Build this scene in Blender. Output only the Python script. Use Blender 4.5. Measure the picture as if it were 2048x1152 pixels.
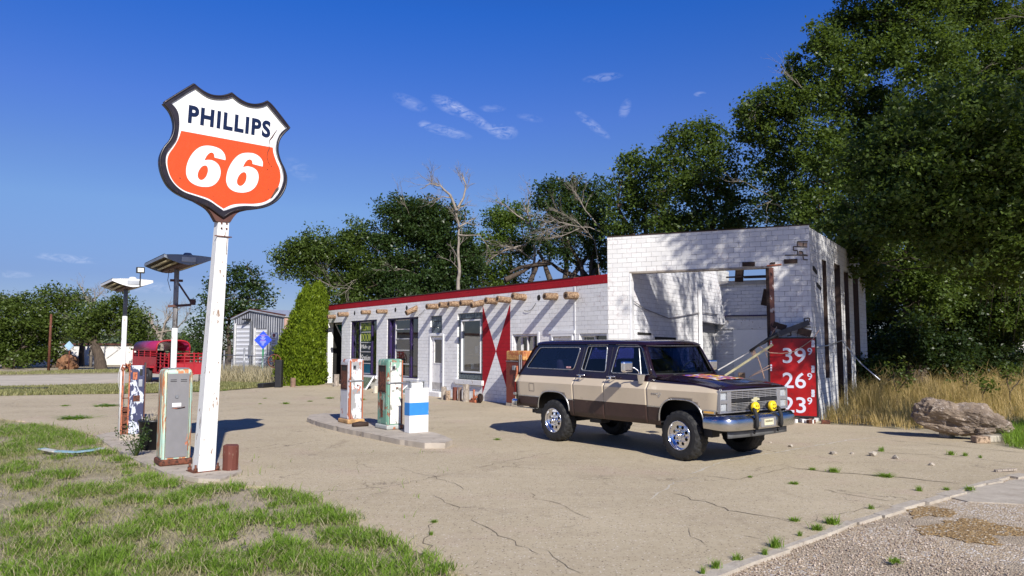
import bpy, math, random
import numpy as np
from mathutils import Vector, Matrix
from mathutils.geometry import tessellate_polygon
random.seed(7); RNG = np.random.default_rng(7)
for o in list(bpy.data.objects): bpy.data.objects.remove(o)
SC = bpy.context.scene; COL = SC.collection
R = math.radians
# ------------------------------------------------------------------ camera
FP = 1480.0; EYE = 1.88; TH = math.atan(115 / FP)
cam = bpy.data.objects.new('camera', bpy.data.cameras.new('camera')); COL.objects.link(cam)
cam.location = (0, 0, EYE); cam.rotation_euler = (math.pi / 2 + TH, 0, 0)
cam.data.sensor_width = 36; cam.data.lens = FP / 2048 * 36; cam.data.clip_end = 5000
SC.camera = cam
# ------------------------------------------------------------------ world, sun
SUN_AZ = R(20.5); SUN_EL = R(34.5)          # light travels towards (-sin, cos) of SUN_AZ
to_sun = Vector((math.sin(SUN_AZ) * math.cos(SUN_EL), -math.cos(SUN_AZ) * math.cos(SUN_EL), math.sin(SUN_EL)))
W = bpy.data.worlds.new('World'); SC.world = W; W.use_nodes = True
nt = W.node_tree; N = nt.nodes; L = nt.links; N.clear()
wo = N.new('ShaderNodeOutputWorld'); bg = N.new('ShaderNodeBackground'); bg.inputs[1].default_value = 0.08
sky = N.new('ShaderNodeTexSky'); sky.sky_type = 'NISHITA'; sky.sun_disc = False
sky.sun_elevation = SUN_EL; sky.sun_rotation = math.atan2(to_sun.x, to_sun.y)
sky.altitude = 1100; sky.air_density = 1.0; sky.dust_density = 0.25; sky.ozone_density = 3.2
hs = N.new('ShaderNodeHueSaturation'); hs.inputs['Saturation'].default_value = 1.22; hs.inputs['Hue'].default_value = 0.508
tc = N.new('ShaderNodeTexCoord'); sx = N.new('ShaderNodeSeparateXYZ'); L.new(tc.outputs['Generated'], sx.inputs[0])
rp_ = N.new('ShaderNodeValToRGB'); L.new(sx.outputs[2], rp_.inputs[0]); el_ = rp_.color_ramp.elements
while len(el_) > 1: el_.remove(el_[-1])
for i_, (p_, c_) in enumerate(((0, (.47, .48, .66)), (.03, (.50, .50, .68)), (.087, (.58, .55, .73)), (.174, (1.05, .93, .97)), (.225, (1.08, .95, 1.07)), (.297, (.98, .95, 1.29)), (.42, (.46, .92, 1.51)), (.58, (.34, .66, 1.15)), (1, (.16, .34, .70)))):
    e_ = el_[0] if i_ == 0 else el_.new(p_); e_.position = p_; e_.color = (c_[0] / 2, c_[1] / 2, c_[2] / 2, 1)
gr_ = N.new('ShaderNodeMix'); gr_.data_type = 'RGBA'; gr_.blend_type = 'MULTIPLY'; gr_.inputs[0].default_value = 1; L.new(hs.outputs[0], gr_.inputs[6]); L.new(rp_.outputs[0], gr_.inputs[7])
g2_ = N.new('ShaderNodeVectorMath'); g2_.operation = 'SCALE'; g2_.inputs['Scale'].default_value = 2.0; L.new(gr_.outputs[2], g2_.inputs[0])
L.new(sky.outputs[0], hs.inputs['Color'])
# thin cirrus, laid out on the sky sphere
def wm(op, a, b=None, clamp=False):
    n = N.new('ShaderNodeMath'); n.operation = op; n.use_clamp = clamp
    for i, v in enumerate((a, b)):
        if v is None: continue
        if isinstance(v, (int, float)): n.inputs[i].default_value = v
        else: L.new(v, n.inputs[i])
    return n.outputs[0]
az = wm('ARCTAN2', sx.outputs[0], sx.outputs[1]); el = wm('ARCSINE', sx.outputs[2])
cl = None
def skyblob(u, v, ru, rv, rot, amp):
    global cl
    d = Vector(((u - 1024) / FP, math.cos(TH) - (576 - v) / FP * math.sin(TH), math.sin(TH) + (576 - v) / FP * math.cos(TH))).normalized()
    a0 = math.atan2(d.x, d.y); e0 = math.asin(d.z); ru /= FP; rv /= FP
    da = wm('SUBTRACT', az, a0); de = wm('SUBTRACT', el, e0)
    c, s = math.cos(rot), math.sin(rot)
    p = wm('DIVIDE', wm('ADD', wm('MULTIPLY', da, c), wm('MULTIPLY', de, s)), ru)
    q = wm('DIVIDE', wm('SUBTRACT', wm('MULTIPLY', de, c), wm('MULTIPLY', da, s)), rv)
    r2 = wm('ADD', wm('MULTIPLY', p, p), wm('MULTIPLY', q, q))
    g = wm('MULTIPLY', wm('SUBTRACT', 1.0, r2, True), amp)
    cl = g if cl is None else wm('ADD', cl, g)
for b in ((900, 212, 46, 16, R(-22), .8), (945, 235, 55, 12, R(-30), .9), (1005, 262, 34, 17, R(-8), .95), (890, 262, 60, 11, R(-12), .8), (850, 248, 14, 9, 0, .6),
          (820, 205, 40, 14, R(-20), .5), (985, 217, 30, 8, 0, .4), (1060, 236, 30, 8, R(-10), .4), (1185, 250, 48, 10, R(-38), .65), (1250, 218, 12, 22, R(-25), .5),
          (1205, 155, 44, 9, R(4), .62), (1400, 188, 14, 5, 0, .8), (600, 340, 40, 18, R(-30), .3), (135, 517, 55, 8, R(-3), .8), (15, 548, 40, 7, 0, .6), (290, 575, 90, 12, 0, .5), (410, 640, 160, 16, 0, .6)):
    skyblob(*b)
mp = N.new('ShaderNodeMapping'); mp.inputs['Scale'].default_value = (40, 40, 100); mp.inputs['Rotation'].default_value = (0, .5, 0)
L.new(tc.outputs['Generated'], mp.inputs[0])
nz = N.new('ShaderNodeTexNoise'); nz.inputs['Scale'].default_value = 1.6; nz.inputs['Detail'].default_value = 8; nz.inputs['Roughness'].default_value = .62; nz.inputs['Distortion'].default_value = .8
L.new(mp.outputs[0], nz.inputs['Vector'])
cr = N.new('ShaderNodeMapRange'); cr.inputs[1].default_value = .40; cr.inputs[2].default_value = .80
L.new(nz.outputs[0], cr.inputs[0])
cm = wm('MULTIPLY', wm('MULTIPLY', cl, cr.outputs[0]), .62, True)
mx = N.new('ShaderNodeMix'); mx.data_type = 'RGBA'; L.new(cm, mx.inputs[0]); L.new(g2_.outputs[0], mx.inputs[6]); mx.inputs[7].default_value = (8.5, 9.0, 11.0, 1)
L.new(mx.outputs[2], bg.inputs[0]); L.new(bg.outputs[0], wo.inputs[0])
sun = bpy.data.objects.new('sun', bpy.data.lights.new('sun', 'SUN')); COL.objects.link(sun)
sun.data.energy = 4.9; sun.data.angle = R(.53); sun.data.color = (1, .95, .87)
sun.rotation_euler = to_sun.to_track_quat('Z', 'Y').to_euler(); sun.location = to_sun * 60
SC.view_settings.view_transform = 'Standard'; SC.view_settings.look = 'None'; SC.view_settings.exposure = 0.36; SC.view_settings.gamma = 1
SC.render.engine = 'CYCLES'
SC.cycles.max_bounces = 7; SC.cycles.transparent_max_bounces = 16; SC.cycles.diffuse_bounces = 3; SC.cycles.glossy_bounces = 3; SC.cycles.transmission_bounces = 5
SC.cycles.caustics_reflective = False; SC.cycles.caustics_refractive = False

# ------------------------------------------------------------------ measuring helpers
CP = Vector((0, 0, EYE))
def ray(u, v):
    x = (u - 1024) / FP; y = (576 - v) / FP
    return Vector((x, math.cos(TH) - y * math.sin(TH), math.sin(TH) + y * math.cos(TH)))
def G(u, v, z=0.0):
    d = ray(u, v); return CP + d * ((z - EYE) / d.z)
def AT(u, v, Y):
    d = ray(u, v); return CP + d * (Y / d.y)
def onp(u, v, o, n):
    d = ray(u, v); return CP + d * ((o - CP).dot(n) / d.dot(n))
class Frame:
    """a wall's own frame: s metres along it, z up, d metres out of its face"""
    def __init__(s, o, ex):
        s.o = Vector((o[0], o[1], 0)); s.ex = Vector((ex[0], ex[1], 0)).normalized(); s.n = Vector((s.ex.y, -s.ex.x, 0))
    def P(s, a, z, d=0): return s.o + s.ex * a + s.n * d + Vector((0, 0, z))
    def uv(s, u, v, d=0):
        p = onp(u, v, s.o + s.n * d, s.n) - s.o; return p.dot(s.ex), p.z

# ------------------------------------------------------------------ mesh helpers
class MB:
    def __init__(s): s.v = []; s.f = []; s.m = []; s.sm = []
    def add(s, vs, fs, m=0, smooth=False):
        b = len(s.v); s.v += [tuple(p) for p in vs]
        for f in fs: s.f.append(tuple(b + i for i in f)); s.m.append(m); s.sm.append(smooth)
        return s
    def box(s, x0, x1, y0, y1, z0, z1, m=0, T=None):
        vs = [Vector((x, y, z)) for z in (z0, z1) for y in (y0, y1) for x in (x0, x1)]
        if T is not None: vs = [T @ v if isinstance(T, Matrix) else T(v) for v in vs]
        return s.add(vs, [(0, 2, 3, 1), (4, 5, 7, 6), (0, 1, 5, 4), (2, 6, 7, 3), (0, 4, 6, 2), (1, 3, 7, 5)], m)
    def beam(s, a, b, w, h, m=0, up=(0, 0, 1)):
        a = Vector(a); b = Vector(b); x = (b - a).normalized(); u = Vector(up)
        y = u.cross(x)
        if y.length < 1e-4: y = Vector((0, 1, 0)).cross(x)
        y.normalize(); z = x.cross(y)
        vs = [p + y * (sy * w / 2) + z * (sz * h / 2) for p in (a, b) for sy, sz in ((-1, -1), (1, -1), (1, 1), (-1, 1))]
        return s.add(vs, [(0, 3, 2, 1), (4, 5, 6, 7), (0, 1, 5, 4), (1, 2, 6, 5), (2, 3, 7, 6), (3, 0, 4, 7)], m)
    def tube(s, pts, rad, n=8, m=0, caps=True, smooth=True):
        pts = [Vector(p) for p in pts]; k = len(pts)
        if not hasattr(rad, '__len__'): rad = [rad] * k
        ref = None; rings = []
        for i, p in enumerate(pts):
            t = (pts[min(i + 1, k - 1)] - pts[max(i - 1, 0)])
            if t.length < 1e-9: t = Vector((0, 0, 1))
            t.normalize()
            if ref is None: ref = Vector((0, 0, 1)) if abs(t.z) < .9 else Vector((1, 0, 0))
            a = ref - t * ref.dot(t)
            if a.length < 1e-4: a = Vector((1, .3, .2)) - t * Vector((1, .3, .2)).dot(t)
            a.normalize(); ref = a; b = t.cross(a)
            rings.append([p + (a * math.cos(2 * math.pi * j / n) + b * math.sin(2 * math.pi * j / n)) * rad[i] for j in range(n)])
        vs = [q for r in rings for q in r]; fs = []
        for i in range(k - 1):
            for j in range(n):
                j2 = (j + 1) % n; fs.append((i * n + j, i * n + j2, (i + 1) * n + j2, (i + 1) * n + j))
        s.add(vs, fs, m, smooth)
        if caps: b = len(s.v) - len(vs); s.f += [tuple(b + j for j in range(n - 1, -1, -1)), tuple(b + (k - 1) * n + j for j in range(n))]; s.m += [m, m]; s.sm += [False, False]
        return s
    def lathe(s, prof, T=None, n=32, m=0, smooth=True, close=False):
        """prof: (radius, height) pairs round local z"""
        k = len(prof); vs = []
        for r, h in prof:
            for j in range(n):
                a = 2 * math.pi * j / n; v = Vector((r * math.cos(a), r * math.sin(a), h)); vs.append(T @ v if T else v)
        fs = []
        for i in range(k if close else k - 1):
            i2 = (i + 1) % k
            for j in range(n):
                j2 = (j + 1) % n; fs.append((i * n + j, i * n + j2, i2 * n + j2, i2 * n + j))
        return s.add(vs, fs, m, smooth)
    def shape(s, loops, d0, d1, fn, m=0, side=True, ms=None):
        """flat shape with holes, given thickness; fn(a, b, d) -> 3D"""
        flat = [p for lp in loops for p in lp]
        tris = tessellate_polygon([[Vector((p[0], p[1], 0)) for p in lp] for lp in loops])
        n = len(flat)
        s.add([fn(p[0], p[1], d1) for p in flat], [tuple(t) for t in tris], m)
        s.add([fn(p[0], p[1], d0) for p in flat], [tuple(t[::-1]) for t in tris], m)
        if side:
            for lp in loops:
                k = len(lp); vs = [fn(p[0], p[1], d0) for p in lp] + [fn(p[0], p[1], d1) for p in lp]
                s.add(vs, [(i, (i + 1) % k, k + (i + 1) % k, k + i) for i in range(k)], m if ms is None else ms)
        return s
    def grid(s, rows, m=0, smooth=True, mf=None):
        k = len(rows[0]); vs = [p for r in rows for p in r]; b = len(s.v); s.v += [tuple(p) for p in vs]
        for i in range(len(rows) - 1):
            for j in range(k - 1):
                q = (i * k + j, i * k + j + 1, (i + 1) * k + j + 1, (i + 1) * k + j)
                s.f.append(tuple(b + t for t in q)); s.m.append(mf(i, j) if mf else m); s.sm.append(smooth)
        return s
    def build(s, name, mats, parent=None, bevel=0, world=False, seg=2, fix=True, **props):
        me = bpy.data.meshes.new(name)
        vs = s.v
        if world and parent is not None:
            r = parent
            while r.parent is not None: r = r.parent
            Mi = (Matrix.Translation(r.location) @ Matrix.Rotation(r.rotation_euler.z, 4, 'Z')).inverted(); vs = [Mi @ Vector(p) for p in vs]
        me.from_pydata([tuple(p) for p in vs], [], s.f)
        if not isinstance(mats, (list, tuple)): mats = [mats]
        for q in mats: me.materials.append(q)
        me.polygons.foreach_set('material_index', s.m); me.polygons.foreach_set('use_smooth', s.sm)
        me.update()
        if fix:
            import bmesh
            bm = bmesh.new(); bm.from_mesh(me); bmesh.ops.recalc_face_normals(bm, faces=bm.faces); bm.to_mesh(me); bm.free()
        o = bpy.data.objects.new(name, me); COL.objects.link(o)
        if parent is not None: o.parent = parent
        if bevel:
            b = o.modifiers.new('bevel', 'BEVEL'); b.width = bevel; b.segments = seg; b.limit_method = 'ANGLE'; b.angle_limit = R(40)
        for k_, v_ in props.items(): o[k_] = v_
        return o
def thing(name, label, cat, loc=(0, 0, 0), rz=0, group=None):
    o = bpy.data.objects.new(name, None); COL.objects.link(o); o.location = loc; o.rotation_euler = (0, 0, rz); o.empty_display_size = .1
    o['label'] = label; o['category'] = cat
    if group: o['group'] = group
    return o
def tag(o, label, cat, group=None, kind=None):
    o['label'] = label; o['category'] = cat
    if group: o['group'] = group
    if kind: o['kind'] = kind
    return o
def copy_tree(o, parent=None):
    c = o.copy(); COL.objects.link(c)
    if parent is not None: c.parent = parent
    for ch in list(o.children): copy_tree(ch, c)
    return c
def text_mb(txt, h, fn, d0, d1, m=0, bold=0.0, sx=1.0, shear=0.0, mb=None, space=1.0):
    """lettering h metres tall: fn(a, b, d) -> 3D"""
    cu = bpy.data.curves.new('lettering', 'FONT'); cu.body = txt; cu.size = 1; cu.offset = bold; cu.extrude = .5; cu.shear = shear; cu.space_character = space; cu.resolution_u = 4
    ob = bpy.data.objects.new('lettering', cu); COL.objects.link(ob)
    me = bpy.data.meshes.new_from_object(ob)
    vs = [v.co.copy() for v in me.vertices]; fs = [tuple(p.vertices) for p in me.polygons]
    bpy.data.objects.remove(ob); bpy.data.curves.remove(cu); bpy.data.meshes.remove(me)
    ys = [v.y for v in vs]; xs = [v.x for v in vs]; y0, y1 = min(ys), max(ys); x0 = min(xs); k = h / (y1 - y0)
    out = [fn((v.x - x0) * k * sx, (v.y - y0) * k, d1 if v.z > 0 else d0) for v in vs]
    mb = mb or MB(); mb.add(out, fs, m); mb.tw = (max(xs) - x0) * k * sx
    return mb

# ------------------------------------------------------------------ materials
def newmat(name):
    m = bpy.data.materials.new(name); m.use_nodes = True; t = m.node_tree; b = t.nodes['Principled BSDF']; return m, t, b
def nd(t, typ, **kw):
    n = t.nodes.new(typ)
    for k, v in kw.items():
        if k.startswith('i_'): n.inputs[k[2:].replace('_', ' ')].default_value = v
        else: setattr(n, k, v)
    return n
def noise(t, vec, scale, detail=4, rough=.55, dist=0):
    n = nd(t, 'ShaderNodeTexNoise'); n.inputs['Scale'].default_value = scale; n.inputs['Detail'].default_value = detail; n.inputs['Roughness'].default_value = rough; n.inputs['Distortion'].default_value = dist
    t.links.new(vec, n.inputs['Vector']); return n.outputs[0]
def ramp(t, fac, a, b):
    n = nd(t, 'ShaderNodeMapRange'); n.inputs[1].default_value = a; n.inputs[2].default_value = b; t.links.new(fac, n.inputs[0]); return n.outputs[0]
def mixc(t, fac, a, b, mode='MIX'):
    n = nd(t, 'ShaderNodeMix', data_type='RGBA', blend_type=mode)
    for i, v in ((0, fac), (6, a), (7, b)):
        if isinstance(v, (int, float)): n.inputs[i].default_value = v
        elif isinstance(v, tuple): n.inputs[i].default_value = v if len(v) == 4 else v + (1,)
        else: t.links.new(v, n.inputs[i])
    return n.outputs[2]
def mth(t, op, a, b=0.0, clamp=False):
    n = nd(t, 'ShaderNodeMath', operation=op); n.use_clamp = clamp
    for i, v in ((0, a), (1, b)):
        if isinstance(v, (int, float)): n.inputs[i].default_value = v
        else: t.links.new(v, n.inputs[i])
    return n.outputs[0]
def coord(t, kind='Object'):
    if kind == 'World': return nd(t, 'ShaderNodeNewGeometry').outputs['Position']
    return nd(t, 'ShaderNodeTexCoord').outputs[kind]
def bump(t, b, h, strength=.3, dist=.01):
    n = nd(t, 'ShaderNodeBump'); n.inputs['Strength'].default_value = strength; n.inputs['Distance'].default_value = dist
    t.links.new(h, n.inputs['Height']); t.links.new(n.outputs[0], b.inputs['Normal'])
def stretch(t, vec, sc):
    n = nd(t, 'ShaderNodeMapping'); n.inputs['Scale'].default_value = sc; t.links.new(vec, n.inputs[0]); return n.outputs[0]
def plain(name, c, rough=.6, metal=0, var=.18, scale=6, dirt=None, dirt_amt=.5, bmp=.15, bscale=60, sc=(1, 1, 1), kind='Object', coat=0):
    """one paint with uneven tone, optional patches of dirt or wear of its own colour"""
    m, t, b = newmat(name); v = stretch(t, coord(t, kind), sc)
    n = noise(t, v, scale, 5)
    lo = tuple(x * (1 - var) for x in c); hi = tuple(min(1, x * (1 + var)) for x in c)
    col = mixc(t, ramp(t, n, .3, .7), lo, hi)
    if dirt:
        d = noise(t, v, scale * 2.3, 7, .65, .3); col = mixc(t, ramp(t, d, .72 - dirt_amt * .35, .78 - dirt_amt * .3), col, dirt)
    t.links.new(col, b.inputs['Base Color']); b.inputs['Metallic'].default_value = metal
    rr = ramp(t, noise(t, v, scale * 3, 4), .2, .8); r2 = mth(t, 'MULTIPLY_ADD', rr, .25); r2.node.inputs[2].default_value = max(0, rough - .12); t.links.new(r2, b.inputs['Roughness'])
    if coat: b.inputs['Coat Weight'].default_value = coat; b.inputs['Coat Roughness'].default_value = .08
    if bmp: bump(t, b, noise(t, v, bscale, 5), bmp, .004)
    return m
def peeling(name, c, layers, rough=.55, sc=(1, 1, .55), scale=5, metal=0):
    """paint c flaking off over other layers: [(colour, threshold, scale factor)]"""
    m, t, b = newmat(name); v = stretch(t, coord(t), sc)
    col = mixc(t, noise(t, v, 9, 5), tuple(x * .82 for x in c), tuple(min(1, x * 1.1) for x in c)); h = None
    for i, (lc, th, k) in enumerate(layers):
        off = nd(t, 'ShaderNodeMapping'); off.inputs['Location'].default_value = (3.7 * i + 1, 1.3 * i, 7.1 * i); t.links.new(v, off.inputs[0])
        f = ramp(t, noise(t, off.outputs[0], scale * k, 8, .62, .25), th, th + .018); col = mixc(t, f, col, lc); h = f if h is None else mth(t, 'ADD', h, f)
    t.links.new(col, b.inputs['Base Color']); b.inputs['Roughness'].default_value = rough; b.inputs['Metallic'].default_value = metal
    bump(t, b, mth(t, 'SUBTRACT', 1, h), .5, .004)
    return m
def brick(name, ex, base=(.76, .76, .76), joint=(.14, .13, .13), bw=.27, bh=.13, wear=.5, stain=(.52, .42, .42), rubble=None):
    """painted block wall; ex is the direction the courses run in"""
    m, t, b = newmat(name); g = nd(t, 'ShaderNodeNewGeometry').outputs['Position']
    dp = nd(t, 'ShaderNodeVectorMath', operation='DOT_PRODUCT'); t.links.new(g, dp.inputs[0]); dp.inputs[1].default_value = (ex[0], ex[1], 0)
    sp = nd(t, 'ShaderNodeSeparateXYZ'); t.links.new(g, sp.inputs[0])
    cb = nd(t, 'ShaderNodeCombineXYZ'); t.links.new(dp.outputs['Value'], cb.inputs[0]); t.links.new(sp.outputs[2], cb.inputs[1])
    w = nd(t, 'ShaderNodeTexNoise'); w.inputs['Scale'].default_value = 3.2; w.inputs['Detail'].default_value = 3; t.links.new(cb.outputs[0], w.inputs['Vector'])
    wv = nd(t, 'ShaderNodeVectorMath', operation='MULTIPLY_ADD'); t.links.new(w.outputs['Color'], wv.inputs[0]); wv.inputs[1].default_value = (.03, .022, 0); t.links.new(cb.outputs[0], wv.inputs[2])
    br = nd(t, 'ShaderNodeTexBrick'); t.links.new(wv.outputs[0], br.inputs['Vector']); br.inputs['Scale'].default_value = 1; br.inputs['Brick Width'].default_value = bw; br.inputs['Row Height'].default_value = bh
    br.inputs['Mortar Size'].default_value = .0045; br.inputs['Mortar Smooth'].default_value = .35; br.inputs['Bias'].default_value = 0
    br.inputs['Color1'].default_value = (0, 0, 0, 1); br.inputs['Color2'].default_value = (1, 1, 1, 1); br.inputs['Mortar'].default_value = (.5, .5, .5, 1)
    tone = mixc(t, mth(t, 'MULTIPLY', br.outputs[0], 1.0), tuple(x * .93 for x in base), tuple(min(1, x * 1.04) for x in base))
    big = noise(t, g, .9, 6, .6); tone = mixc(t, mth(t, 'MULTIPLY', ramp(t, big, .48, .75), .55), tone, tuple(x * .80 for x in base))
    # wear that exposes the clay under the paint
    st = noise(t, g, 14, 9, .7); reg = ramp(t, noise(t, g, 1.1, 3), .5, .68)
    wearf = mth(t, 'MULTIPLY', ramp(t, st, .60 - wear * .06, .66 - wear * .05), reg); tone = mixc(t, mth(t, 'MULTIPLY', wearf, .8), tone, stain)
    fl = ramp(t, noise(t, g, 26, 6, .7), .69, .72); tone = mixc(t, mth(t, 'MULTIPLY', fl, .75), tone, (.16, .13, .12))
    # joints, strong in places and nearly filled with paint in others
    js = ramp(t, noise(t, g, 3.4, 6, .65), .47, .64); js = mth(t, 'MULTIPLY_ADD', js, .72); js.node.inputs[2].default_value = .28
    jf = mth(t, 'MULTIPLY', br.outputs[1], js, True)
    if rubble:   # bottom courses lost their paint
        zz = mth(t, 'ADD', sp.outputs[2], mth(t, 'MULTIPLY', noise(t, g, 6, 6, .7), rubble)); low = ramp(t, zz, rubble * .95, rubble * .75); tone = mixc(t, low, tone, (.25, .15, .12))
    col = mixc(t, jf, tone, joint)
    t.links.new(col, b.inputs['Base Color']); b.inputs['Roughness'].default_value = .85; b.inputs['Specular IOR Level'].default_value = .25
    hh = mth(t, 'SUBTRACT', mth(t, 'MULTIPLY', noise(t, g, 30, 6, .65), .35), mth(t, 'MULTIPLY', br.outputs[1], 1.1)); hh = mth(t, 'SUBTRACT', hh, mth(t, 'MULTIPLY', wearf, .3)); hh = mth(t, 'ADD', hh, mth(t, 'MULTIPLY', br.outputs[0], .28))
    bump(t, b, hh, .75, .012)
    return m
def leafmat(name, c, c2, trans=.35, rough=.42, spec=.38, bs=.8):
    m, t, b = newmat(name); g = nd(t, 'ShaderNodeNewGeometry'); ri = g.outputs['Random Per Island']
    big = noise(t, g.outputs['Position'], bs, 3)
    f = mth(t, 'ADD', mth(t, 'MULTIPLY', ri, .6), mth(t, 'MULTIPLY', ramp(t, big, .3, .7), .4))
    col = mixc(t, f, c, c2); t.links.new(col, b.inputs['Base Color']); b.inputs['Roughness'].default_value = rough; b.inputs['Specular IOR Level'].default_value = spec
    tr = nd(t, 'ShaderNodeBsdfTranslucent'); tcol = mixc(t, .5, col, (.35, .5, .05), 'MIX'); t.links.new(tcol, tr.inputs[0])
    ms = nd(t, 'ShaderNodeMixShader'); ms.inputs[0].default_value = trans; t.links.new(b.outputs[0], ms.inputs[1]); t.links.new(tr.outputs[0], ms.inputs[2])
    t.links.new(ms.outputs[0], t.nodes['Material Output'].inputs[0]); return m
def glass(name, tint=(.5, .55, .6), refl=.12, rough=.02, dirt=0.0):
    m, t, b = newmat(name); t.nodes.remove(b)
    tr = nd(t, 'ShaderNodeBsdfTransparent'); tr.inputs[0].default_value = tint + (1,)
    gl = nd(t, 'ShaderNodeBsdfGlossy'); gl.inputs['Roughness'].default_value = rough
    fr = nd(t, 'ShaderNodeLayerWeight'); fr.inputs[0].default_value = .5
    f = mth(t, 'ADD', mth(t, 'MULTIPLY', mth(t, 'POWER', fr.outputs['Facing'], 5.0), .85), refl + .035, True)
    ms = nd(t, 'ShaderNodeMixShader'); t.links.new(f, ms.inputs[0]); t.links.new(tr.outputs[0], ms.inputs[1]); t.links.new(gl.outputs[0], ms.inputs[2])
    out = ms.outputs[0]
    if dirt:
        df = nd(t, 'ShaderNodeBsdfDiffuse'); df.inputs[0].default_value = (.5, .5, .48, 1); n = mth(t, 'MULTIPLY', ramp(t, noise(t, coord(t), 4, 8, .7), .35, .8), dirt)
        m2 = nd(t, 'ShaderNodeMixShader'); t.links.new(n, m2.inputs[0]); t.links.new(out, m2.inputs[1]); t.links.new(df.outputs[0], m2.inputs[2]); out = m2.outputs[0]
    t.links.new(out, t.nodes['Material Output'].inputs[0]); return m
M = {}
M['white_paint'] = plain('white_paint', (.76, .76, .76), .6, var=.06, scale=3, dirt=(.42, .36, .30), dirt_amt=.25)
M['white_worn'] = peeling('white_worn', (.80, .79, .77), [((.30, .20, .14), .625, 3.0), ((.45, .40, .36), .64, 1.4)], scale=5, sc=(1, 1, .4))
M['white_clean'] = plain('white_clean', (.82, .82, .82), .5, var=.03)
M['red_paint'] = None
M['rust'] = plain('rust', (.16, .05, .025), .8, var=.4, scale=9, dirt=(.05, .02, .012), dirt_amt=.7)
M['rust_orange'] = plain('rust_orange', (.42, .13, .06), .7, var=.35, scale=7, dirt=(.14, .05, .03), dirt_amt=.6)
M['black'] = plain('black', (.012, .012, .014), .55, var=.2)
M['dark'] = plain('dark_interior', (.02, .018, .016), .9, var=.3)
M['darkwood'] = plain('dark_wood', (.035, .018, .012), .8, var=.35, scale=5, sc=(1, 1, 8))
M['wood'] = plain('weathered_wood', (.40, .29, .20), .85, var=.28, scale=7, dirt=(.12, .08, .05), dirt_amt=.6, sc=(1, 1, 1), bmp=.5, bscale=30)
M['viga'] = plain('log_wood', (.34, .23, .14), .85, var=.35, scale=9, dirt=(.14, .08, .045), dirt_amt=.75, bmp=.6, bscale=40)
M['post'] = plain('grey_post_wood', (.36, .31, .26), .9, var=.3, scale=8, dirt=(.10, .08, .06), dirt_amt=.6, sc=(3, 3, .5), bmp=.6, bscale=30)
M['post_red'] = peeling('brown_post_paint', (.13, .035, .022), [((.30, .20, .14), .62, 3), ((.05, .02, .015), .62, 1.2)], scale=6, sc=(2.5, 2.5, .3), rough=.75)
M['steel'] = plain('grey_steel', (.33, .34, .36), .45, metal=.6, var=.15, scale=5)
M['galv'] = plain('galvanised', (.42, .44, .47), .45, metal=.5, var=.2, scale=3, dirt=(.2, .13, .1), dirt_amt=.2, kind='World')
M['chrome'] = plain('chrome', (.82, .82, .84), .16, metal=1, var=.04, bmp=0)
M['glassdark'] = glass('shop_glass', (.34, .40, .45), .14, .02, .06)
M['concrete_old'] = plain('old_concrete', (.40, .35, .29), .9, var=.16, scale=3, dirt=(.22, .18, .14), dirt_amt=.4, bmp=.4, bscale=50)

# ------------------------------------------------------------------ the wall frames, measured
pA = G(652, 767.5); pB = G(1150, 821.5); pC = G(1218, 829); pD = G(1630, 845)
FAB = Frame(pA, (pB - pA).to_2d()); FBC = Frame(pB, (pC - pB).to_2d()); FCD = Frame(pC, (pD - pC).to_2d())
dirSide = Vector((.553, .833, 0)).normalized()
FDE = Frame(pD, dirSide.to_2d())
LAB = (pB - pA).length; LBC = (pC - pB).length; LCD = (pD - pC).length
LDE = 12.0
HS = 3.86; HG = 4.88
inward = Vector((-FAB.n.x, -FAB.n.y, 0))
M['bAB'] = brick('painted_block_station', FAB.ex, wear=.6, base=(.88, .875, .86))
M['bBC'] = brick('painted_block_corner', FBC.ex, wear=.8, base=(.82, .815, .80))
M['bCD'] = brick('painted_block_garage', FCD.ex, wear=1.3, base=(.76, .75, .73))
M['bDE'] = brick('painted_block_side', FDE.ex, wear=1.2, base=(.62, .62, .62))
M['bIN'] = brick('painted_block_inside', FDE.ex, wear=1.1, base=(.76, .76, .78))
M['bBK'] = brick('painted_block_back', FCD.ex, wear=.2, base=(.70, .70, .71), joint=(.06, .06, .06))
M['bREDab'] = brick('red_block_station', FAB.ex, base=(.40, .012, .022), joint=(.12, .01, .012), wear=.1, stain=(.5, .1, .1))
M['bREDbc'] = brick('red_block_corner', FBC.ex, base=(.40, .012, .022), joint=(.12, .01, .012), wear=.1, stain=(.5, .1, .1))

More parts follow.
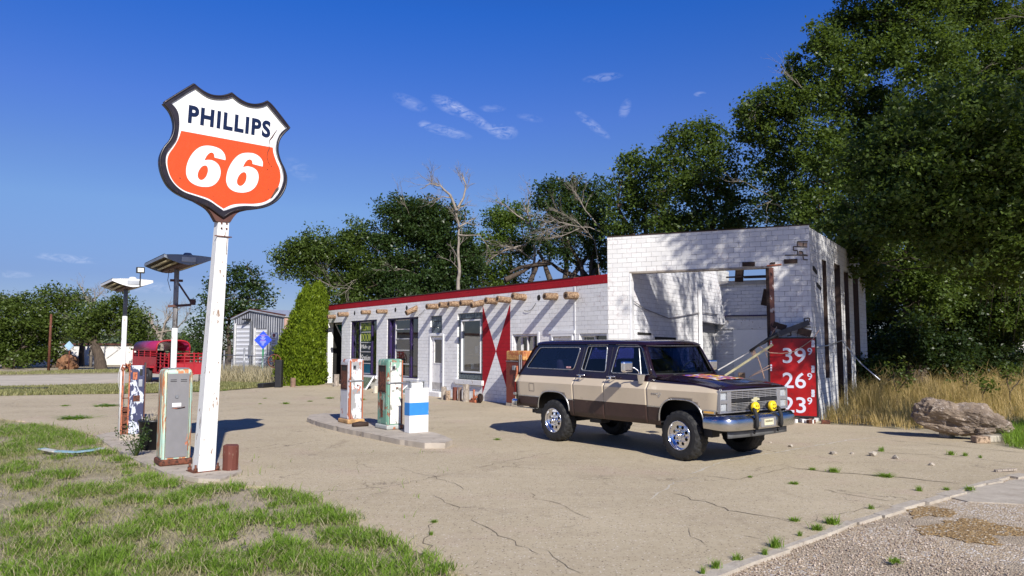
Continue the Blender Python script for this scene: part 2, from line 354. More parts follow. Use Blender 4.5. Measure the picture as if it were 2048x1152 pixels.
def wall_mb(fr, L_, H_, th, holes, mb=None, s0=0.0, z0=0.0):
    """solid wall with rectangular openings, as welded cells"""
    mb = mb or MB()
    ss = sorted(set([s0, L_] + [x for h in holes for x in (h[0], h[1])])); zs = sorted(set([z0, H_] + [z for h in holes for z in (h[2], h[3])]))
    ss = [x for x in ss if s0 - 1e-6 <= x <= L_ + 1e-6]; zs = [z for z in zs if z0 - 1e-6 <= z <= H_ + 1e-6]
    def solid(i, j):
        if i < 0 or j < 0 or i >= len(ss) - 1 or j >= len(zs) - 1: return False
        a = (ss[i] + ss[i + 1]) / 2; z = (zs[j] + zs[j + 1]) / 2
        return not any(h[0] < a < h[1] and h[2] < z < h[3] for h in holes)
    for i in range(len(ss) - 1):
        for j in range(len(zs) - 1):
            if not solid(i, j): continue
            a, b, c, d = ss[i], ss[i + 1], zs[j], zs[j + 1]; P = fr.P
            mb.add([P(a, c), P(b, c), P(b, d), P(a, d)], [(0, 1, 2, 3)]); mb.add([P(a, c, -th), P(b, c, -th), P(b, d, -th), P(a, d, -th)], [(3, 2, 1, 0)])
            for (di, dj, q) in ((-1, 0, (a, c, a, d)), (1, 0, (b, c, b, d)), (0, -1, (a, c, b, c)), (0, 1, (a, d, b, d))):
                if not solid(i + di, j + dj):
                    x1, z1, x2, z2 = q; mb.add([P(x1, z1), P(x2, z2), P(x2, z2, -th), P(x1, z1, -th)], [(0, 1, 2, 3)])
    return mb
# ================================================================== GROUND
def wob(pts, step=.35, amp=.06, seed=1):
    rr = random.Random(seed); out = []
    for i in range(len(pts)):
        a = Vector(pts[i]); b = Vector(pts[(i + 1) % len(pts)]); n = max(1, min(60, int((b - a).length / step)))
        for k in range(n):
            p = a.lerp(b, k / n); out.append((p.x + rr.uniform(-amp, amp), p.y + rr.uniform(-amp, amp)))
    return out
def sheet(name, pts, z, mat, thick=0.0, kind='structure', m=None):
    mb = MB(); mb.shape([pts], z - thick, z, lambda a, b, d: Vector((a, b, d)), side=thick > 0)
    if thick == 0: mb.f = mb.f[:len(mb.f) // 2]; mb.m = mb.m[:len(mb.f)]; mb.sm = mb.sm[:len(mb.f)]
    o = mb.build(name, mat, fix=False); o['kind'] = kind; return o
# bare dirt with dry and green patches
m, t, b = newmat('dirt_ground'); g = coord(t, 'World')
col = mixc(t, ramp(t, noise(t, g, 2.2, 8, .65), .3, .7), (.40, .33, .245), (.27, .225, .165))
col = mixc(t, mth(t, 'MULTIPLY', ramp(t, noise(t, g, .55, 6, .6), .42, .6), .6), col, (.24, .22, .11))
col = mixc(t, ramp(t, noise(t, g, 38, 4, .7), .55, .72), col, (.55, .49, .40))
t.links.new(col, b.inputs['Base Color']); b.inputs['Roughness'].default_value = .95; bump(t, b, noise(t, g, 22, 8, .7), .7, .03); M['dirt'] = m
gm = MB(); rings = [0, 8, 20, 45, 90, 180, 400, 900, 2200]
gm.add([(x, y, -.035) for y in (-300, 2400) for x in (-2200, 2200)], [(0, 1, 3, 2)]); go = gm.build('ground', M['dirt'], fix=False); go['kind'] = 'structure'
# pale concrete forecourt
m, t, b = newmat('forecourt_concrete'); g = coord(t, 'World')
base = mixc(t, ramp(t, noise(t, g, .35, 6, .6), .32, .68), (.415, .348, .238), (.500, .425, .298))
base = mixc(t, mth(t, 'MULTIPLY', ramp(t, noise(t, stretch(t, g, (.35, 1.3, 1)), 1.1, 8, .7), .5, .75), .55), base, (.345, .285, .205))
base = mixc(t, mth(t, 'MULTIPLY', ramp(t, noise(t, g, 5, 9, .75), .52, .7), .5), base, (.56, .49, .38))
sp = noise(t, g, 85, 3, .6); base = mixc(t, mth(t, 'MULTIPLY', ramp(t, sp, .60, .68), .7), base, (.17, .14, .11)); base = mixc(t, mth(t, 'MULTIPLY', ramp(t, noise(t, g, 60, 2, .5), .64, .7), .6), base, (.55, .50, .44))
base = mixc(t, mth(t, 'MULTIPLY', ramp(t, noise(t, g, .5, 5, .6), .55, .72), .5), base, (.46, .34, .28))
base = mixc(t, mth(t, 'MULTIPLY', ramp(t, noise(t, stretch(t, g, (1.0, .45, 1)), 1.3, 7, .65), .60, .72), .42), base, (.20, .155, .11))
base = mixc(t, mth(t, 'MULTIPLY', ramp(t, noise(t, g, 14, 7, .7), .50, .66), .35), base, (.28, .225, .16))
for sc_, th_, cc_ in ((30, .17, (.13, .10, .075)), (17, .12, (.10, .075, .055)), (24, .15, (.66, .61, .53))):
    v_ = nd(t, 'ShaderNodeTexVoronoi'); v_.inputs['Scale'].default_value = sc_; t.links.new(g, v_.inputs['Vector']); s_ = nd(t, 'ShaderNodeSeparateColor'); t.links.new(v_.outputs['Color'], s_.inputs[0])
    base = mixc(t, mth(t, 'MULTIPLY', mth(t, 'MULTIPLY', ramp(t, v_.outputs['Distance'], th_ * 1.5, th_), ramp(t, s_.outputs[0], .42, .50)), .85), base, cc_)
vo = nd(t, 'ShaderNodeTexVoronoi', feature='DISTANCE_TO_EDGE'); dz = nd(t, 'ShaderNodeTexNoise'); dz.inputs['Scale'].default_value = 1.6; dz.inputs['Detail'].default_value = 7; dz.inputs['Roughness'].default_value = .65; t.links.new(g, dz.inputs['Vector'])
va = nd(t, 'ShaderNodeVectorMath', operation='MULTIPLY_ADD'); t.links.new(dz.outputs['Color'], va.inputs[0]); va.inputs[1].default_value = (1.3, 1.3, 0); t.links.new(g, va.inputs[2]); t.links.new(va.outputs[0], vo.inputs['Vector']); vo.inputs['Scale'].default_value = .42
ck = mth(t, 'MULTIPLY', ramp(t, vo.outputs[0], .006, .002), ramp(t, noise(t, g, .8, 4), .5, .62)); base = mixc(t, mth(t, 'MULTIPLY', ck, .75), base, (.10, .08, .06))
t.links.new(base, b.inputs['Base Color']); b.inputs['Roughness'].default_value = .92; b.inputs['Specular IOR Level'].default_value = .2
hh = mth(t, 'SUBTRACT', mth(t, 'ADD', noise(t, g, 70, 4, .7), mth(t, 'MULTIPLY', noise(t, g, 6, 5), .8)), ck); bump(t, b, hh, .45, .012); M['forecourt'] = m
def gp(L_): return [(p.x, p.y) for p in (G(u, v) for u, v in L_)]
kerb_px = [(2500, 850), (2250, 905), (2048, 947), (1960, 965), (1880, 990), (1790, 1015), (1700, 1043), (1640, 1068), (1560, 1095), (1480, 1122), (1405, 1152), (1250, 1230), (1080, 1400)]
left_px = [(1000, 1230), (935, 1150), (860, 1115), (800, 1088), (720, 1050), (665, 1015), (600, 985), (520, 972), (440, 966), (330, 950), (235, 905), (190, 872), (90, 848), (0, 836), (-250, 822)]
far_px = [(-250, 794), (0, 792), (300, 787), (440, 783), (545, 774)]
fore = wob(gp(kerb_px)[0:], .5, .025, 3)[:-1]
fore = [p for i in range(len(kerb_px) - 1) for p in wob(gp([kerb_px[i], kerb_px[i + 1]]), .3, .03, i)[:-1]]
def chain(px, step, amp, seed):
    out = []; q = gp(px)
    for i in range(len(q) - 1):
        a = Vector(q[i]); b_ = Vector(q[i + 1]); n = max(1, min(60, int((b_ - a).length / step))); rr = random.Random(seed * 100 + i)
        for k in range(n):
            p = a.lerp(b_, k / n); w_ = 0 if k == 0 else amp; out.append((p.x + rr.uniform(-w_, w_), p.y + rr.uniform(-w_, w_)))
    out.append(tuple(q[-1])); return out
back = [(pA.x + inward.x * 4, pA.y + inward.y * 4), (14, 34), (24, 30)]
weed_px = [(1640, 848), (1720, 852), (1840, 863), (2048, 893), (2300, 885), (2420, 850)]
DG = [(pD.x, pD.y), ]
fore_loop = chain(kerb_px, .3, .03, 1) + chain(left_px, .3, .11, 2) + chain(far_px, .8, .1, 3) + [(pA.x - .5, pA.y - .1), (pA.x + 2, pA.y + 3), (4, 26), (pD.x + 2, pD.y + 3)] + chain(weed_px, .3, .07, 4)
fo = sheet('forecourt', fore_loop, 0.0, M['forecourt'], .06)
# broken kerb strip along the gravel edge
m, t, b = newmat('kerb_concrete'); g = coord(t, 'World'); c_ = mixc(t, ramp(t, noise(t, g, 4, 8, .7), .3, .7), (.52, .47, .39), (.36, .31, .25)); c_ = mixc(t, ramp(t, noise(t, g, 30, 5, .7), .6, .7), c_, (.2, .17, .14)); t.links.new(c_, b.inputs['Base Color']); b.inputs['Roughness'].default_value = .9; bump(t, b, noise(t, g, 25, 8, .7), .8, .02); M['kerb'] = m
kp = chain(kerb_px[1:], .42, .04, 5); rr = random.Random(4); mb = MB(); prev = None
for i in range(len(kp) - 1):
    a = Vector(kp[i]); b_ = Vector(kp[i + 1]); dd = (b_ - a).normalized(); nn = Vector((-dd.y, dd.x))
    if rr.random() < .16: continue
    w_ = rr.uniform(.04, .13); o1 = rr.uniform(.0, .06); h_ = rr.uniform(.002, .007); e = -.004 if rr.random() < .7 else .03
    q = [a + dd * e + nn * -o1, b_ - dd * e + nn * -o1, b_ - dd * e - nn * -w_, a + dd * e - nn * -w_]
    q = [Vector((p.x, p.y)) for p in q]
    mb.add([(p.x, p.y, -.04) for p in q] + [(p.x + rr.uniform(-.01, .01), p.y + rr.uniform(-.01, .01), h_) for p in q], [(4, 5, 6, 7), (0, 1, 5, 4), (1, 2, 6, 5), (2, 3, 7, 6), (3, 0, 4, 7)])
ko = mb.build('kerb', M['kerb']); ko['kind'] = 'structure'
# gravel shoulder
m, t, b = newmat('gravel'); g = coord(t, 'World')
vo = nd(t, 'ShaderNodeTexVoronoi'); vo.inputs['Scale'].default_value = 55; t.links.new(g, vo.inputs['Vector'])
sh = nd(t, 'ShaderNodeSeparateColor'); t.links.new(vo.outputs['Color'], sh.inputs[0])
c1 = mixc(t, sh.outputs[0], (.34, .26, .17), (.56, .46, .33)); c1 = mixc(t, ramp(t, sh.outputs[1], .8, .9), c1, (.62, .59, .55)); c1 = mixc(t, ramp(t, sh.outputs[2], .85, .95), c1, (.20, .14, .11))
c2 = mixc(t, ramp(t, noise(t, g, 3, 7, .7), .35, .65), (.42, .35, .26), (.33, .265, .19))
c1 = mixc(t, ramp(t, noise(t, g, .75, 6, .65), .5, .56), c1, c2)
t.links.new(c1, b.inputs['Base Color']); b.inputs['Roughness'].default_value = .95; bump(t, b, mth(t, 'ADD', mth(t, 'MULTIPLY', vo.outputs[0], -1.0), noise(t, g, 9, 5)), .7, .02); M['gravel'] = m
gr = chain(kerb_px, .8, 0, 6) + [(1.5, -6), (60, -6), (60, 16)]
sheet('gravel_shoulder', gr, -.028, M['gravel'])
# golden pea gravel spills and old asphalt
m, t, b = newmat('pea_gravel'); g = coord(t, 'World'); vo = nd(t, 'ShaderNodeTexVoronoi'); vo.inputs['Scale'].default_value = 48; t.links.new(g, vo.inputs['Vector']); sh = nd(t, 'ShaderNodeSeparateColor'); t.links.new(vo.outputs['Color'], sh.inputs[0])
c_ = mixc(t, sh.outputs[0], (.16, .095, .035), (.42, .28, .12)); c_ = mixc(t, ramp(t, sh.outputs[1], .88, .95), c_, (.6, .55, .45)); t.links.new(c_, b.inputs['Base Color']); bump(t, b, vo.outputs[0], .9, .015); b.inputs['Roughness'].default_value = .8; M['pea'] = m
for k, px in enumerate(([(1815, 1015), (1860, 1008), (1912, 1018), (1905, 1030), (1860, 1028), (1830, 1032)], [(1835, 1050), (1900, 1038), (1950, 1032), (2000, 1045), (2060, 1055), (2060, 1068), (1990, 1065), (2000, 1085), (1930, 1080), (1890, 1068), (1840, 1064)])):
    sheet('pea_gravel_patch', wob(gp(px), .05, .045, 40 + k), -.020, M['pea'], .004)
m2 = M['concrete_old']
sheet('concrete_remnant', wob(gp([(1870, 985), (2080, 950), (2300, 945), (2300, 1010), (2050, 1005), (1940, 1000)]), .25, .03, 50), -.015, M['kerb'], .012)
# dirt road and verges in the distance
M['road'] = plain('dirt_road', (.46, .41, .33), .95, var=.15, scale=.8, dirt=(.33, .28, .21), dirt_amt=.3, kind='World', bscale=12)
sheet('dirt_road', chain([(-400, 772), (0, 771), (270, 768), (420, 764), (560, 757)], 2, .2, 7) + chain([(500, 742), (300, 746), (120, 749), (0, 751), (-400, 754)], 2, .2, 8), -.018, M['road'])
# cracks and joints
M['crack'] = plain('crack_fill', (.12, .095, .07), .95, var=.5, scale=30, kind='World')
M['joint_pale'] = plain('pale_mortar', (.50, .46, .38), .95, var=.15, kind='World')
def crack(px, w=.018, mat='crack', seed=1, jag=.05):
    w = w * (.62 if mat == 'crack' else .8)
    q = [G(u, v) for u, v in px]; rr = random.Random(seed); pts = []
    for i in range(len(q) - 1):
        n = max(2, int((q[i + 1] - q[i]).length / .12))
        for k in range(n): p = q[i].lerp(q[i + 1], k / n); pts.append(p + Vector((rr.uniform(-jag, jag), rr.uniform(-jag, jag), 0)))
    pts.append(q[-1]); mb = MB(); vs = []
    for i, p in enumerate(pts):
        d = (pts[min(i + 1, len(pts) - 1)] - pts[max(0, i - 1)]).normalized(); nn = Vector((-d.y, d.x, 0)); ww = w * rr.uniform(.15, 1.0) * (0.2 if i in (0, len(pts) - 1) else 1)
        vs += [p + nn * ww + Vector((0, 0, .004)), p - nn * ww + Vector((0, 0, .004))]
    mb.add(vs, [(2 * i, 2 * i + 1, 2 * i + 3, 2 * i + 2) for i in range(len(pts) - 1)])
    o = mb.build('pavement_crack' if mat == 'crack' else 'pavement_joint', M[mat], fix=False); o['kind'] = 'structure'
crack([(1580, 935), (1660, 945), (1740, 950), (1830, 958), (1920, 968)], .03, seed=2, jag=.03)
crack([(1778, 881), (1850, 887), (1930, 895), (2048, 906)], .022, seed=3, jag=.02)
crack([(1740, 905), (1830, 908), (1900, 912), (2048, 928)], .02, seed=4, jag=.02)
crack([(1345, 988), (1420, 1008), (1480, 1025), (1550, 1035), (1620, 1052)], .014, seed=5)
crack([(1650, 980), (1700, 990), (1780, 1003)], .013, seed=6)
crack([(1620, 1045), (1640, 1030), (1700, 1026), (1760, 1010)], .009, seed=7)
crack([(1385, 1058), (1390, 1080), (1420, 1095)], .008, seed=8)
crack([(1480, 1070), (1530, 1080)], .012, seed=9)
crack([(560, 980), (640, 984), (720, 978), (790, 972), (830, 962), (900, 948), (1000, 925), (1110, 905)], .011, seed=10)
crack([(790, 935), (850, 950), (900, 962), (940, 985)], .008, seed=11)
crack([(1060, 985), (1080, 1000), (1130, 1010), (1180, 1040)], .008, seed=12)
crack([(840, 1150), (860, 1100), (850, 1060), (880, 1040)], .01, seed=13)
crack([(1385, 948), (1440, 925), (1580, 900), (1700, 880), (1800, 870)], .035, 'joint_pale', seed=14, jag=.03)
crack([(1385, 948), (1470, 960), (1580, 935)], .012, seed=15, jag=.03)
crack([(1300, 1000), (1350, 965), (1400, 955)], .02, 'joint_pale', seed=16, jag=.03)
crack([(640, 797), (700, 800), (900, 812), (1010, 812)], .03, 'joint_pale', seed=17, jag=.02)
crack([(870, 990), (980, 1060), (1080, 1110)], .008, seed=18)
crack([(1050, 1090), (1100, 1105), (1170, 1152)], .008, seed=19)
crack([(0, 812), (120, 815), (260, 812)], .03, seed=20, jag=.08)

# ================================================================== STATION
st = thing('gas_station', 'white painted block service station with red roof band and log beam ends', 'building', (pA.x, pA.y, 0), math.atan2(FAB.ex.y, FAB.ex.x))
TH_W = .26
def rect(u0, u1, v0, v1, fr=FAB, uu=None):
    """pixel rectangle on a wall: v0, v1 taken at the middle column"""
    um = (u0 + u1) / 2; a = fr.uv(u0, (v0 + v1) / 2)[0]; b = fr.uv(u1, (v0 + v1) / 2)[0]; return [a, b, fr.uv(um, v1)[1], fr.uv(um, v0)[1]]
door_rec = [0.16, FAB.uv(683, 700)[0], -.1, FAB.uv(668, 645)[1]]
w1 = rect(701, 753, 640.5, 751); w2 = rect(773.7, 836, 635.5, 753.5)
w2[2] = w1[2] = (w1[2] + w2[2]) / 2
gb = rect(861, 884, 631.5, 666); dr = rect(859.5, 887.5, 668, 784); dr[2] = .17
gb[3] = gb[3]; w3 = rect(914.7, 965.3, 625.6, 759.5); w4 = rect(1024.7, 1074.7, 668, 716)
d5 = rect(1103, 1146.6, 667.5, 800); d5[2] = .05
w6 = list(FBC.uv(1159, 680)[:1]) + [LBC - .06] + [FBC.uv(1188, 702)[1], FBC.uv(1188, 666.5)[1]]
holesAB = [door_rec, w1, w2, gb, dr, w3, w4, d5]
band = .255
mb = wall_mb(FAB, LAB, HS - band, TH_W, holesAB); mb.build('front_wall', M['bAB'], st, world=True, fix=False)
mb = wall_mb(FBC, LBC, HS - band, TH_W, [w6]); mb.build('front_wall', M['bBC'], st, world=True, fix=False)
def bandmb(fr, s0, s1, z0, z1, th=TH_W, d=.004, mb=None):
    mb = mb or MB(); P = fr.P
    vs = [P(s, z, dd) for dd in (d, -th) for z in (z0, z1) for s in (s0, s1)]
    return mb.add(vs, [(0, 1, 3, 2), (5, 4, 6, 7), (2, 3, 7, 6), (0, 4, 5, 1), (0, 2, 6, 4), (1, 5, 7, 3)])
bandmb(FAB, -.004, LAB, HS - band, HS).build('roof_band', M['bREDab'], st, world=True)
bandmb(FBC, 0, LBC - .003, HS - band, HS).build('roof_band', M['bREDbc'], st, world=True)
# coping, dark and ragged
mb = MB(); rr = random.Random(3); s = -.05
while s < LAB:
    e = s + rr.uniform(.3, 1.2); z = HS + rr.uniform(.002, .03); P = FAB.P; mb.add([P(min(e, LAB), HS + .001, .02), P(s, HS + .001, .02), P(s, z + .01, .02), P(min(e, LAB), z + .01, .02), P(min(e, LAB), HS + .001, -.3), P(s, HS + .001, -.3), P(s, z + .01, -.3), P(min(e, LAB), z + .01, -.3)], [(0, 1, 2, 3), (5, 4, 7, 6), (3, 2, 6, 7), (1, 5, 6, 2), (0, 3, 7, 4)]); s = e
mb.build('coping', plain('tar_coping', (.05, .04, .035), .9, var=.4), st, world=True)
# side, back walls and roof
Ld = 7.5; FL = Frame(pA + inward * Ld, (-inward).to_2d()); mb = wall_mb(FL, Ld - 2.2, HS - .01, TH_W, []); mb.build('side_wall', M['bDE'], st, world=True, fix=False)
mb = wall_mb(FL, Ld - .02, HS - .01, .1, [], s0=Ld - 2.2); mb.build('porch_shade_panel', plain('painted_porch_shade', (.012, .012, .011), .9), st, world=True, fix=False)  # black panel added to stand in for the shade inside the porch
pBk = pA + inward * Ld; pCk = pC + dirSide * 6.6 - FCD.ex * .12
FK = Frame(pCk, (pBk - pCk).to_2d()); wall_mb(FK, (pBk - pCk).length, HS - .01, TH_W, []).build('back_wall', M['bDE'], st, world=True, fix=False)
rf = MB(); zr = HS - .45; rf.add([tuple(p + Vector((0, 0, zr))) for p in (pA + inward * .2, pB + inward * .2, pC + dirSide * .3 - FCD.ex * .1, pCk, pBk)] + [tuple(p + Vector((0, 0, zr - .12))) for p in (pA + inward * .2, pB + inward * .2, pC + dirSide * .3 - FCD.ex * .1, pCk, pBk)], [(0, 1, 2, 3, 4), (9, 8, 7, 6, 5)]); rf.build('roof', plain('tar_roof', (.09, .085, .08), .95), st, world=True)
fl = MB(); fl.add([tuple(p + Vector((0, 0, .012))) for p in (pA + inward * .1, pB + inward * .1, pC + dirSide * .1 - FCD.ex * .1, pCk, pBk)], [(0, 1, 2, 3, 4)]); fl.build('inside_floor', plain('shop_floor', (.10, .08, .06), .8), st, world=True)
# an inner partition keeps the rooms dark behind the glass
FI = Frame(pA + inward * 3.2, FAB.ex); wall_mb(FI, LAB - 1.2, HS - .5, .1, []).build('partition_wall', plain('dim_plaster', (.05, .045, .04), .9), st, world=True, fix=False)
# painted bow-tie
P = FAB.P
sA, zA1 = FAB.uv(965.5, 611); _, zA0 = FAB.uv(966.5, 788); sC, zC = FAB.uv(992, 702.5); sB, zB1 = FAB.uv(1020.5, 606)
mb = MB()
mb.shape([[(sA, zA0), (sC, zC), (sA, zA1)]], .0, .003, lambda a, b, d: P(a, b, d)); mb.shape([[(sB, .10), (sB, zB1), (sC, zC)]], .0, .003, lambda a, b, d: P(a, b, d))
mb.build('painted_bow', M['bREDab'], st, world=True)
M['purple'] = peeling('purple_blue_paint', (.028, .012, .085), [((.012, .01, .02), .52, 1.0), ((.40, .38, .40), .66, 4)], scale=6)
M['muntin'] = plain('muntin_paint', (.62, .62, .62), .6, var=.15, scale=8, dirt=(.3, .25, .2), dirt_amt=.3)
def fbar(mb, fr, s0, s1, z0, z1, d0, d1, m=0):
    vs = [fr.P(s, z, d) for d in (d1, d0) for z in (z0, z1) for s in (s0, s1)]
    return mb.add(vs, [(0, 1, 3, 2), (5, 4, 6, 7), (2, 3, 7, 6), (0, 4, 5, 1), (0, 2, 6, 4), (1, 5, 7, 3)], m)
def win(fr, r, splits, rows, name='window', jamb=.07, mull=.09, sill=True, glassm='glassdark', rec=.12, jm='purple', rowpane=1, framem='muntin', group=None):
    s0, s1, z0, z1 = r; mb = MB()
    fbar(mb, fr, s0, s0 + jamb, z0, z1, -rec - .05, -.03); fbar(mb, fr, s1 - jamb * .4, s1, z0, z1, -rec - .05, -.03); fbar(mb, fr, s0 + jamb, s1 - jamb * .4, z1 - .07, z1, -rec - .05, -.03); fbar(mb, fr, s0 + jamb, s1 - jamb * .4, z0, z0 + .04, -rec - .05, -.03)
    w = mb.build(name, M[jm], st, world=True)
    a, b_ = s0 + jamb, s1 - jamb * .4; xs = [a] + [a + (b_ - a) * q for q in splits] + [b_]
    mb = MB()
    for q in range(1, len(xs) - 1): mb = MB(); fbar(mb, fr, xs[q] - mull / 2, xs[q] + mull / 2, z0 + .04, z1 - .07, -rec - .03, -rec + .05); mb.build('mullion', M[jm], w, world=True)
    q = rowpane; x0, x1 = xs[q] + (mull / 2 if q else 0), xs[q + 1] - (mull / 2 if q < len(xs) - 2 else 0); mb = MB(); zz = [z0 + .04 + (z1 - .11 - z0) * k for k in rows]
    fbar(mb, fr, x0, x0 + .035, z0 + .04, z1 - .07, -rec - .02, -rec + .03); fbar(mb, fr, x1 - .035, x1, z0 + .04, z1 - .07, -rec - .02, -rec + .03)
    fbar(mb, fr, x0 + .035, x1 - .035, z1 - .105, z1 - .07, -rec - .02, -rec + .03); fbar(mb, fr, x0 + .035, x1 - .035, z0 + .04, z0 + .075, -rec - .02, -rec + .03)
    for z in zz: fbar(mb, fr, x0 + .035, x1 - .035, z - .016, z + .016, -rec - .02, -rec + .028)
    mb.build('sash', M[framem], w, world=True)
    mb = MB(); P = fr.P
    for q2 in range(len(xs) - 1):
        a2, b2 = xs[q2], xs[q2 + 1]; tl = random.uniform(-.012, .012); mb.add([P(a2, z0, -rec + tl), P(b2, z0, -rec), P(b2, z1 - .02, -rec), P(a2, z1 - .02, -rec + tl)], [(0, 1, 2, 3)])
    mb.build('pane', M[glassm], w, world=True, fix=False)
    return w, (x0, x1, z0 + .04, z1 - .07, zz)
W1, q1 = win(FAB, w1, (.26, .76), (.2, .42, .6, .8), jamb=.14)
W2, q2 = win(FAB, w2, (.13, .72), (.22, .46, .66, .83), jamb=.22, mull=.12)
for r_ in (w1, w2):
    bandmb(FAB, r_[0] - .08, r_[1] + .08, r_[2] - .13, r_[2], th=.1, d=.07).build('window_sill', M['white_worn'], st, world=True, bevel=.008)
# lettering on the first window
M['sign_lime'] = plain('lime_letters', (.36, .42, .05), .6, var=.15); M['chalk'] = plain('white_letters', (.75, .75, .72), .6, var=.1); M['slate'] = plain('dark_board', (.02, .03, .04), .5); M['green_pane'] = plain('green_board', (.10, .15, .055), .6)
x0, x1, za, zb, zz = q1; x0 += .04; x1 -= .04; zz = [za] + zz + [zb]
mb = MB()
for k in (2, 1): fbar(mb, FAB, x0, x1, zz[k] + .017, zz[k + 1] - .017, -.116, -.110)
mb.build('letter_board', M['slate'], W1, world=True)
mb = MB()
for k in (4, 3): fbar(mb, FAB, x0, x1, zz[k] + .017, zz[k + 1] - .03, -.116, -.110)
mb.build('letter_board', plain('olive_board', (.05, .085, .05), .5), W1, world=True)
mb = MB(); fbar(mb, FAB, x0, x1, zz[0] + .04, zz[1] - .02, -.116, -.110); mb.build('letter_board', plain('teal_board', (.0, .09, .16), .5), W1, world=True)
def wtext(txt, k, mat, frac, bold, shear=0, parent=None):
    h = (zz[k + 1] - zz[k]) * frac; z = zz[k] + (zz[k + 1] - zz[k]) * (1 - frac) / 2
    mb = text_mb(txt, h, lambda a, b_, d: Vector((a, b_, d)), -.109, -.103, bold=bold, shear=shear); sc = (x1 - x0) * .94 / mb.tw
    mb.v = [FAB.P(x0 + .02 + v[0] * sc, z + v[1], v[2]) for v in mb.v]; mb.build('lettering', M[mat], parent, world=True)
wtext('BENT', 4, 'sign_lime', .66, .004, parent=W1); wtext('DOOR', 3, 'sign_lime', .72, .004, parent=W1); wtext('Midway', 2, 'chalk', .56, .0, .35, parent=W1); wtext('Station', 1, 'chalk', .5, .0, .35, parent=W1)
# glass block over the door
M['gblock'] = glass('glass_block', (.30, .36, .40), .16, .12, .35)
def blocks(fr, r, nx, nz, parent, name='glass_block_panel', hole=None):
    s0, s1, z0, z1 = r; mb = MB(); dx = (s1 - s0) / nx; dz = (z1 - z0) / nz
    for i in range(nx):
        for j in range(nz):
            a, b_, c, d = s0 + i * dx + .008, s0 + (i + 1) * dx - .008, z0 + j * dz + .008, z0 + (j + 1) * dz - .008
            if hole and hole[0] - .02 < (a + b_) / 2 < hole[1] + .02 and hole[2] < (c + d) / 2 < hole[3]: continue
            fbar(mb, fr, a, b_, c, d, -.12, -.05)
    o = mb.build(name, plain('wavy_glass_block', (.10, .125, .14), .18, var=.45, scale=16, bmp=.5, bscale=22), parent, world=True, bevel=.012)
    mb = MB(); mb2 = [s0, s1, z0, z1]
    fbar(mb, fr, s0, s1, z0, z1, -.16, -.10) if not hole else [fbar(mb, fr, *q, -.16, -.10) for q in ((s0, hole[0], z0, z1), (hole[1], s1, z0, z1), (hole[0], hole[1], z0, hole[2]), (hole[0], hole[1], hole[3], z1))]
    mb.build('mortar', plain('grey_mortar', (.22, .22, .22), .9), o, world=True)
    return o
blocks(FAB, gb, 5, 3, st)
# door
def door(fr, r, px_pane, name='door', step=True):
    s0, s1, z0, z1 = r; mb = MB(); fbar(mb, fr, s0, s0 + .07, z0, z1, -.12, .03); fbar(mb, fr, s1 - .07, s1, z0, z1, -.12, .03); fbar(mb, fr, s0 + .07, s1 - .07, z1 - .08, z1, -.12, .03)
    fm = mb.build('door_frame', M['white_paint'], st, world=True, bevel=.006)
    a, b_ = s0 + .075, s1 - .075; p0, p1, pz0, pz1 = px_pane; P = fr.P
    mb = MB(); fbar(mb, fr, a, p0, z0 + .02, z1 - .09, -.10, -.055); fbar(mb, fr, p1, b_, z0 + .02, z1 - .09, -.10, -.055); fbar(mb, fr, p0, p1, pz1, z1 - .09, -.10, -.055); fbar(mb, fr, p0, p1, z0 + .02, pz0, -.10, -.055)
    d = mb.build(name, M['white_worn'], st, world=True, bevel=.006)
    mb = MB()
    for (q0, q1_, q2_, q3) in ((p0 - .03, p0, pz0 - .03, pz1 + .03), (p1, p1 + .03, pz0 - .03, pz1 + .03), (p0, p1, pz1, pz1 + .03), (p0, p1, pz0 - .03, pz0)): fbar(mb, fr, q0, q1_, q2_, q3, -.056, -.04)
    mb.build('trim', M['white_paint'], d, world=True)
    MB().add([P(p0, pz0, -.075), P(p1, pz0, -.075), P(p1, pz1, -.075), P(p0, pz1, -.075)], [(0, 1, 2, 3)]).build('pane', M['glassdark'], d, world=True, fix=False)
    mb = MB(); fbar(mb, fr, a + .04, b_ - .04, z0 + .06, z0 + .32, -.056, -.046); mb.build('kick_plate', plain('grey_kick_plate', (.38, .36, .33), .6, var=.2), d, world=True)
    mb = MB(); zk = pz0 - .32; mb.tube([P(b_ - .08, zk, -.055), P(b_ - .08, zk, -.01)], [.018, .018], 10); mb.tube([P(b_ - .08, zk, -.012), P(b_ - .08, zk, .012)], [.032, .026], 12)
    mb.build('handle', M['steel'], d, world=True); mb = MB(); fbar(mb, fr, b_ - .12, b_ - .05, zk + .12, zk + .2, -.056, -.03); mb.build('lock', M['steel'], d, world=True); return d
pr = rect(866.5, 881.5, 679, 726); door(FAB, dr, pr)
bandmb(FAB, dr[0] - .25, dr[1] + .15, -.02, .165, th=0, d=.28).build('door_step', M['white_worn'], st, world=True, bevel=.02)
pr5 = [d5[0] + .3, d5[1] - .3, 1.1, d5[3] - .35]; door(FAB, d5, pr5)
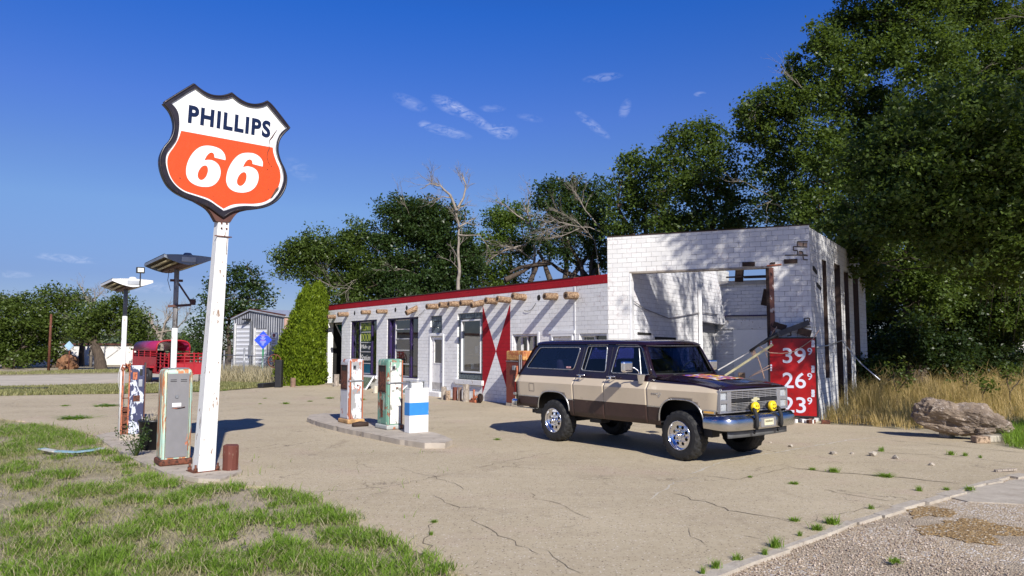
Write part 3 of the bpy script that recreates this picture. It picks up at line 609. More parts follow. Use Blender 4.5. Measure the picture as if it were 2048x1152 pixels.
# display window in its glass-block surround
pn = rect(920.5, 960.5, 639, 746); hole3 = [pn[0], pn[1], pn[2], pn[3]]
blocks(FAB, w3, 8, 12, st, hole=hole3)
mb = MB(); e = .055
for q in ((pn[0], pn[0] + e, pn[2], pn[3]), (pn[1] - e, pn[1], pn[2], pn[3]), (pn[0] + e, pn[1] - e, pn[2], pn[2] + e), (pn[0] + e, pn[1] - e, pn[3] - e, pn[3])): fbar(mb, FAB, *q, -.14, -.02)
W3 = mb.build('window', M['white_clean'], st, world=True, bevel=.006)
P = FAB.P; MB().add([P(pn[0], pn[2], -.08), P(pn[1], pn[2], -.08), P(pn[1], pn[3], -.08), P(pn[0], pn[3], -.08)], [(0, 1, 2, 3)]).build('pane', M['glassdark'], W3, world=True, fix=False)
bandmb(FAB, w3[0] - .12, w3[1] + .08, w3[2] - .17, w3[2], th=.1, d=.09).build('window_sill', M['white_worn'], st, world=True, bevel=.01)
W4, q4 = win(FAB, w4, (.27, .53, .78), (.25,), jamb=.05, mull=.028, jm='muntin')
W6, q6 = win(FBC, w6, (.5,), (), jamb=.04, mull=.03, jm='muntin', rowpane=0)
mb = MB(); fbar(mb, FAB, w4[1] + .02, w4[1] + .1, w4[2], w4[3] + .05, -.02, .02); fbar(mb, FAB, d5[0] - .1, d5[1] + .1, d5[3], d5[3] + .09, -.02, .035); mb.build('trim', M['white_paint'], st, world=True)
# corner post, lintel beam and the bent door in the recess
cp = MB(); a0 = FAB.P(.02, 0, 0); cp.beam(FAB.P(.08, 0.02, -.1), FAB.P(.06, door_rec[3], -.1), .12, .12); cp.build('porch_post', M['white_paint'], st, world=True, bevel=.008)
bandmb(FAB, -.15, door_rec[1], -.03, .05, th=.9, d=.25).build('porch_step', M['concrete_old'], st, world=True, bevel=.02)
M['teal_glass'] = plain('teal_glass', (.008, .07, .065), .12, var=.5, scale=3, bmp=0)
FDoor = Frame(FAB.P(.25, 0, -.35), (FAB.ex * 1.0 - FAB.n * .55).to_2d())
mb = MB(); dw = (door_rec[1] - .3) * .95; zt = door_rec[3] - .06
def q3(fr, a, b_, c, d, w=.05): mb.beam(fr.P(a, b_, 0), fr.P(c, d, 0), w, w)
q3(FDoor, 0, zt, dw, zt); q3(FDoor, 0, zt, dw * .95, .7); q3(FDoor, dw * .35, zt, dw, 1.4); q3(FDoor, dw, zt, dw, .1, .07); q3(FDoor, dw * .55, zt - .95, dw, zt - .95)
bd = mb.build('bent_door', M['muntin'], st, world=True)
mb = MB(); mb.add([FDoor.P(.05, zt, -.02), FDoor.P(dw * .33, zt, -.02), FDoor.P(dw * .95, .8, -.03)], [(0, 1, 2)]); mb.add([FDoor.P(dw * .42, zt, -.02), FDoor.P(dw, zt, -.02), FDoor.P(dw, 1.5, -.02)], [(0, 1, 2)])
mb.build('pane', M['teal_glass'], bd, world=True, fix=False)
# roof beam ends (vigas)
def viga(tip, root, r=.105, fr=FAB, drop=0, parent=st):
    a, z = fr.uv(*root); L_ = .5; best = None
    for k in range(20, 90):
        L_ = k / 100; p = fr.P(a, z, L_); q_ = proj(p)
        e = abs(q_[0] - tip[0])
        if best is None or e < best[0]: best = (e, L_)
    L_ = best[1]; zt = None
    # height of the tip from its pixel
    s_, z2 = fr.uv(tip[0], tip[1], L_); rr = random.Random(int(tip[0])); mb = MB(); p0 = fr.P(a, z, -.06); p1 = fr.P(a + rr.uniform(-.02, .02), z + (z2 - z) * 1.0, L_)
    n = 7; pts = [p0.lerp(p1, i / n) for i in range(n + 1)]; r_ = r * rr.uniform(.9, 1.1)
    mb.tube(pts, [r_ * (1 + rr.uniform(-.05, .05)) for _ in pts], 14); o = mb.build('roof_beam', M['viga'], parent, world=True, bevel=.012)
    mb = MB(); mb.tube([p1 + (p1 - p0).normalized() * .001, p1 + (p1 - p0).normalized() * .004], [r_ * .55, r_ * .5], 12); mb.build('heart', M['darkwood'], o, world=True)
def proj(p):
    q = Vector(p) - CP; yy = q.y * math.cos(TH) + q.z * math.sin(TH); zz_ = -q.y * math.sin(TH) + q.z * math.cos(TH); return (1024 + FP * q.x / yy, 576 - FP * zz_ / yy)
c4 = lambda x, y: (820 + x / 3.2, 500 + y / 3.2)
c44 = lambda x, y: (640 + x / 5.76, 600 + y / 5.76)
for tp, rt in (((12, 207), (62, 203)), ((85, 196), (178, 190)), ((208, 168), (322, 164)), ((475, 143), (578, 140)), ((652, 132), (770, 132))): viga(c44(*tp), c44(*rt), .10)
viga(c44(995, 152), c44(1112, 85), .105)
for tp, rt in (((105, 363), (178, 360)), ((187, 352), (243, 350)), ((246, 346), (312, 345)), ((322, 340), (398, 336)), ((392, 354), (468, 332)), ((482, 324), (552, 328)), ((560, 313), (638, 322)), ((655, 295), (735, 304)), ((860, 297), (936, 297)), ((995, 291), (1066, 292))): viga(c4(*tp), c4(*rt), .108)
for c in (c44(400, 152), c44(868, 112), c44(1000, 92), c4(825, 305)):   # empty sockets
    a, z = FAB.uv(*c); mb = MB(); rr = random.Random(int(c[0])); lp = [(a + .085 * math.cos(k) * rr.uniform(.75, 1.1), z + .105 * math.sin(k) * rr.uniform(.8, 1.15)) for k in [i * math.pi / 6 for i in range(12)]]
    mb.shape([lp], -.0, .004, lambda a_, b_, d: FAB.P(a_, b_, d)); mb.build('beam_socket', M['dark'], st, world=True)
# small lamp and cable at the corner
mb = MB(); pc = FAB.P(-.05, FAB.uv(650, 636)[1] - .12, .3); mb.lathe([(.02, .1), (.05, .09), (.13, 0), (.12, 0), (.04, .07)], Matrix.Translation(pc), 16); mb.tube([pc + Vector((0, 0, .09)), pc + Vector((.05, .1, .2)), FAB.P(.1, pc.z + .25, 0)], .012, 6)
mb.build('corner_lamp', M['white_clean'], st, world=True)
# sagging cable under the beams
mb = MB()
for a, b_, sag in ((c4(0, 440), c4(100, 380), .1), (c4(735, 385), c4(810, 340), .12)):
    p, q_ = [FAB.P(*FAB.uv(*w_), .03) for w_ in (a, b_)]; mb.tube([p.lerp(q_, k / 8) - Vector((0, 0, sag * (1 - (2 * k / 8 - 1) ** 2))) for k in range(9)], .007, 5)
mb.build('cable', M['black'], st, world=True)
# seam between the two bays
bandmb(FBC, .0, .05, 0, HS - band - .002, th=0, d=.012).build('corner_trim', M['white_paint'], st, world=True)
# goods inside the display window
mb = MB(); fbar(mb, FAB, pn[0] - .1, pn[1] + .3, pn[2] + .62, pn[2] + .66, -.9, -.4); sh_ = mb.build('shelf', M['wood'], W3, world=True)
goods = [(.25, .68, .16, .26, 'white_clean'), (.55, .68, .12, .2, 'galv'), (.42, .12, .2, .2, 'white_clean'), (.8, .1, .13, .16, 'steel'), (1.0, .1, .16, .2, 'purple'), (.85, .7, .2, .3, 'darkwood')]
for a, z, w_, h_, mm in goods:
    mb = MB(); s_ = pn[0] + a; d_ = -.6 if z > .5 else -.35; c_ = FAB.P(s_, pn[2] + z, d_)
    if mm in ('galv', 'steel'): mb.lathe([(0, 0), (w_ / 2, 0), (w_ / 2, h_), (w_ / 3, h_ * 1.06), (0, h_ * 1.06)], Matrix.Translation(c_), 18)
    else:
        fbar(mb, FAB, s_ - w_ / 2, s_ + w_ / 2, pn[2] + z, pn[2] + z + h_, d_ - w_ / 2, d_ + w_ / 2)
    mb.build('shelf_goods', M[mm], W3, world=True, bevel=.01)
mb = MB(); fbar(mb, FAB, pn[0] - .2, pn[1] + .4, pn[2] + .02, pn[2] + .10, -1.0, -.25); mb.build('window_ledge', M['wood'], W3, world=True)

# ================================================================== GARAGE
ga = thing('ruined_garage', 'roofless white block garage with a wide open front, beside the station', 'building', (pC.x, pC.y, 0), math.atan2(FCD.ex.y, FCD.ex.x))
oL = FCD.uv(1261, 700)[0]; oR = FCD.uv(1549, 700)[0]; oT = (FCD.uv(1262, 543)[1] + FCD.uv(1545, 532)[1]) / 2
GT = .28
# front wall, top corner blocks missing
mb = wall_mb(FCD, LCD, HG, GT, [[oL, oR, -1, oT]], z0=-.03)
mb.build('front_wall', M['bCD'], ga, world=True, fix=False)
bandmb(FCD, -.01, LCD + .01, HG, HG + .03, th=GT, d=.012).build('coping', M['darkwood'], ga, world=True)
bandmb(FCD, oL, oR, oT - .05, oT, th=GT, d=.006).build('lintel', plain('dirty_lintel', (.30, .26, .22), .8, var=.3), ga, world=True)
# cracked blocks at the upper right corner: recessed darker joints standing open
c6 = lambda x, y: (1500 + x / 5.24, 480 + y / 5.24)
def decal(fr, pxs, mat, d=.004, parent=None, name='patch', d0=0.0):
    mb = MB(); lp = [fr.uv(*p) for p in pxs]; mb.shape([lp], d0, d, lambda a_, b_, dd: fr.P(a_, b_, dd)); return mb.build(name, mat, parent, world=True)
crk = MB()
def crackline(fr, pxs, w, mb, d=.004):
    q_ = [fr.uv(*p) for p in pxs]
    for i in range(len(q_) - 1):
        a, b_ = q_[i], q_[i + 1]; mb.beam(fr.P(a[0], a[1], d * .5), fr.P(b_[0], b_[1], d * .5), d if False else .006, w, up=tuple(fr.n.cross(Vector((b_[0] - a[0], 0, 0)) if False else Vector((0, 0, 1)))) )
for px in ([(497, 18), (605, 18)], [(497, 18), (497, 66)], [(455, 68), (560, 72)], [(560, 28), (556, 72), (600, 74)], [(455, 68), (455, 110), (500, 112), (500, 155)], [(515, 118), (550, 122), (556, 155), (600, 160)], [(365, 160), (500, 158), (605, 165)], [(555, 165), (560, 205), (605, 208)], [(420, 960), (432, 1000), (390, 1005)], [(570, 862), (570, 820), (622, 818), (625, 860)], [(455, 910), (640, 912)]):
    crk = MB(); crackline(FCD, [c6(*p) for p in px], .03, crk); crk.build('block_crack', M['crack'], ga, world=True)
stainm = plain('clay_stain', (.50, .33, .22), .9, var=.3, scale=8)
for px in ([(505, 25), (555, 28), (552, 62), (508, 60)], [(560, 30), (600, 28), (600, 66), (562, 64)], [(512, 122), (545, 125), (545, 150), (515, 150)]): decal(FCD, [c6(*p) for p in px], stainm, .002, ga, 'bare_block')
# steel plates, beam ends in the lintel
for px in ([(0 - 80, 232), (52, 230), (52, 274), (-80, 278)], [(356, 203), (497, 198), (497, 242), (358, 250)], [(210, 238), (262, 232), (264, 248), (212, 252)]):
    decal(FCD, [c6(*p) for p in px], M['darkwood'], .035, ga, 'steel_plate')
decal(FCD, [c6(*p) for p in ([(175, 265), (330, 250), (330, 262), (178, 277)])], M['rust_orange'], .03, ga, 'rust_strip')
# right jamb timbers
mb = MB(); fbar(mb, FCD, oR - .16, oR - .08, 0, oT - .05, -.2, .03); mb.build('jamb_post', M['darkwood'], ga, world=True)
mb = MB(); fbar(mb, FCD, oR - .08, oR + .03, 0, oT - .05, -.2, .02); mb.build('jamb_post', peeling('rusty_jamb', (.22, .09, .06), [((.5, .42, .38), .58, 1.4), ((.05, .02, .015), .6, 2.2)], scale=5), ga, world=True)
mb = MB(); fbar(mb, FCD, oL - .0, oL + .05, 0, oT - .05, -.24, .01); mb.build('jamb_post', M['white_paint'], ga, world=True)
# side wall with tall slots
def sideS(u, v=650): return FDE.uv(u, v)[0]
slots = []
for u0, u1, v0, v1 in ((1648, 1655.5, 522, 757), (1672, 1683, 530, 860), (1691, 1699, 545, 860), (1708.5, 1718.5, 545, 860)):
    slots.append([sideS(u0), sideS(u1), max(-.1, FDE.uv((u0 + u1) / 2, v1)[1]), min(HG - .15, FDE.uv((u0 + u1) / 2, v0)[1])])
LDE = sideS(1733)
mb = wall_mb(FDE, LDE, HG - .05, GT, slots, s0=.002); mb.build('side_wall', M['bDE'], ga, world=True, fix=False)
for s_ in slots:
    mb = MB(); fbar(mb, FDE, s_[1] - .05, s_[1] - .003, s_[2], s_[3], -.275, .012); fbar(mb, FDE, s_[0] + .01, s_[1] - .05, s_[3] - .12, s_[3] - .01, -.26, -.04); mb.build('window_jamb', M['darkwood'], ga, world=True)
decal(FDE, [c6(1155, 405), c6(1212, 410), c6(1214, 345), c6(1155, 345)], M['rust'], .01, ga, 'brick_cap')
for px in ([(655, 272), (672, 275), (703, 325), (705, 362), (690, 358), (655, 310)], [(693, 443), (712, 450), (748, 500), (745, 532), (730, 525), (697, 480)]): decal(FDE, [c6(*p) for p in px], M['dark'], .004, ga, 'broken_hole')
# left interior wall, broken at its far end
FIL = Frame(FCD.P(oL - .02, 0, -GT), dirSide.to_2d())   # faces the opening: its outward side is +n
def il(u, v):
    return FIL.uv(u, v)
i_end = il(1449, 640)[0]; door_s = il(1403, 700)[0]
top = [il(1262, 545), il(1290, 543), il(1330, 543), il(1370, 543), il(1400, 543), il(1420, 545), il(1437, 551), il(1437, 558)]
ztop = HG - .2
lp = [(0, 0), (0, ztop), (il(1380, 545)[0], ztop), (il(1432, 545)[0], ztop - .15), (il(1436, 560)[0], il(1436, 560)[1]), (il(1440, 575)[0], il(1440, 575)[1]), (il(1444, 600)[0], il(1444, 600)[1]), (il(1447, 625)[0], il(1447, 625)[1]), (il(1451, 648)[0], il(1451, 648)[1]), (il(1446, 649)[0], il(1446, 649)[1]), (door_s, il(1403, 642)[1]), (door_s, 0)]
mb = MB(); mb.shape([lp], -.22, 0, lambda a_, b_, d: FIL.P(a_, b_, d)); mb.build('inner_wall', M['bIN'], ga, world=True, fix=False)
mb = MB(); s_ = il(1397, 650)[0]; mb.beam(FIL.P(s_, 0, .06), FIL.P(s_, il(1397, 580)[1], .06), .11, .11); mb.build('conduit_pipe', M['white_paint'], ga, world=True)
# inside wall below: boarded openings seen low on it
c5 = lambda x, y: (1200 + x / 2.743, 440 + y / 2.743)
decal(FIL, [c5(*p) for p in ((300, 640), (415, 645), (415, 700), (300, 700))], M['dark'], .01, ga, 'low_opening')
decal(FIL, [c5(*p) for p in ((205, 615), (278, 620), (278, 632), (205, 628))], M['dark'], .02, ga, 'iron_bracket')
mb = MB(); q_ = [FIL.P(*FIL.uv(*c5(*p)), .05) for p in ((175, 445), (240, 490), (370, 540), (450, 525), (545, 508), (640, 520))]; mb.tube(q_, .016, 6); mb.build('cable', plain('grey_cable', (.25, .24, .25), .7), ga, world=True)
# back wall: upper block part, beam, lower wall, white sheet
depthB = i_end + .25; FBK = Frame(FIL.P(depthB, 0, .35) - FCD.ex * 3.2, FCD.ex); LB = 9.6
LB = (FDE.P(depthB, 0, -.3) - FBK.P(0, 0, 0)).dot(FBK.ex) 
def bk(u, v): return FBK.uv(u, v)
zb1 = bk(1500, 640)[1]; zb2 = bk(1500, 569)[1]; zsh = bk(1500, 658)[1]
s_l = bk(1452, 600)[0]
wall_mb(FBK, LB, zb2, .25, [], s0=s_l - .2, z0=zb1).build('back_wall', M['bBK'], ga, world=True, fix=False)
mb = MB(); fbar(mb, FBK, s_l - .35, LB, zb2, bk(1500, 561)[1], -.3, .08); mb.build('roof_plate', plain('dusty_timber', (.40, .38, .36), .85), ga, world=True)
mb = MB(); fbar(mb, FBK, s_l - .35, LB, bk(1500, 632.5)[1], bk(1500, 630)[1], .03, .1); mb.build('steel_rail', M['purple'], ga, world=True)
mb = MB(); fbar(mb, FBK, s_l - .3, LB, zsh, zb1, -.2, .06); mb.build('back_beam', M['white_worn'], ga, world=True)
s_d = bk(1428, 720)[0]; s_w = bk(1468, 720)[0]
wall_mb(FBK, LB, zsh, .22, [], s0=s_d, z0=0).build('lower_wall', M['bIN'], ga, world=True, fix=False)
mb = MB(); fbar(mb, FBK, s_w, LB - .5, .12, zsh - .01, .02, .05); mb.build('white_sheet', plain('white_sheet', (.88, .88, .88), .45, var=.02, bmp=0), ga, world=True)
# stair stringer with lit gaps behind
FST = Frame(FBK.P(0, 0, -.9), FCD.ex)
mb = MB(); a0, z0_ = FST.uv(1400, 700); a1, z1_ = FST.uv(1450, 646)
nst = 6
for k in range(nst):
    sa = a0 + (a1 - a0) * k / nst; za_ = z0_ + (z1_ - z0_) * k / nst; fbar(mb, FST, sa, sa + (a1 - a0) / nst * 1.6, za_ - .12, za_ + .06, -.2, .2)
mb.beam(FST.P(a0, z0_ - .15, .2), FST.P(a1 + .3, z1_ - .1, .2), .04, .2); mb.build('stair', M['darkwood'], ga, world=True)
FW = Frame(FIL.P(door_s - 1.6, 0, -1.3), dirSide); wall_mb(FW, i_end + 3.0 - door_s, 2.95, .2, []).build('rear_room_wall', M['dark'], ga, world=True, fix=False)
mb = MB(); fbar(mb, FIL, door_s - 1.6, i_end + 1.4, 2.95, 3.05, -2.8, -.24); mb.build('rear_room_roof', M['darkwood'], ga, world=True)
# fallen roof timbers over the back wall, hanging board
mb = MB(); rr = random.Random(9)
for k in range(7):
    a = s_l + rr.uniform(-.3, 3.4); z = zb2 + .1 + rr.uniform(.1, .3); mb.beam(FBK.P(a, z, rr.uniform(0, .6)), FBK.P(a + rr.uniform(.8, 2.2), z + rr.uniform(-.12, .25), rr.uniform(0, .6)), .12, .05)
mb.beam(FBK.P(s_l + .5, zb2 + .1, .2), FBK.P(s_l + .6, HG + .1, .5), .3, .05)
mb.build('fallen_roof', M['darkwood'], ga, world=True)
mb = MB(); a, z = FCD.uv(*c6(185, 505)); a2, z2 = FCD.uv(*c6(150, 680)); mb.beam(FCD.P(a, z, -.5), FCD.P(a2, z2, -.55), .28, .04, up=tuple(FCD.n)); mb.build('hanging_board', M['darkwood'], ga, world=True)
mb = MB(); mb.add([tuple(p + Vector((0, 0, .006))) for p in (FCD.P(0, 0, 0), FCD.P(LCD, 0, 0), FDE.P(LDE, 0, 0), FBK.P(0, 0, -3))], [(0, 1, 2, 3)]); mb.build('inside_floor', M['concrete_old'], ga, world=True, fix=False)
# left outer wall of garage above the station roof
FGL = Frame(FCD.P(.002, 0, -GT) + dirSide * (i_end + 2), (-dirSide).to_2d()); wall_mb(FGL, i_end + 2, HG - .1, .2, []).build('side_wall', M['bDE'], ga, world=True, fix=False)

# ---- crossed beams, straps and rope in front of the opening
xb = thing('collapsed_awning', 'dark crossed beams with tangled straps hanging over the red price board', 'awning remains', tuple(FCD.P(oR, 0, .1)))
mb = MB(); cc = lambda x, y, d=.12: FCD.P(*FCD.uv(*c6(x, y), d), d)
mb.beam(cc(245, 885), cc(380, 925), .05, .15); mb.build('broken_beam', M['darkwood'], xb, world=True); mb = MB(); mb.beam(cc(500, 945), cc(640, 985), .05, .18); mb.build('broken_beam', M['darkwood'], xb, world=True)
mb = MB(); mb.beam(cc(210, 1020, .18), cc(620, 862, .14), .05, .13); mb.build('broken_beam', plain('grey_beam', (.06, .06, .065), .7), xb, world=True)
c7 = lambda x, y, d=.3: FCD.P(*FCD.uv(1390 + x / 7.2, 600 + y / 7.2, d), d)
mb = MB(); mb.tube([c7(1190, 500, .25), c7(1060, 560, .25), c7(1000, 605, .28), c7(900, 660, .3), c7(790, 740, .32)], [.05, .045, .05, .03, .04], 7); mb.build('tangled_strap', M['black'], xb, world=True)
M['pole_wood'] = plain('pale_pole_wood', (.36, .33, .20), .8, var=.2); M['strap'] = plain('tan_strap', (.42, .28, .20), .7, var=.2)
mb = MB(); mb.beam(c7(1120, 640, .25), c7(430, 1090, .5), .03, .055); mb.build('leaning_pole', M['pole_wood'], xb, world=True)
mb = MB(); mb.beam(c7(790, 745, .3), c7(330, 1010, .6), .02, .03); mb.build('leaning_pole', plain('grey_pole', (.42, .42, .40), .7), xb, world=True)
mb = MB(); rr = random.Random(2)
for k in range(14):
    a = Vector((rr.uniform(820, 870), rr.uniform(690, 740))); mb.tube([c7(a.x, a.y, .3), c7(a.x + rr.uniform(-25, 20), a.y + 50, .33), c7(a.x + rr.uniform(-30, 30), a.y + rr.uniform(60, 110), .3)], .006, 4)
mb.tube([c7(1180, 385, .2), c7(1130, 450, .2), c7(1070, 560, .22), c7(1060, 590, .2)], .012, 5); mb.tube([c7(930, 670, .3), c7(1000, 720, .3), c7(1080, 760, .28), c7(1250, 770, .25), c7(1430, 740, .22), c7(1560, 660, .2), c7(1700, 560, .18), c7(1790, 430, .15)], .011, 5)
mb.tube([c7(880, 770, .3), c7(930, 900, .32), c7(1000, 1130, .35)], .014, 5); mb.tube([c7(1000, 700, .3), c7(1040, 830, .3)], .008, 4); mb.tube([c7(1070, 940, .3), c7(780, 1110, .4)], .008, 4); mb.tube([c7(1070, 985, .3), c7(800, 1100, .4)], .008, 4)
mb.build('strap_bundle', M['strap'], xb, world=True)
mb = MB(); mb.beam(FCD.P(*FCD.uv(1483, 745, -.6), -.6), FCD.P(FCD.uv(1483, 745, -.6)[0], 0, -.6), .16, .1); mb.build('stub_post', M['wood'], xb, world=True)
tag(MB().tube([FDE.P(.0, FDE.uv(1640, 695)[1], .05), FDE.P(sideS(1655), FDE.uv(1660, 690)[1], .06), FDE.P(sideS(1676), FDE.uv(1676, 681)[1], .08), AT(1722, 727, 17.5), AT(1760, 760, 17.0)], .014, 6).build('rope', M['galv'], None), 'thin pale rope running from the garage side wall down into the weeds', 'rope')

# ---- price board
ps = thing('price_board', 'red fuel price board showing 39, 26 and 23, leaning on the garage pier', 'price sign', tuple(FCD.P(FCD.uv(1585, 830)[0], 0, .2)))
FPS = Frame(FCD.P(0, 0, .16), FCD.ex)
cs = lambda x, y: (1520 + x / 5.2375, 640 + y / 5.2375)
s0, zt0 = FPS.uv(*cs(98, 198)); s1, zt1 = FPS.uv(*cs(576, 200)); _, zb0 = FPS.uv(*cs(576, 1008)); zt = (zt0 + zt1) / 2 + .01; zb_ = FPS.uv(*cs(340, 1000))[1]; zb_ = (zb_ + zb0) / 2
mb = MB(); fbar(mb, FPS, s0, s1, zb_, zt, -.03, 0); mb.build('panel', plain('faded_red_enamel', (.33, .004, .006), .38, var=.35, scale=2.2, dirt=(.19, .006, .008), dirt_amt=.5, bmp=.05), ps, world=True)
mb = MB(); e = .035
for q in ((s0 - e, s0, zb_ - e, zt + e), (s1, s1 + e, zb_ - e, zt + e), (s0, s1, zt, zt + e), (s0, s1, zb_ - e, zb_)): fbar(mb, FPS, *q, -.05, .015)
mb.build('frame', M['black'], ps, world=True, bevel=.004)
M['digit'] = plain('pale_blue_white_digits', (.60, .62, .72), .5, var=.06)
def ptxt(txt, x0, x1, y0, y1, mat='digit', bold=.010, parent=ps, name='number', fr=FPS):
    a0, zl = fr.uv(*cs(x0, y1)); a1, zh = fr.uv(*cs(x1, y0)); mb = text_mb(txt, zh - zl, lambda a, b_, d: Vector((a, b_, d)), 0, .006, bold=bold); k = (a1 - a0) / mb.tw
    mb.v = [fr.P(a0 + v[0] * k, zl + v[1], v[2]) for v in mb.v]; return mb.build(name, M[mat], parent, world=True)
for tx, y0, y1 in (('39', 292, 452), ('26', 552, 712), ('23', 810, 968)):
    ptxt(tx, 240, 478, y0, y1)
for y0, y1 in ((292, 368), (556, 628), (812, 886)): ptxt('9', 496, 546, y0, y1, bold=.015)
mb = MB()
for y0, y1 in ((210, 280), (478, 545), (730, 800)):
    for k in range(5): a0, z0_ = FPS.uv(*cs(538 + (k % 2) * 3, y0 + (y1 - y0) * k / 5)); fbar(mb, FPS, a0, a0 + .07, z0_ - .045, z0_, 0, .004)
for y in (215, 240, 262, 465, 490, 515): a0, z0_ = FPS.uv(*cs(108, y)); fbar(mb, FPS, a0, a0 + .04, z0_ - .045, z0_, 0, .004)
mb.build('side_lettering', M['digit'], ps, world=True)
mb = MB(); fbar(mb, FPS, s0 + .1, s0 + .2, 0, zb_ - e, -.05, 0); fbar(mb, FPS, s1 - .2, s1 - .1, 0, zb_ - e, -.05, 0); mb.build('leg', M['rust'], ps, world=True)
# fallen bricks below it
rr = random.Random(5)
for k in range(9):
    p = FCD.P(oR + .1 + rr.uniform(0, 1.1), .05, rr.uniform(.1, .3)); mb = MB(); T = Matrix.Translation(p) @ Matrix.Rotation(rr.uniform(0, 3), 4, 'Z'); mb.box(-.1, .1, -.05, .05, -.05, .04, T=T)
    o = mb.build('loose_brick', M['rust'] if k % 2 else M['white_worn'], None, bevel=.008); tag(o, 'broken brick lying at the foot of the pier under the price board', 'brick', 'broken bricks under the price board')
# ================================================================== THE ROADSIDE SIGN
dI = Vector((-FAB.ex.x, -FAB.ex.y, 0)); nI = Vector((-FAB.n.x, -FAB.n.y, 0))    # island direction (away) and across it (away, right)
def smooth(pts, corners=(), k=4):
    """closed Catmull-Rom through pts, sharp at the corner indices"""
    n = len(pts); cs_ = set(corners); out = []
    for i in range(n):
        p1 = Vector(pts[i]); p2 = Vector(pts[(i + 1) % n]); p0 = Vector(pts[i - 1]) if i not in cs_ else p1 * 2 - p2; p3 = Vector(pts[(i + 2) % n]) if (i + 1) % n not in cs_ else p2 * 2 - p1
        for j in range(k):
            t = j / k; out.append(.5 * ((2 * p1) + (p2 - p0) * t + (2 * p0 - 5 * p1 + 4 * p2 - p3) * t * t + (3 * p1 - p0 - 3 * p2 + p3) * t ** 3))
    return [(p.x, p.y) for p in out]
pb = G(407, 946); sg = thing('roadside_sign', 'tall leaning white pole carrying a white and orange shield sign', 'sign', tuple(pb))
se = Vector((.735, .678, 0)).normalized(); sn = Vector((se.y, -se.x, 0))
lean = se * .030 * 0
so = AT(444, 440, 11.17) ; so = Vector((so.x, so.y, 0))
FSG = Frame(so - se * 2, se.to_2d())
k2 = lambda p: (300 + p[0] / 3.6, 140 + p[1] / 3.6)
k5 = lambda p: (360 + p[0] / 5.236, 190 + p[1] / 5.236)
def sgp(pts, f, d): return [FSG.uv(*f(p), d) for p in pts]
outer = [(320, 100), (355, 130), (400, 160), (450, 181), (510, 187), (560, 178), (592, 165), (640, 204), (700, 237), (760, 248), (815, 239), (848, 224), (880, 252), (940, 325), (1008, 415), (972, 447), (938, 492), (924, 540), (925, 595), (942, 655), (970, 715), (985, 775), (975, 845), (940, 910), (890, 955), (820, 985), (720, 1001), (640, 1006), (590, 1020), (530, 1058), (490, 1030), (430, 985), (350, 950), (250, 910), (180, 870), (130, 820), (95, 750), (78, 680), (80, 620), (105, 560), (145, 510), (170, 460), (180, 400), (170, 340), (145, 285), (102, 235), (180, 185), (250, 142)]
face = [(322, 133), (390, 183), (440, 205), (500, 211), (550, 207), (590, 195), (640, 235), (700, 261), (760, 269), (805, 264), (838, 250), (865, 283), (920, 350), (980, 420), (940, 452), (913, 500), (904, 560), (915, 620), (940, 680), (955, 740), (955, 800), (930, 870), (890, 928), (840, 963), (770, 983), (680, 981), (610, 990), (527, 1017), (480, 985), (420, 945), (340, 915), (250, 885), (190, 845), (145, 790), (120, 730), (107, 660), (115, 600), (150, 550), (185, 500), (200, 440), (205, 380), (200, 320), (180, 277), (146, 240), (200, 207), (260, 168)]
orange = [(225, 437), (885, 558), (890, 600), (910, 660), (935, 720), (939, 790), (915, 860), (870, 920), (820, 950), (750, 962), (660, 962), (590, 970), (530, 998), (480, 965), (420, 925), (330, 895), (250, 868), (190, 825), (150, 770), (130, 710), (125, 650), (140, 600), (175, 550), (205, 495)]
D0 = .10
of = smooth(sgp(outer, k2, D0 + .06), (0, 6, 11, 14, 29, 45)); ff = smooth(sgp(face, k2, D0 + .02), (0, 5, 10, 13, 27, 43))
M['frame_black'] = plain('sign_frame_black', (.018, .014, .018), .35, var=.3, dirt=(.10, .05, .035), dirt_amt=.3, scale=4)
M['sign_white'] = plain('enamel_white', (.84, .84, .83), .25, var=.02, dirt=(.70, .68, .62), dirt_amt=.1, bmp=0)
M['sign_orange'] = plain('enamel_orange', (.66, .078, .014), .28, var=.04, bmp=0)
M['navy'] = plain('enamel_navy', (.008, .014, .045), .25, var=.1, bmp=0)
FP3 = lambda a, b_, d: FSG.P(a, b_, d)
rim = MB(); rim.shape([of, ff], D0 - .06, D0 + .05, FP3)
shd = rim.build('shield_frame', M['frame_black'], sg, world=True, fix=False)
# an outer bead, slightly proud, following the frame
mb = MB(); loop = [FSG.P(a, b_, D0 + .045) for a, b_ in of] ; mb.tube(loop + [loop[0]], .016, 6, caps=False); mb.build('bead', M['frame_black'], shd, world=True)
mb = MB(); loop = [FSG.P(a, b_, D0 + .035) for a, b_ in ff]; mb.tube(loop + [loop[0]], .009, 6, caps=False); mb.build('inner_bead', M['steel'], shd, world=True)
mb = MB(); mb.shape([ff], D0 - .09, D0 + .02, FP3); fc = mb.build('sign_face', M['sign_white'], sg, world=True, fix=False)
ol = smooth(sgp(orange, k2, D0 + .024), (0, 1, 12)); mb = MB(); mb.shape([ol], D0 + .0205, D0 + .024, FP3); mb.build('orange_field', M['sign_orange'], fc, world=True, fix=False)
six1 = [(476, 682), (362, 655), (357, 622), (338, 603), (310, 608), (280, 637), (254, 686), (300, 679), (352, 690), (400, 727), (424, 785), (420, 850), (391, 908), (342, 948), (280, 962), (200, 955), (130, 925), (85, 880), (65, 820), (70, 742), (100, 660), (150, 590), (210, 545), (275, 530), (350, 538), (422, 567), (463, 613), (476, 655)]
h1 = [(270, 738), (289, 757), (293, 800), (276, 850), (247, 883), (216, 890), (191, 868), (185, 832), (201, 785), (234, 746)]
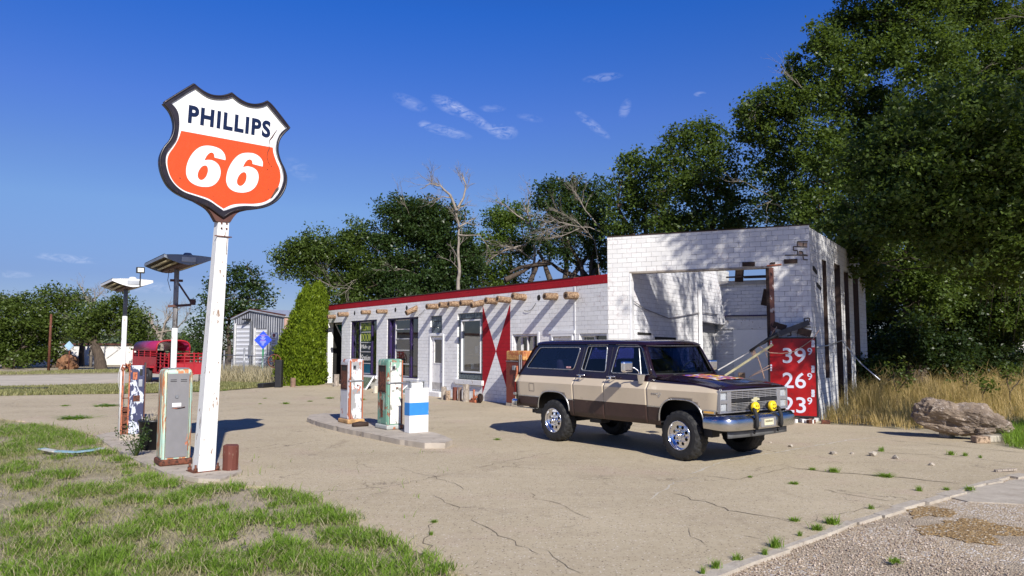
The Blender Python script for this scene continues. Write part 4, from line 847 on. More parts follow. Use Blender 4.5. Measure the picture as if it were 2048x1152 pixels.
six2 = [(865, 749), (760, 722), (756, 692), (735, 675), (703, 684), (677, 717), (659, 756), (710, 747), (768, 763), (808, 798), (823, 850), (815, 910), (783, 968), (730, 1007), (655, 1022), (572, 1010), (512, 970), (486, 912), (487, 850), (505, 780), (540, 710), (588, 650), (642, 615), (710, 605), (780, 615), (838, 652), (866, 700)]
h2 = [(675, 808), (694, 827), (697, 866), (685, 910), (656, 944), (625, 952), (601, 932), (597, 895), (614, 850), (644, 816)]
for sx_, hh_ in ((six1, h1), (six2, h2)):
    mb = MB(); mb.shape([smooth(sgp(sx_, k5, D0 + .028), (0, 1, 6)), smooth(sgp(hh_, k5, D0 + .028))], D0 + .0245, D0 + .028, FP3); mb.build('numeral', M['sign_white'], fc, world=True, fix=False)
ll = FSG.uv(*k5((82, 290)), D0 + .028); lr = FSG.uv(*k5((944, 452)), D0 + .028); ul = FSG.uv(*k5((96, 100)), D0 + .028); Ll = Vector(ll); ex_ = Vector(lr) - Ll; ey_ = Vector(ul) - Ll
mb = text_mb('PHILLIPS', 1.0, lambda a, b_, d: Vector((a, b_, d)), D0 + .0205, D0 + .026, bold=.040, space=1.16); tw = mb.tw
mb.v = [FSG.P(*(Ll + ex_ * (v[0] / tw) + ey_ * v[1]), v[2]) for v in mb.v]; mb.build('lettering', M['navy'], fc, world=True)
# rust wear on the enamel
M['chip'] = plain('bare_rusty_chip', (.10, .05, .035), .8, var=.4, scale=20)
def chip(pts, f, w, mat='chip', d=D0 + .029):
    mb = MB(); q_ = [FSG.P(*FSG.uv(*f(p), d), d) for p in pts]; mb.tube(q_, w, 5); return mb
m1 = chip([(1020, 360), (990, 400), (965, 440), (940, 470), (932, 520), (935, 560), (918, 600), (912, 650), (925, 700), (940, 730)], k5, [.002, .006, .009, .006, .004, .005, .004, .003, .003, .001]); m1.build('rust_crack', M['chip'], fc, world=True)
mb = MB(); mb.shape([sgp([(1033, 960), (1035, 985), (1000, 1030), (965, 1075), (945, 1085), (965, 1050), (985, 1015), (1005, 980)], k5, D0 + .029)], D0 + .0285, D0 + .030, FP3)
for x, y, r_ in ((158, 860, 5), (148, 840, 3), (599, 508, 4), (955, 240, 3), (990, 303, 3), (915, 780, 7), (960, 745, 6), (935, 857, 5), (925, 985, 5), (900, 1095, 6), (985, 752, 4), (348, 1060, 3), (0, 870, 7), (660, 235, 5)):
    a, b_ = FSG.uv(*k5((x, y)), D0 + .029); r_ = r_ * .0012; mb.shape([[(a + r_ * math.cos(t_) * random.uniform(.5, 1.3), b_ + r_ * math.sin(t_) * random.uniform(.5, 1.3)) for t_ in [i * math.pi / 4 for i in range(8)]]], D0 + .0285, D0 + .030, FP3)
mb.build('enamel_chips', M['chip'], fc, world=True)
# saddle under the shield
M['brown_metal'] = plain('brown_rusted_metal', (.09, .035, .025), .6, var=.3, scale=6)
sad = [(250, 905), (350, 948), (430, 985), (490, 1030), (530, 1058), (590, 1020), (640, 1006), (740, 1000), (640, 1025), (600, 1060), (575, 1098), (472, 1090), (455, 1060), (430, 1020), (385, 980)]
mb = MB(); mb.shape([smooth(sgp(sad, k2, D0), (0, 4, 7, 10, 11))], D0 - .09, D0 + .02, FP3); mb.build('saddle', M['brown_metal'], sg, world=True, fix=False)
# the pole: a tapered steel box, leaning a little
top = FSG.P(FSG.uv(444, 440, .02)[0], FSG.uv(444, 440, .02)[1], .02); bx = se * .5; mb = MB()
b0 = Vector((pb.x, pb.y, .03)); wt, wb_ = .085, .125; ea, eb = se, sn
vs = [b0 + ea * (sx_ * wb_) + eb * (sy_ * wb_ * .95) for sx_, sy_ in ((-1, 1), (1, 1), (1, -1), (-1, -1))] + [top + ea * (sx_ * wt) + eb * (sy_ * wt) for sx_, sy_ in ((-1, 1), (1, 1), (1, -1), (-1, -1))]
mb.add(vs, [(0, 1, 5, 4), (1, 2, 6, 5), (2, 3, 7, 6), (3, 0, 4, 7), (4, 5, 6, 7), (3, 2, 1, 0)]); pole = mb.build('pole', M['white_worn'], sg, world=True, bevel=.012)
mb = MB()
for sx_ in (-.45, .45):
    for zz_ in (-.06, -.14): p = top + ea * (sx_ * wt) + Vector((0, 0, zz_)) + eb * (wt + .001); mb.tube([p, p + eb * .02], [.014, .012], 6)
mb.build('bolts', M['rust'], pole, world=True)
mb = MB(); p = b0.lerp(top, .93); mb.beam(p + ea * .11 - eb * .02, p + ea * .11 + eb * .12, .012, .012); mb.beam(p - ea * .13 + eb * .1, p + ea * .13 + eb * .1, .014, .014); mb.tube([p + ea * .06 + eb * .1, p + ea * .05 + eb * .1 - Vector((0, 0, .25))], .004, 5); mb.build('bracket', M['rust'], pole, world=True)
bp = MB(); T = Matrix.Translation(b0) @ Matrix.Rotation(math.atan2(se.y, se.x), 4, 'Z'); bp.box(-.2, .2, -.16, .16, -.03, .015, T=T); bpo = bp.build('base_plate', M['rust'], sg, world=True, bevel=.005)
for sx_ in (-1, 1):
    for sy_ in (-1, 1):
        mb = MB(); q_ = T @ Vector((sx_ * .16, sy_ * .12, .015)); mb.tube([q_, q_ + Vector((0, 0, .10))], .017, 8); mb.tube([q_ + Vector((0, 0, .01)), q_ + Vector((0, 0, .05))], .032, 6, smooth=False); mb.build('anchor_bolt', M['rust'], bpo, world=True)

# ================================================================== ISLANDS
def slab(name, px, z, mat, seed, parent=None):
    pts = [(p.x, p.y) for p in (G(u, v, z) for u, v in px)]; o = sheet(name, wob(pts, .12, .012, seed), z, mat, z + .03); return o
slab('pump_island', [(614, 836), (640, 845), (690, 857), (740, 867), (800, 879), (850, 886), (890, 886), (906, 879), (880, 868), (820, 853), (750, 838), (695, 828), (650, 826), (622, 829)], .10, M['concrete_old'], 61)
slab('pump_island', [(192, 870), (222, 864), (262, 864), (320, 880), (400, 905), (476, 925), (484, 942), (440, 958), (395, 957), (330, 945), (262, 915), (225, 895)], .035, M['concrete_old'], 62)

# ================================================================== ISLAND LAMPS
def canopy_lamp(base, ztop, label, capmat, postmat, flood=False, arm=False, wf=.66):
    rz = math.atan2(nI.y, nI.x); t_ = thing('island_lamp', label, 'lamp post', tuple(base), rz, 'island lamps with hexagonal canopies')
    mb = MB(); mb.tube([(0, 0, 0), (0, 0, ztop * wf)], .048, 14); mb.build('pole', M['white_worn'], t_)
    mb = MB(); mb.tube([(0, 0, ztop * wf), (0, 0, ztop + .05)], .042, 14); mb.build('pole', postmat, t_)
    w_, l_ = .365, .86; N_ = 12
    def zt(x): return .045 + .018 * (1 - (x / w_) ** 2)
    def zbm(x): return -.105 * (1 - abs(x / w_) ** 1.5)
    xs = [-w_ + 2 * w_ * i / N_ for i in range(N_ + 1)]
    mb = MB(); mb.grid([[Vector((x, y, ztop + zt(x))) for x in xs] for y in (-l_, l_)], 0, False)
    for y in (-l_, l_):
        for i in range(N_): a, b_ = xs[i], xs[i + 1]; mb.add([(a, y, ztop + zbm(a)), (b_, y, ztop + zbm(b_)), (b_, y, ztop + zt(b_)), (a, y, ztop + zt(a))], [(0, 1, 2, 3)])
    for x in (-w_, w_): mb.add([(x, -l_, ztop), (x, l_, ztop), (x, l_, ztop + .045), (x, -l_, ztop + .045)], [(0, 1, 2, 3)])
    cv = mb.build('canopy', capmat, t_, fix=False); so_ = cv.modifiers.new('thickness', 'SOLIDIFY'); so_.thickness = .008
    mb = MB(); mb.lathe([(.0, ztop + .105), (.05, ztop + .10), (.09, ztop + .05)], Matrix.Translation((0, -l_ * .9, 0)), 16); mb.build('cap', capmat, cv)
    mb = MB(); mb.box(-.11, .11, -l_ - .012, -l_ - .002, ztop - .055, ztop + .03); mb.build('name_plate', M['galv'], cv, bevel=.01)
    mb = MB()
    for sg_ in (-1, 1):
        pts = [Vector((sg_ * x, y, ztop + zbm(x) + .055)) for y in (-l_ + .01, l_ - .01) for x in (.03, .2, .37)]; mb.add(pts, [(0, 1, 4, 3), (1, 2, 5, 4)])
        mb.add([(sg_ * .03, -l_ + .01, ztop - .105), (sg_ * .03, l_ - .01, ztop - .105), (sg_ * .03, l_ - .01, ztop + .02), (sg_ * .03, -l_ + .01, ztop + .02)], [(0, 1, 2, 3)])
    mb.build('reflector', plain('dark_reflector', (.075, .055, .035), .7, var=.4, scale=4), cv)
    mb = MB()
    mb.beam((0, -l_ + .01, ztop - .06), (0, l_ - .01, ztop - .06), .16, .08); mb.build('spine', M['brown_metal'], cv)
    for sg_ in (-1, 1):
        for x in (.155, .265):
            z_ = ztop + zbm(x) + .02; mb = MB(); mb.tube([(sg_ * x, -l_ + .12, z_), (sg_ * x, l_ - .12, z_)], .021, 8); mb.build('light_tube', plain('dusty_tube', (.42, .36, .22), .5, var=.1), cv)
    if flood:
        mb = MB(); p = Vector((.12, -l_ - .02, ztop + .06)); mb.tube([p - Vector((0, 0, .14)), p + Vector((0, 0, .12))], .013, 8); mb.box(p.x - .075, p.x + .075, p.y - .02, p.y + .06, p.z + .12, p.z + .24); f_ = mb.build('flood_lamp', M['black'], t_, bevel=.015)
        mb = MB(); mb.box(p.x - .055, p.x + .055, p.y - .026, p.y - .02, p.z + .14, p.z + .22); mb.build('lens', plain('pale_lens', (.8, .8, .7), .2, bmp=0), f_, bevel=.006)
    if arm:
        mb = MB(); mb.beam((-.1, 0, ztop - .3), (.1, 0, ztop - .3), .05, .04); mb.beam((-.12, 0, ztop - .75), (.22, -.12, ztop - .72), .05, .04); mb.beam((.03, 0, ztop - .34), (.24, -.12, ztop - .70), .03, .025); mb.box(.21, .29, -.16, -.08, ztop - .72, ztop - .62)
        mb.tube([(-.12, 0, ztop - .12), (-.14, 0, ztop - .3), (-.09, 0, ztop - .48)], .005, 5); mb.build('bracket_arm', M['brown_metal'], t_)
    return t_
pl = AT(341, 900, 12.75); canopy_lamp(Vector((pl.x, pl.y, 0)), 3.30, 'grey canopied lamp post rising behind the grey fronted fuel pump', plain('weathered_grey_canopy', (.20, .235, .30), .5, var=.1, scale=2, dirt=(.12, .13, .15), dirt_amt=.5), peeling('grey_post_paint', (.30, .29, .30), [((.10, .06, .045), .6, 1.2), ((.5, .5, .5), .58, 2)], scale=6, sc=(2, 2, .5)), arm=True)
pl = G(240, 874); canopy_lamp(pl, 3.15, 'white canopied lamp post with a small floodlight on top', M['white_clean'], plain('blue_grey_post', (.17, .19, .24), .6, var=.25, scale=4), flood=True, wf=.79)

# ================================================================== FUEL PUMPS
def pump(corner, wn, wd, h, label, shellm, panelm, facem, basem, kind, rz_off=0, hb=.10):
    c = Vector(corner) + nI * (wn / 2) + dI * (wd / 2); rz = math.atan2(nI.y, nI.x) + rz_off
    t_ = thing('fuel_pump', label, 'fuel pump', tuple(c), rz, 'old fuel pumps'); a, b_ = wn / 2, wd / 2
    mb = MB(); mb.box(-a - .03, a + .03, -b_ - .03, b_ + .03, 0, hb); mb.build('base', basem, t_, bevel=.03, seg=3)
    # shell as a rounded post with real recesses
    r_ = .045; z0, z1 = hb, h
    mb = MB()
    def ring(x0, x1, y0, y1, r, n=5):
        out = []
        for cx, cy, a0 in ((x1 - r, y0 + r, -90), (x1 - r, y1 - r, 0), (x0 + r, y1 - r, 90), (x0 + r, y0 + r, 180)):
            for i in range(n + 1): an = R(a0 + 90 * i / n); out.append((cx + r * math.cos(an), cy + r * math.sin(an)))
        return out
    lv = [(z0, 0, r_), (z1 - .06, 0, r_), (z1 - .03, .006, r_), (z1 - .01, .02, r_), (z1, .05, r_)]; rows = []
    for z, ins, r in lv: rr_ = ring(-a + ins, a - ins, -b_ + ins, b_ - ins, r); rows.append([Vector((x, y, z)) for x, y in rr_] + [Vector((rr_[0][0], rr_[0][1], z))])
    mb.grid(rows, 0, True); n_ = len(rows[0]) - 1; mb.f.append(tuple(len(mb.v) - n_ - 1 + i for i in range(n_))); mb.m.append(0); mb.sm.append(False)
    sh_ = mb.build('shell', shellm, t_)
    e = .052
    # the panel on the -y side (towards the road)
    mb = MB(); mb.box(-a + e, a - e, -b_ - .010, -b_ + .004, z0 + .02, z1 - .07); pn_ = mb.build('panel', panelm, t_, bevel=.006)
    mb = MB(); mb.box(-a - .010, -a + .004, -b_ + e, b_ - e, z0 + .02, z1 - .07); fn_ = mb.build('face', facem, t_, bevel=.006)
    mb = MB(); mb.box(a - .004, a + .010, -b_ + e, b_ - e, z0 + .02, z1 - .07); mb.box(-a + e, a - e, b_ - .004, b_ + .01, z0 + .02, z1 - .07); mb.build('back_panel', shellm, t_, bevel=.006)
    if kind == 'dial':
        for x0 in ((-a + .012, a - .040) if label.startswith('white') else (a - .040,)):
            mb = MB(); mb.box(x0, x0 + .028, -b_ - .006, -b_ + .02, z0 + .01, z1 - .03); mb.build('edge_strip', peeling('orange_strip', (.45, .13, .06), [((.16, .06, .03), .60, 2)], scale=7, sc=(1, 1, .3)), t_, bevel=.005)
    for x in (-a + e - .012, a - e + .006):     # trim beads on either side of the panel
        mb = MB(); mb.box(x, x + .006, -b_ - .013, -b_ + .0, z0 + .01, z1 - .05); mb.build('trim_bead', M['rust'], t_)
    if kind == 'dial':
        zz0, zz1 = z0 + (z1 - z0) * .50, z1 - .15
        mb = MB(); mb.box(-a - .013, -a - .0105, -b_ + .10, b_ - .10, zz0, zz1); mb.build('dial_opening', M['dark'], fn_)
        mb = MB()
        for q in ((-b_ + .085, -b_ + .10, zz0 - .015, zz1 + .015), (b_ - .10, b_ - .085, zz0 - .015, zz1 + .015), (-b_ + .10, b_ - .10, zz1, zz1 + .015), (-b_ + .10, b_ - .10, zz0 - .015, zz0)): mb.box(-a - .022, -a - .010, q[0], q[1], q[2], q[3])
        mb.build('dial_frame', M['brown_metal'], fn_)
        mb = MB(); mb.box(-a - .016, -a - .014, -b_ + .13, b_ - .14, zz0 + .02, zz1 - .12); mb.build('inner_works', M['rust'], fn_)
        mb = MB(); mb.box(-a - .016, -a - .012, -.05, .05, z0 + .15, z0 + .52); mb.build('face_patch', M['rust'], fn_) if label.startswith('green') or label.startswith('faded') else None
        mb = MB()
        for p in ring(-a - .006, a + .006, -b_ - .006, b_ + .006, .05): pass
        rr_ = ring(-a - .007, a + .007, -b_ - .014, b_ + .007, .05); zc = z0 + (z1 - z0) * .62
        mb.grid([[Vector((x, y, z)) for x, y in rr_] + [Vector((rr_[0][0], rr_[0][1], z))] for z in (zc, zc + .035)], 0, True); bn = mb.build('chrome_band', M['steel'], t_, fix=False); md = bn.modifiers.new('thickness', 'SOLIDIFY'); md.thickness = .004
        mb = MB(); zq = z1 - .24; mb.box(-.10, -.02, -b_ - .020, -b_ - .009, zq, zq + .10); wn_ = mb.build('counter_window', M['steel'], pn_, bevel=.004); mb = MB(); mb.box(-.085, -.035, -b_ - .023, -b_ - .0195, zq + .02, zq + .085); mb.build('glass', M['black'], wn_)
        mb = MB(); zq2 = z0 + (z1 - z0) * .56; mb.tube([(.02, -b_ - .01, zq2), (.02, -b_ - .035, zq2)], .018, 8); mb.build('nozzle_hook', M['rust'], pn_)
        mb = MB(); mb.box(-a + .09, a - .09, -b_ - .014, -b_ - .009, z0 + (z1 - z0) * .42, z0 + (z1 - z0) * .5); mb.build('plate', M['white_worn'] if label.startswith('green') else peeling('grey_plate', (.30, .30, .31), [((.55, .2, .1), .55, 3)]), pn_)
    else:
        for k in range(2):
            for xx in (-.12, .03): mb = MB(); mb.box(xx, xx + .09, -b_ - .014, -b_ - .009, z1 - .17 - k * .025, z1 - .162 - k * .025); mb.build('vent_slot', M['black'], pn_)
        mb = MB(); mb.box(-.085, .045, -b_ - .016, -b_ - .009, z0 + .80, z0 + .855); mb.build('white_label', M['white_clean'], pn_)
        mb = MB(); mb.tube([(-.02, -b_ - .012, z0 + .95), (-.02, -b_ - .022, z0 + .95)], [.03, .024], 10); mb.build('lock', M['steel'], pn_)
        mb = MB(); mb.add([(-.10, -b_ - .0105, z0 + .775), (.10, -b_ - .0105, z0 + .785), (.10, -b_ - .05, z0 + .80), (-.02, -b_ - .03, z0 + .77)], [(0, 1, 2, 3)]); mb.build('torn_flap', M['rust_orange'], pn_)
        mb = MB(); mb.box(-a + .05, a - .05, -b_ + .02, b_ - .02, z1, z1 + .012); mb.build('top_cap', M['steel'], t_, bevel=.005)
    return t_
m_pw = peeling('white_over_grey_pump', (.72, .72, .74), [((.33, .33, .33), .50, .75), ((.40, .13, .07), .58, 1.1)], scale=7, sc=(1, 1, .45))
m_pw2 = peeling('white_over_orange_pump', (.78, .77, .72), [((.30, .31, .27), .56, 1.3), ((.25, .42, .32), .60, .6), ((.30, .10, .04), .63, 2.2)], scale=7, sc=(1, 1, .6))
m_or = peeling('orange_primer', (.36, .13, .075), [((.62, .60, .58), .57, .8), ((.20, .07, .04), .63, 2.0)], scale=6, sc=(1, 1, .35))
m_lg = peeling('pale_grey_pump', (.52, .52, .55), [((.42, .17, .12), .60, .8), ((.3, .3, .3), .62, 2)], scale=4, sc=(1, 1, .6))
m_gn = peeling('sea_green_pump', (.15, .31, .23), [((.28, .10, .05), .56, 1.0), ((.45, .50, .40), .56, 1.6)], scale=6, sc=(1, 1, .5))
m_aq = peeling('aqua_streaked', (.42, .60, .50), [((.48, .18, .07), .50, .9), ((.62, .56, .38), .56, 1.4)], scale=7, sc=(2, 2, .22))
m_gp = peeling('bare_grey_panel', (.235, .23, .24), [((.50, .17, .09), .635, .8)], scale=3.2, sc=(1, 1, .6), metal=.2)
m_bp = peeling('blotched_blue_panel', (.60, .64, .72), [((.035, .04, .10), .50, .55), ((.45, .15, .07), .66, 1.2)], scale=7, sc=(1, 1, .55))
pump(G(697, 848, .10), .36, .52, 1.47, 'white and orange primer fuel pump at the far end of the island', peeling('lilac_white_shell', (.56, .56, .60), [((.36, .13, .075), .53, .9), ((.3, .3, .3), .62, 2)], scale=6, sc=(1, 1, .4)), m_pw, m_lg, plain('yellow_rust_base', (.45, .27, .12), .8, var=.4, scale=6), 'dial')
pump(G(775, 860, .10), .36, .52, 1.49, 'green and flaking white fuel pump beside the blue banded bin', m_gn, m_pw2, m_gn, peeling('base_paint', (.42, .44, .42), [((.4, .16, .08), .55, 1)], scale=6), 'dial')
pump(G(322, 933, .035), .42, .40, 1.48, 'grey fronted fuel pump with aqua edges beside the tall sign pole', m_aq, m_gp, m_aq, M['rust'], 'back')
# the gutted pump: open frame on its left, cover skewed to the right
c1_ = G(263, 879, .035); t_ = thing('fuel_pump', 'gutted fuel pump with blotched blue and white panel and open rusty frame', 'fuel pump', tuple(c1_), math.atan2(nI.y, nI.x) - .12, 'old fuel pumps')
mb = MB(); mb.box(-.22, .22, -.02, .42, -.03, .10); mb.build('base', M['concrete_old'], t_, bevel=.03)
mb = MB(); mb.box(-.07, .19, 0, .03, .10, 1.45); pn_ = mb.build('panel', m_bp, t_, bevel=.01)
for (x0, x1_, z0, z1_, mm) in ((-.02, .06, 1.17, 1.32, 'rust_orange'), (0.0, .12, .74, .86, 'rust'), (.10, .15, 1.25, 1.38, 'black'), (.085, .155, 1.03, 1.17, 'galv')):
    mb = MB(); mb.box(x0, x1_, -.008, -.0, z0, z1_); mb.build('opening' if mm != 'galv' else 'lock', M[mm], pn_, bevel=.006)
mb = MB(); mb.box(.195, .215, .0, .42, .12, 1.50); mb.build('skewed_cover', M['brown_metal'], t_)
for x, y in ((-.2, .01), (-.2, .38), (-.09, .0)):
    mb = MB(); mb.box(x, x + .025, y, y + .025, .08, 1.42); mb.build('frame_post', M['rust_orange'], t_)
for z in (.25, .55, .8, 1.38): mb = MB(); mb.box(-.19, -.07, .01, .03, z, z + .02); mb.build('frame_rail', M['rust'], t_)
mb = MB(); mb.box(-.19, -.08, .06, .34, .3, .62); mb.box(-.17, -.09, .1, .3, .1, .3); mb.build('motor', M['rust'], t_, bevel=.01)
mb = MB(); mb.grid([[Vector((-.235 - .04 * math.sin(i / 4 * math.pi), .02 + j * .09, .95 + i * .12)) for j in range(4)] for i in range(5)], 0); o = mb.build('side_sheet', M['white_worn'], t_, fix=False); md = o.modifiers.new('t', 'SOLIDIFY'); md.thickness = .004
mb = MB(); rr = random.Random(4)
for k in range(8): p = Vector((-.15, .05, 1.45)); mb.tube([p, p + Vector((rr.uniform(-.1, .1), rr.uniform(-.1, .1), rr.uniform(0, .05))), p + Vector((rr.uniform(-.12, .12), rr.uniform(-.1, .1), rr.uniform(-.15, .02)))], .012, 5)
mb.build('loose_cable', M['rust_orange'], t_)

# ------------------------------------------------------------------ blue banded bin with a towel box on it
cn = G(818.7, 866.7, .10); wn, wd, hb = .44, .22, .90; c = cn + nI * wn / 2 + dI * wd / 2
t_ = thing('litter_bin', 'square white bin with a bright blue band, at the near end of the island', 'bin', tuple(c), math.atan2(nI.y, nI.x))
m_w = peeling('bin_white', (.80, .80, .80), [((.45, .40, .36), .70, 2.0)], scale=5); m_b = peeling('bin_blue', (.03, .23, .62), [((.30, .45, .65), .62, 2.5)], scale=5)
mb = MB(); mb.box(-wn / 2, wn / 2, -wd / 2, wd / 2, 0, hb - .002); mb.build('body', m_w, t_, bevel=.006)
mb = MB(); mb.box(-wn / 2 - .003, wn / 2 + .003, -wd / 2 - .003, wd / 2 + .003, hb * .39, hb * .68); mb.build('blue_band', m_b, t_, bevel=.006)
mb = MB(); mb.box(-wn / 2 - .004, wn / 2 + .004, -wd / 2 - .004, wd / 2 + .004, hb - .01, hb + .006); mb.build('rim', M['white_worn'], t_)
t2 = thing('towel_box', 'white box with a grey lid standing on the blue banded bin', 'box', (c.x, c.y, c.z + hb + .006), math.atan2(nI.y, nI.x))
mb = MB(); mb.box(-.17, .10, -.08, .10, 0, .11); mb.build('body', M['white_clean'], t2, bevel=.006)
mb = MB(); mb.box(-.17, .10, -.083, -.0805, .052, .058); mb.build('joint', M['steel'], t2)
for x in (-.19, .12): mb = MB(); mb.box(x, x + .025, -.09, .0, 0, .13); mb.build('side_post', M['galv'], t2)
mb = MB(); mb.box(-.20, .16, -.10, .12, .13, .15); mb.build('lid', M['galv'], t2, bevel=.005)

# ------------------------------------------------------------------ tub with dry twigs
tb = G(293, 905); t_ = thing('plastic_tub', 'black plastic tub of dry twigs between the two left fuel pumps', 'tub', tuple(tb + Vector((0, .2, .0))))
mb = MB(); mb.lathe([(0, .0), (.19, 0), (.235, .52), (.25, .52), (.25, .56), (.225, .56), (.22, .50), (.0, .48)], None, 28); mb.build('body', plain('black_plastic', (.012, .013, .016), .35, var=.1, bmp=0), t_)
mb = MB(); rr = random.Random(6)
for k in range(60):
    a = rr.uniform(0, 6.28); r0 = rr.uniform(0, .18); p = Vector((r0 * math.cos(a), r0 * math.sin(a), .5)); q = p + Vector((rr.uniform(-.09, .09), rr.uniform(-.09, .09), rr.uniform(.08, .24))); mb.tube([p, p.lerp(q, .5) + Vector((rr.uniform(-.02, .02), 0, .01)), q], [.004, .003, .0015], 4)
mb.build('twigs', plain('dry_twig', (.42, .36, .27), .9), t_)

# ------------------------------------------------------------------ wooden posts
def post(u, v, wpx, vt, label, mat, name='wooden_post', cat='post', group=None, lean=0, sq=False, dy=0):
    b_ = G(u, v) + Vector((0, dy, 0)); r_ = wpx / 2 * b_.y / FP; h = (v - vt) * b_.y / FP; mb = MB(); rr = random.Random(int(u)); n = 12
    if sq: mb.box(-r_, r_, -r_ * .6, r_ * .6, -.02, h)
    else:
        pts = [(lean * k / 6 * h, 0, -.02 + (h + .02) * k / 6) for k in range(7)]; mb.tube(pts, [r_ * (1 + rr.uniform(-.03, .03)) for _ in pts], n)
        mb.sm = [False] * len(mb.sm)
        for i in range(len(mb.v)):
            x, y, z = mb.v[i]; a = math.atan2(y, x - 0); q = 1 + .05 * math.sin(a * 5 + u) + .03 * math.sin(a * 11); mb.v[i] = (x * q, y * q, z + (rr.uniform(-.01, .01) if z > h * .9 else 0))
    o = mb.build(name, mat, None, bevel=.006); o.location = b_; tag(o, label, cat, group)
    return o
post(461, 944, 29, 891, 'short brown painted post beside the tall sign pole', M['post_red'])
post(586, 774, 9.5, 756, 'short weathered post in front of the conifer hedge', plain('brown_grey_wood', (.22, .14, .10), .9, var=.3))
post(672.5, 773, 11, 749, 'pale grey post at the corner porch of the station', M['post'])
post(887.5, 799, 11, 774, 'split pale post, leftmost of the row below the display window', M['post'], group='posts stacked below the display window')
post(896, 800.5, 10, 781.5, 'shortest log of the row below the display window', M['wood'], group='posts stacked below the display window')
post(910, 800.5, 9.7, 775, 'dark brown post in the middle of the row below the display window', M['post_red'], group='posts stacked below the display window')
post(919.5, 801.5, 8, 775, 'thin grey brown post left of the tallest one below the window', plain('grey_brown', (.20, .14, .11), .9, var=.3), group='posts stacked below the display window')
post(931.6, 803, 13, 769, 'tallest and widest pale post of the row below the display window', M['post'], group='posts stacked below the display window')
post(751, 786, 9, 772, 'cream bucket standing under the first shop window', plain('cream_bucket', (.55, .50, .40), .6, var=.1), name='bucket', cat='bucket')
# white framed sashes leaning on the wall
def sash(u, v, w_, h_, label, tilt=.5, rz=0):
    s_, _ = FAB.uv(u, v); b_ = FAB.P(s_, 0, .55); t_ = thing('old_window_frame', label, 'window sash', tuple(b_), math.atan2(FAB.ex.y, FAB.ex.x) + rz, 'old sashes leaning on the station wall'); mb = MB()
    dy = h_ * math.sin(tilt); dz = h_ * math.cos(tilt); A_, B_ = Vector((-w_ / 2, 0, .02)), Vector((w_ / 2, 0, .02)); C_, D_ = B_ + Vector((0, dy, dz)), A_ + Vector((0, dy, dz))
    for p, q in ((A_, B_), (B_, C_), (C_, D_), (D_, A_)): mb.beam(p, q, .05, .05)
    mb.build('frame', M['white_clean'], t_); MB().add([A_, B_, C_, D_], [(0, 1, 2, 3)]).build('pane', plain('dusty_green_glass', (.13, .17, .12), .25, var=.4, scale=5, bmp=0), t_, fix=False)
sash(744, 780, 1.1, .62, 'white framed sash leaning under the first shop window', .6)
sash(838, 790, 1.2, .5, 'white framed sash lying against the wall left of the door', .9)
# rusty machinery
rp = G(948, 805); t_ = thing('rusty_machinery', 'rusty iron fitting and flywheel lying beneath the red bow on the wall', 'machinery', tuple(rp), math.atan2(FAB.ex.y, FAB.ex.x))
rr = random.Random(8); mb = MB(); mb.tube([(0, 0, .05), (-.02, 0, .3), (0, 0, .42)], [.05, .03, .04], 8); mb.box(-.16, .16, -.08, .08, 0, .08); mb.tube([(-.15, 0, .1), (.2, 0, .2)], .03, 8); mb.tube([(.0, 0, .15), (-.1, .05, .3), (-.02, .1, .1)], .015, 6)
for k in range(10): mb.tube([(rr.uniform(-.2, .2), rr.uniform(-.1, .1), 0), (rr.uniform(-.15, .15), rr.uniform(-.1, .1), rr.uniform(.1, .3))], rr.uniform(.008, .02), 5)
mb.build('body', M['rust_orange'], t_); mb = MB(); mb.lathe([(.13, -.03), (.15, -.03), (.15, .03), (.13, .03)], Matrix.Translation((.33, .02, .16)) @ Matrix.Rotation(R(80), 4, 'X'), 20, close=True); mb.lathe([(0, -.02), (.12, -.02), (.12, .02), (0, .02)], Matrix.Translation((.33, .02, .16)) @ Matrix.Rotation(R(80), 4, 'X'), 20); mb.build('flywheel', M['darkwood'], t_)

# ------------------------------------------------------------------ old drinks machine
vb = G(1012, 811.5); W_, D_, H_ = .92, .62, 1.72
t_ = thing('drinks_machine', 'rusty red brown drinks machine standing against the wall behind the truck', 'vending machine', tuple(vb), math.atan2(FAB.ex.y, FAB.ex.x))
m_vm = peeling('vending_red', (.17, .030, .016), [((.26, .08, .03), .60, 1.3)], scale=3, rough=.5); m_vt = peeling('vending_faded', (.42, .15, .05), [((.55, .30, .10), .52, 1.1), ((.22, .05, .02), .6, 2)], scale=6, rough=.6)
mb = MB(); mb.box(0, W_, 0, D_, .10, 1.40); mb.build('cabinet', m_vm, t_, bevel=.02)
mb = MB(); mb.box(-.004, W_ + .004, -.01, D_, 1.41, H_); mb.build('top_panel', m_vt, t_, bevel=.06, seg=4)
mb = MB(); mb.box(.0, W_, .0, D_ - .02, 0, .098); mb.build('plinth', M['concrete_old'], t_)
mb = MB(); mb.box(0, W_ * .72, -.015, -.004, 1.385, 1.405); mb.build('chrome_strip', M['steel'], t_)
mb = MB(); mb.box(.40, .54, -.06, -.0, 1.12, 1.26); cm_ = mb.build('coin_slot', M['steel'], t_, bevel=.01); mb = MB(); mb.tube([(.62, -.03, 1.25), (.66, -.05, 1.1), (.60, -.05, .9), (.6, -.02, .7)], .03, 8); mb.build('chute', M['rust_orange'], t_)
mb = MB(); mb.box(.71, .74, -.02, 0, .9, 1.6); mb.box(.80, .83, -.02, 0, .9, 1.6); mb.build('bottle_door', M['galv'], t_)
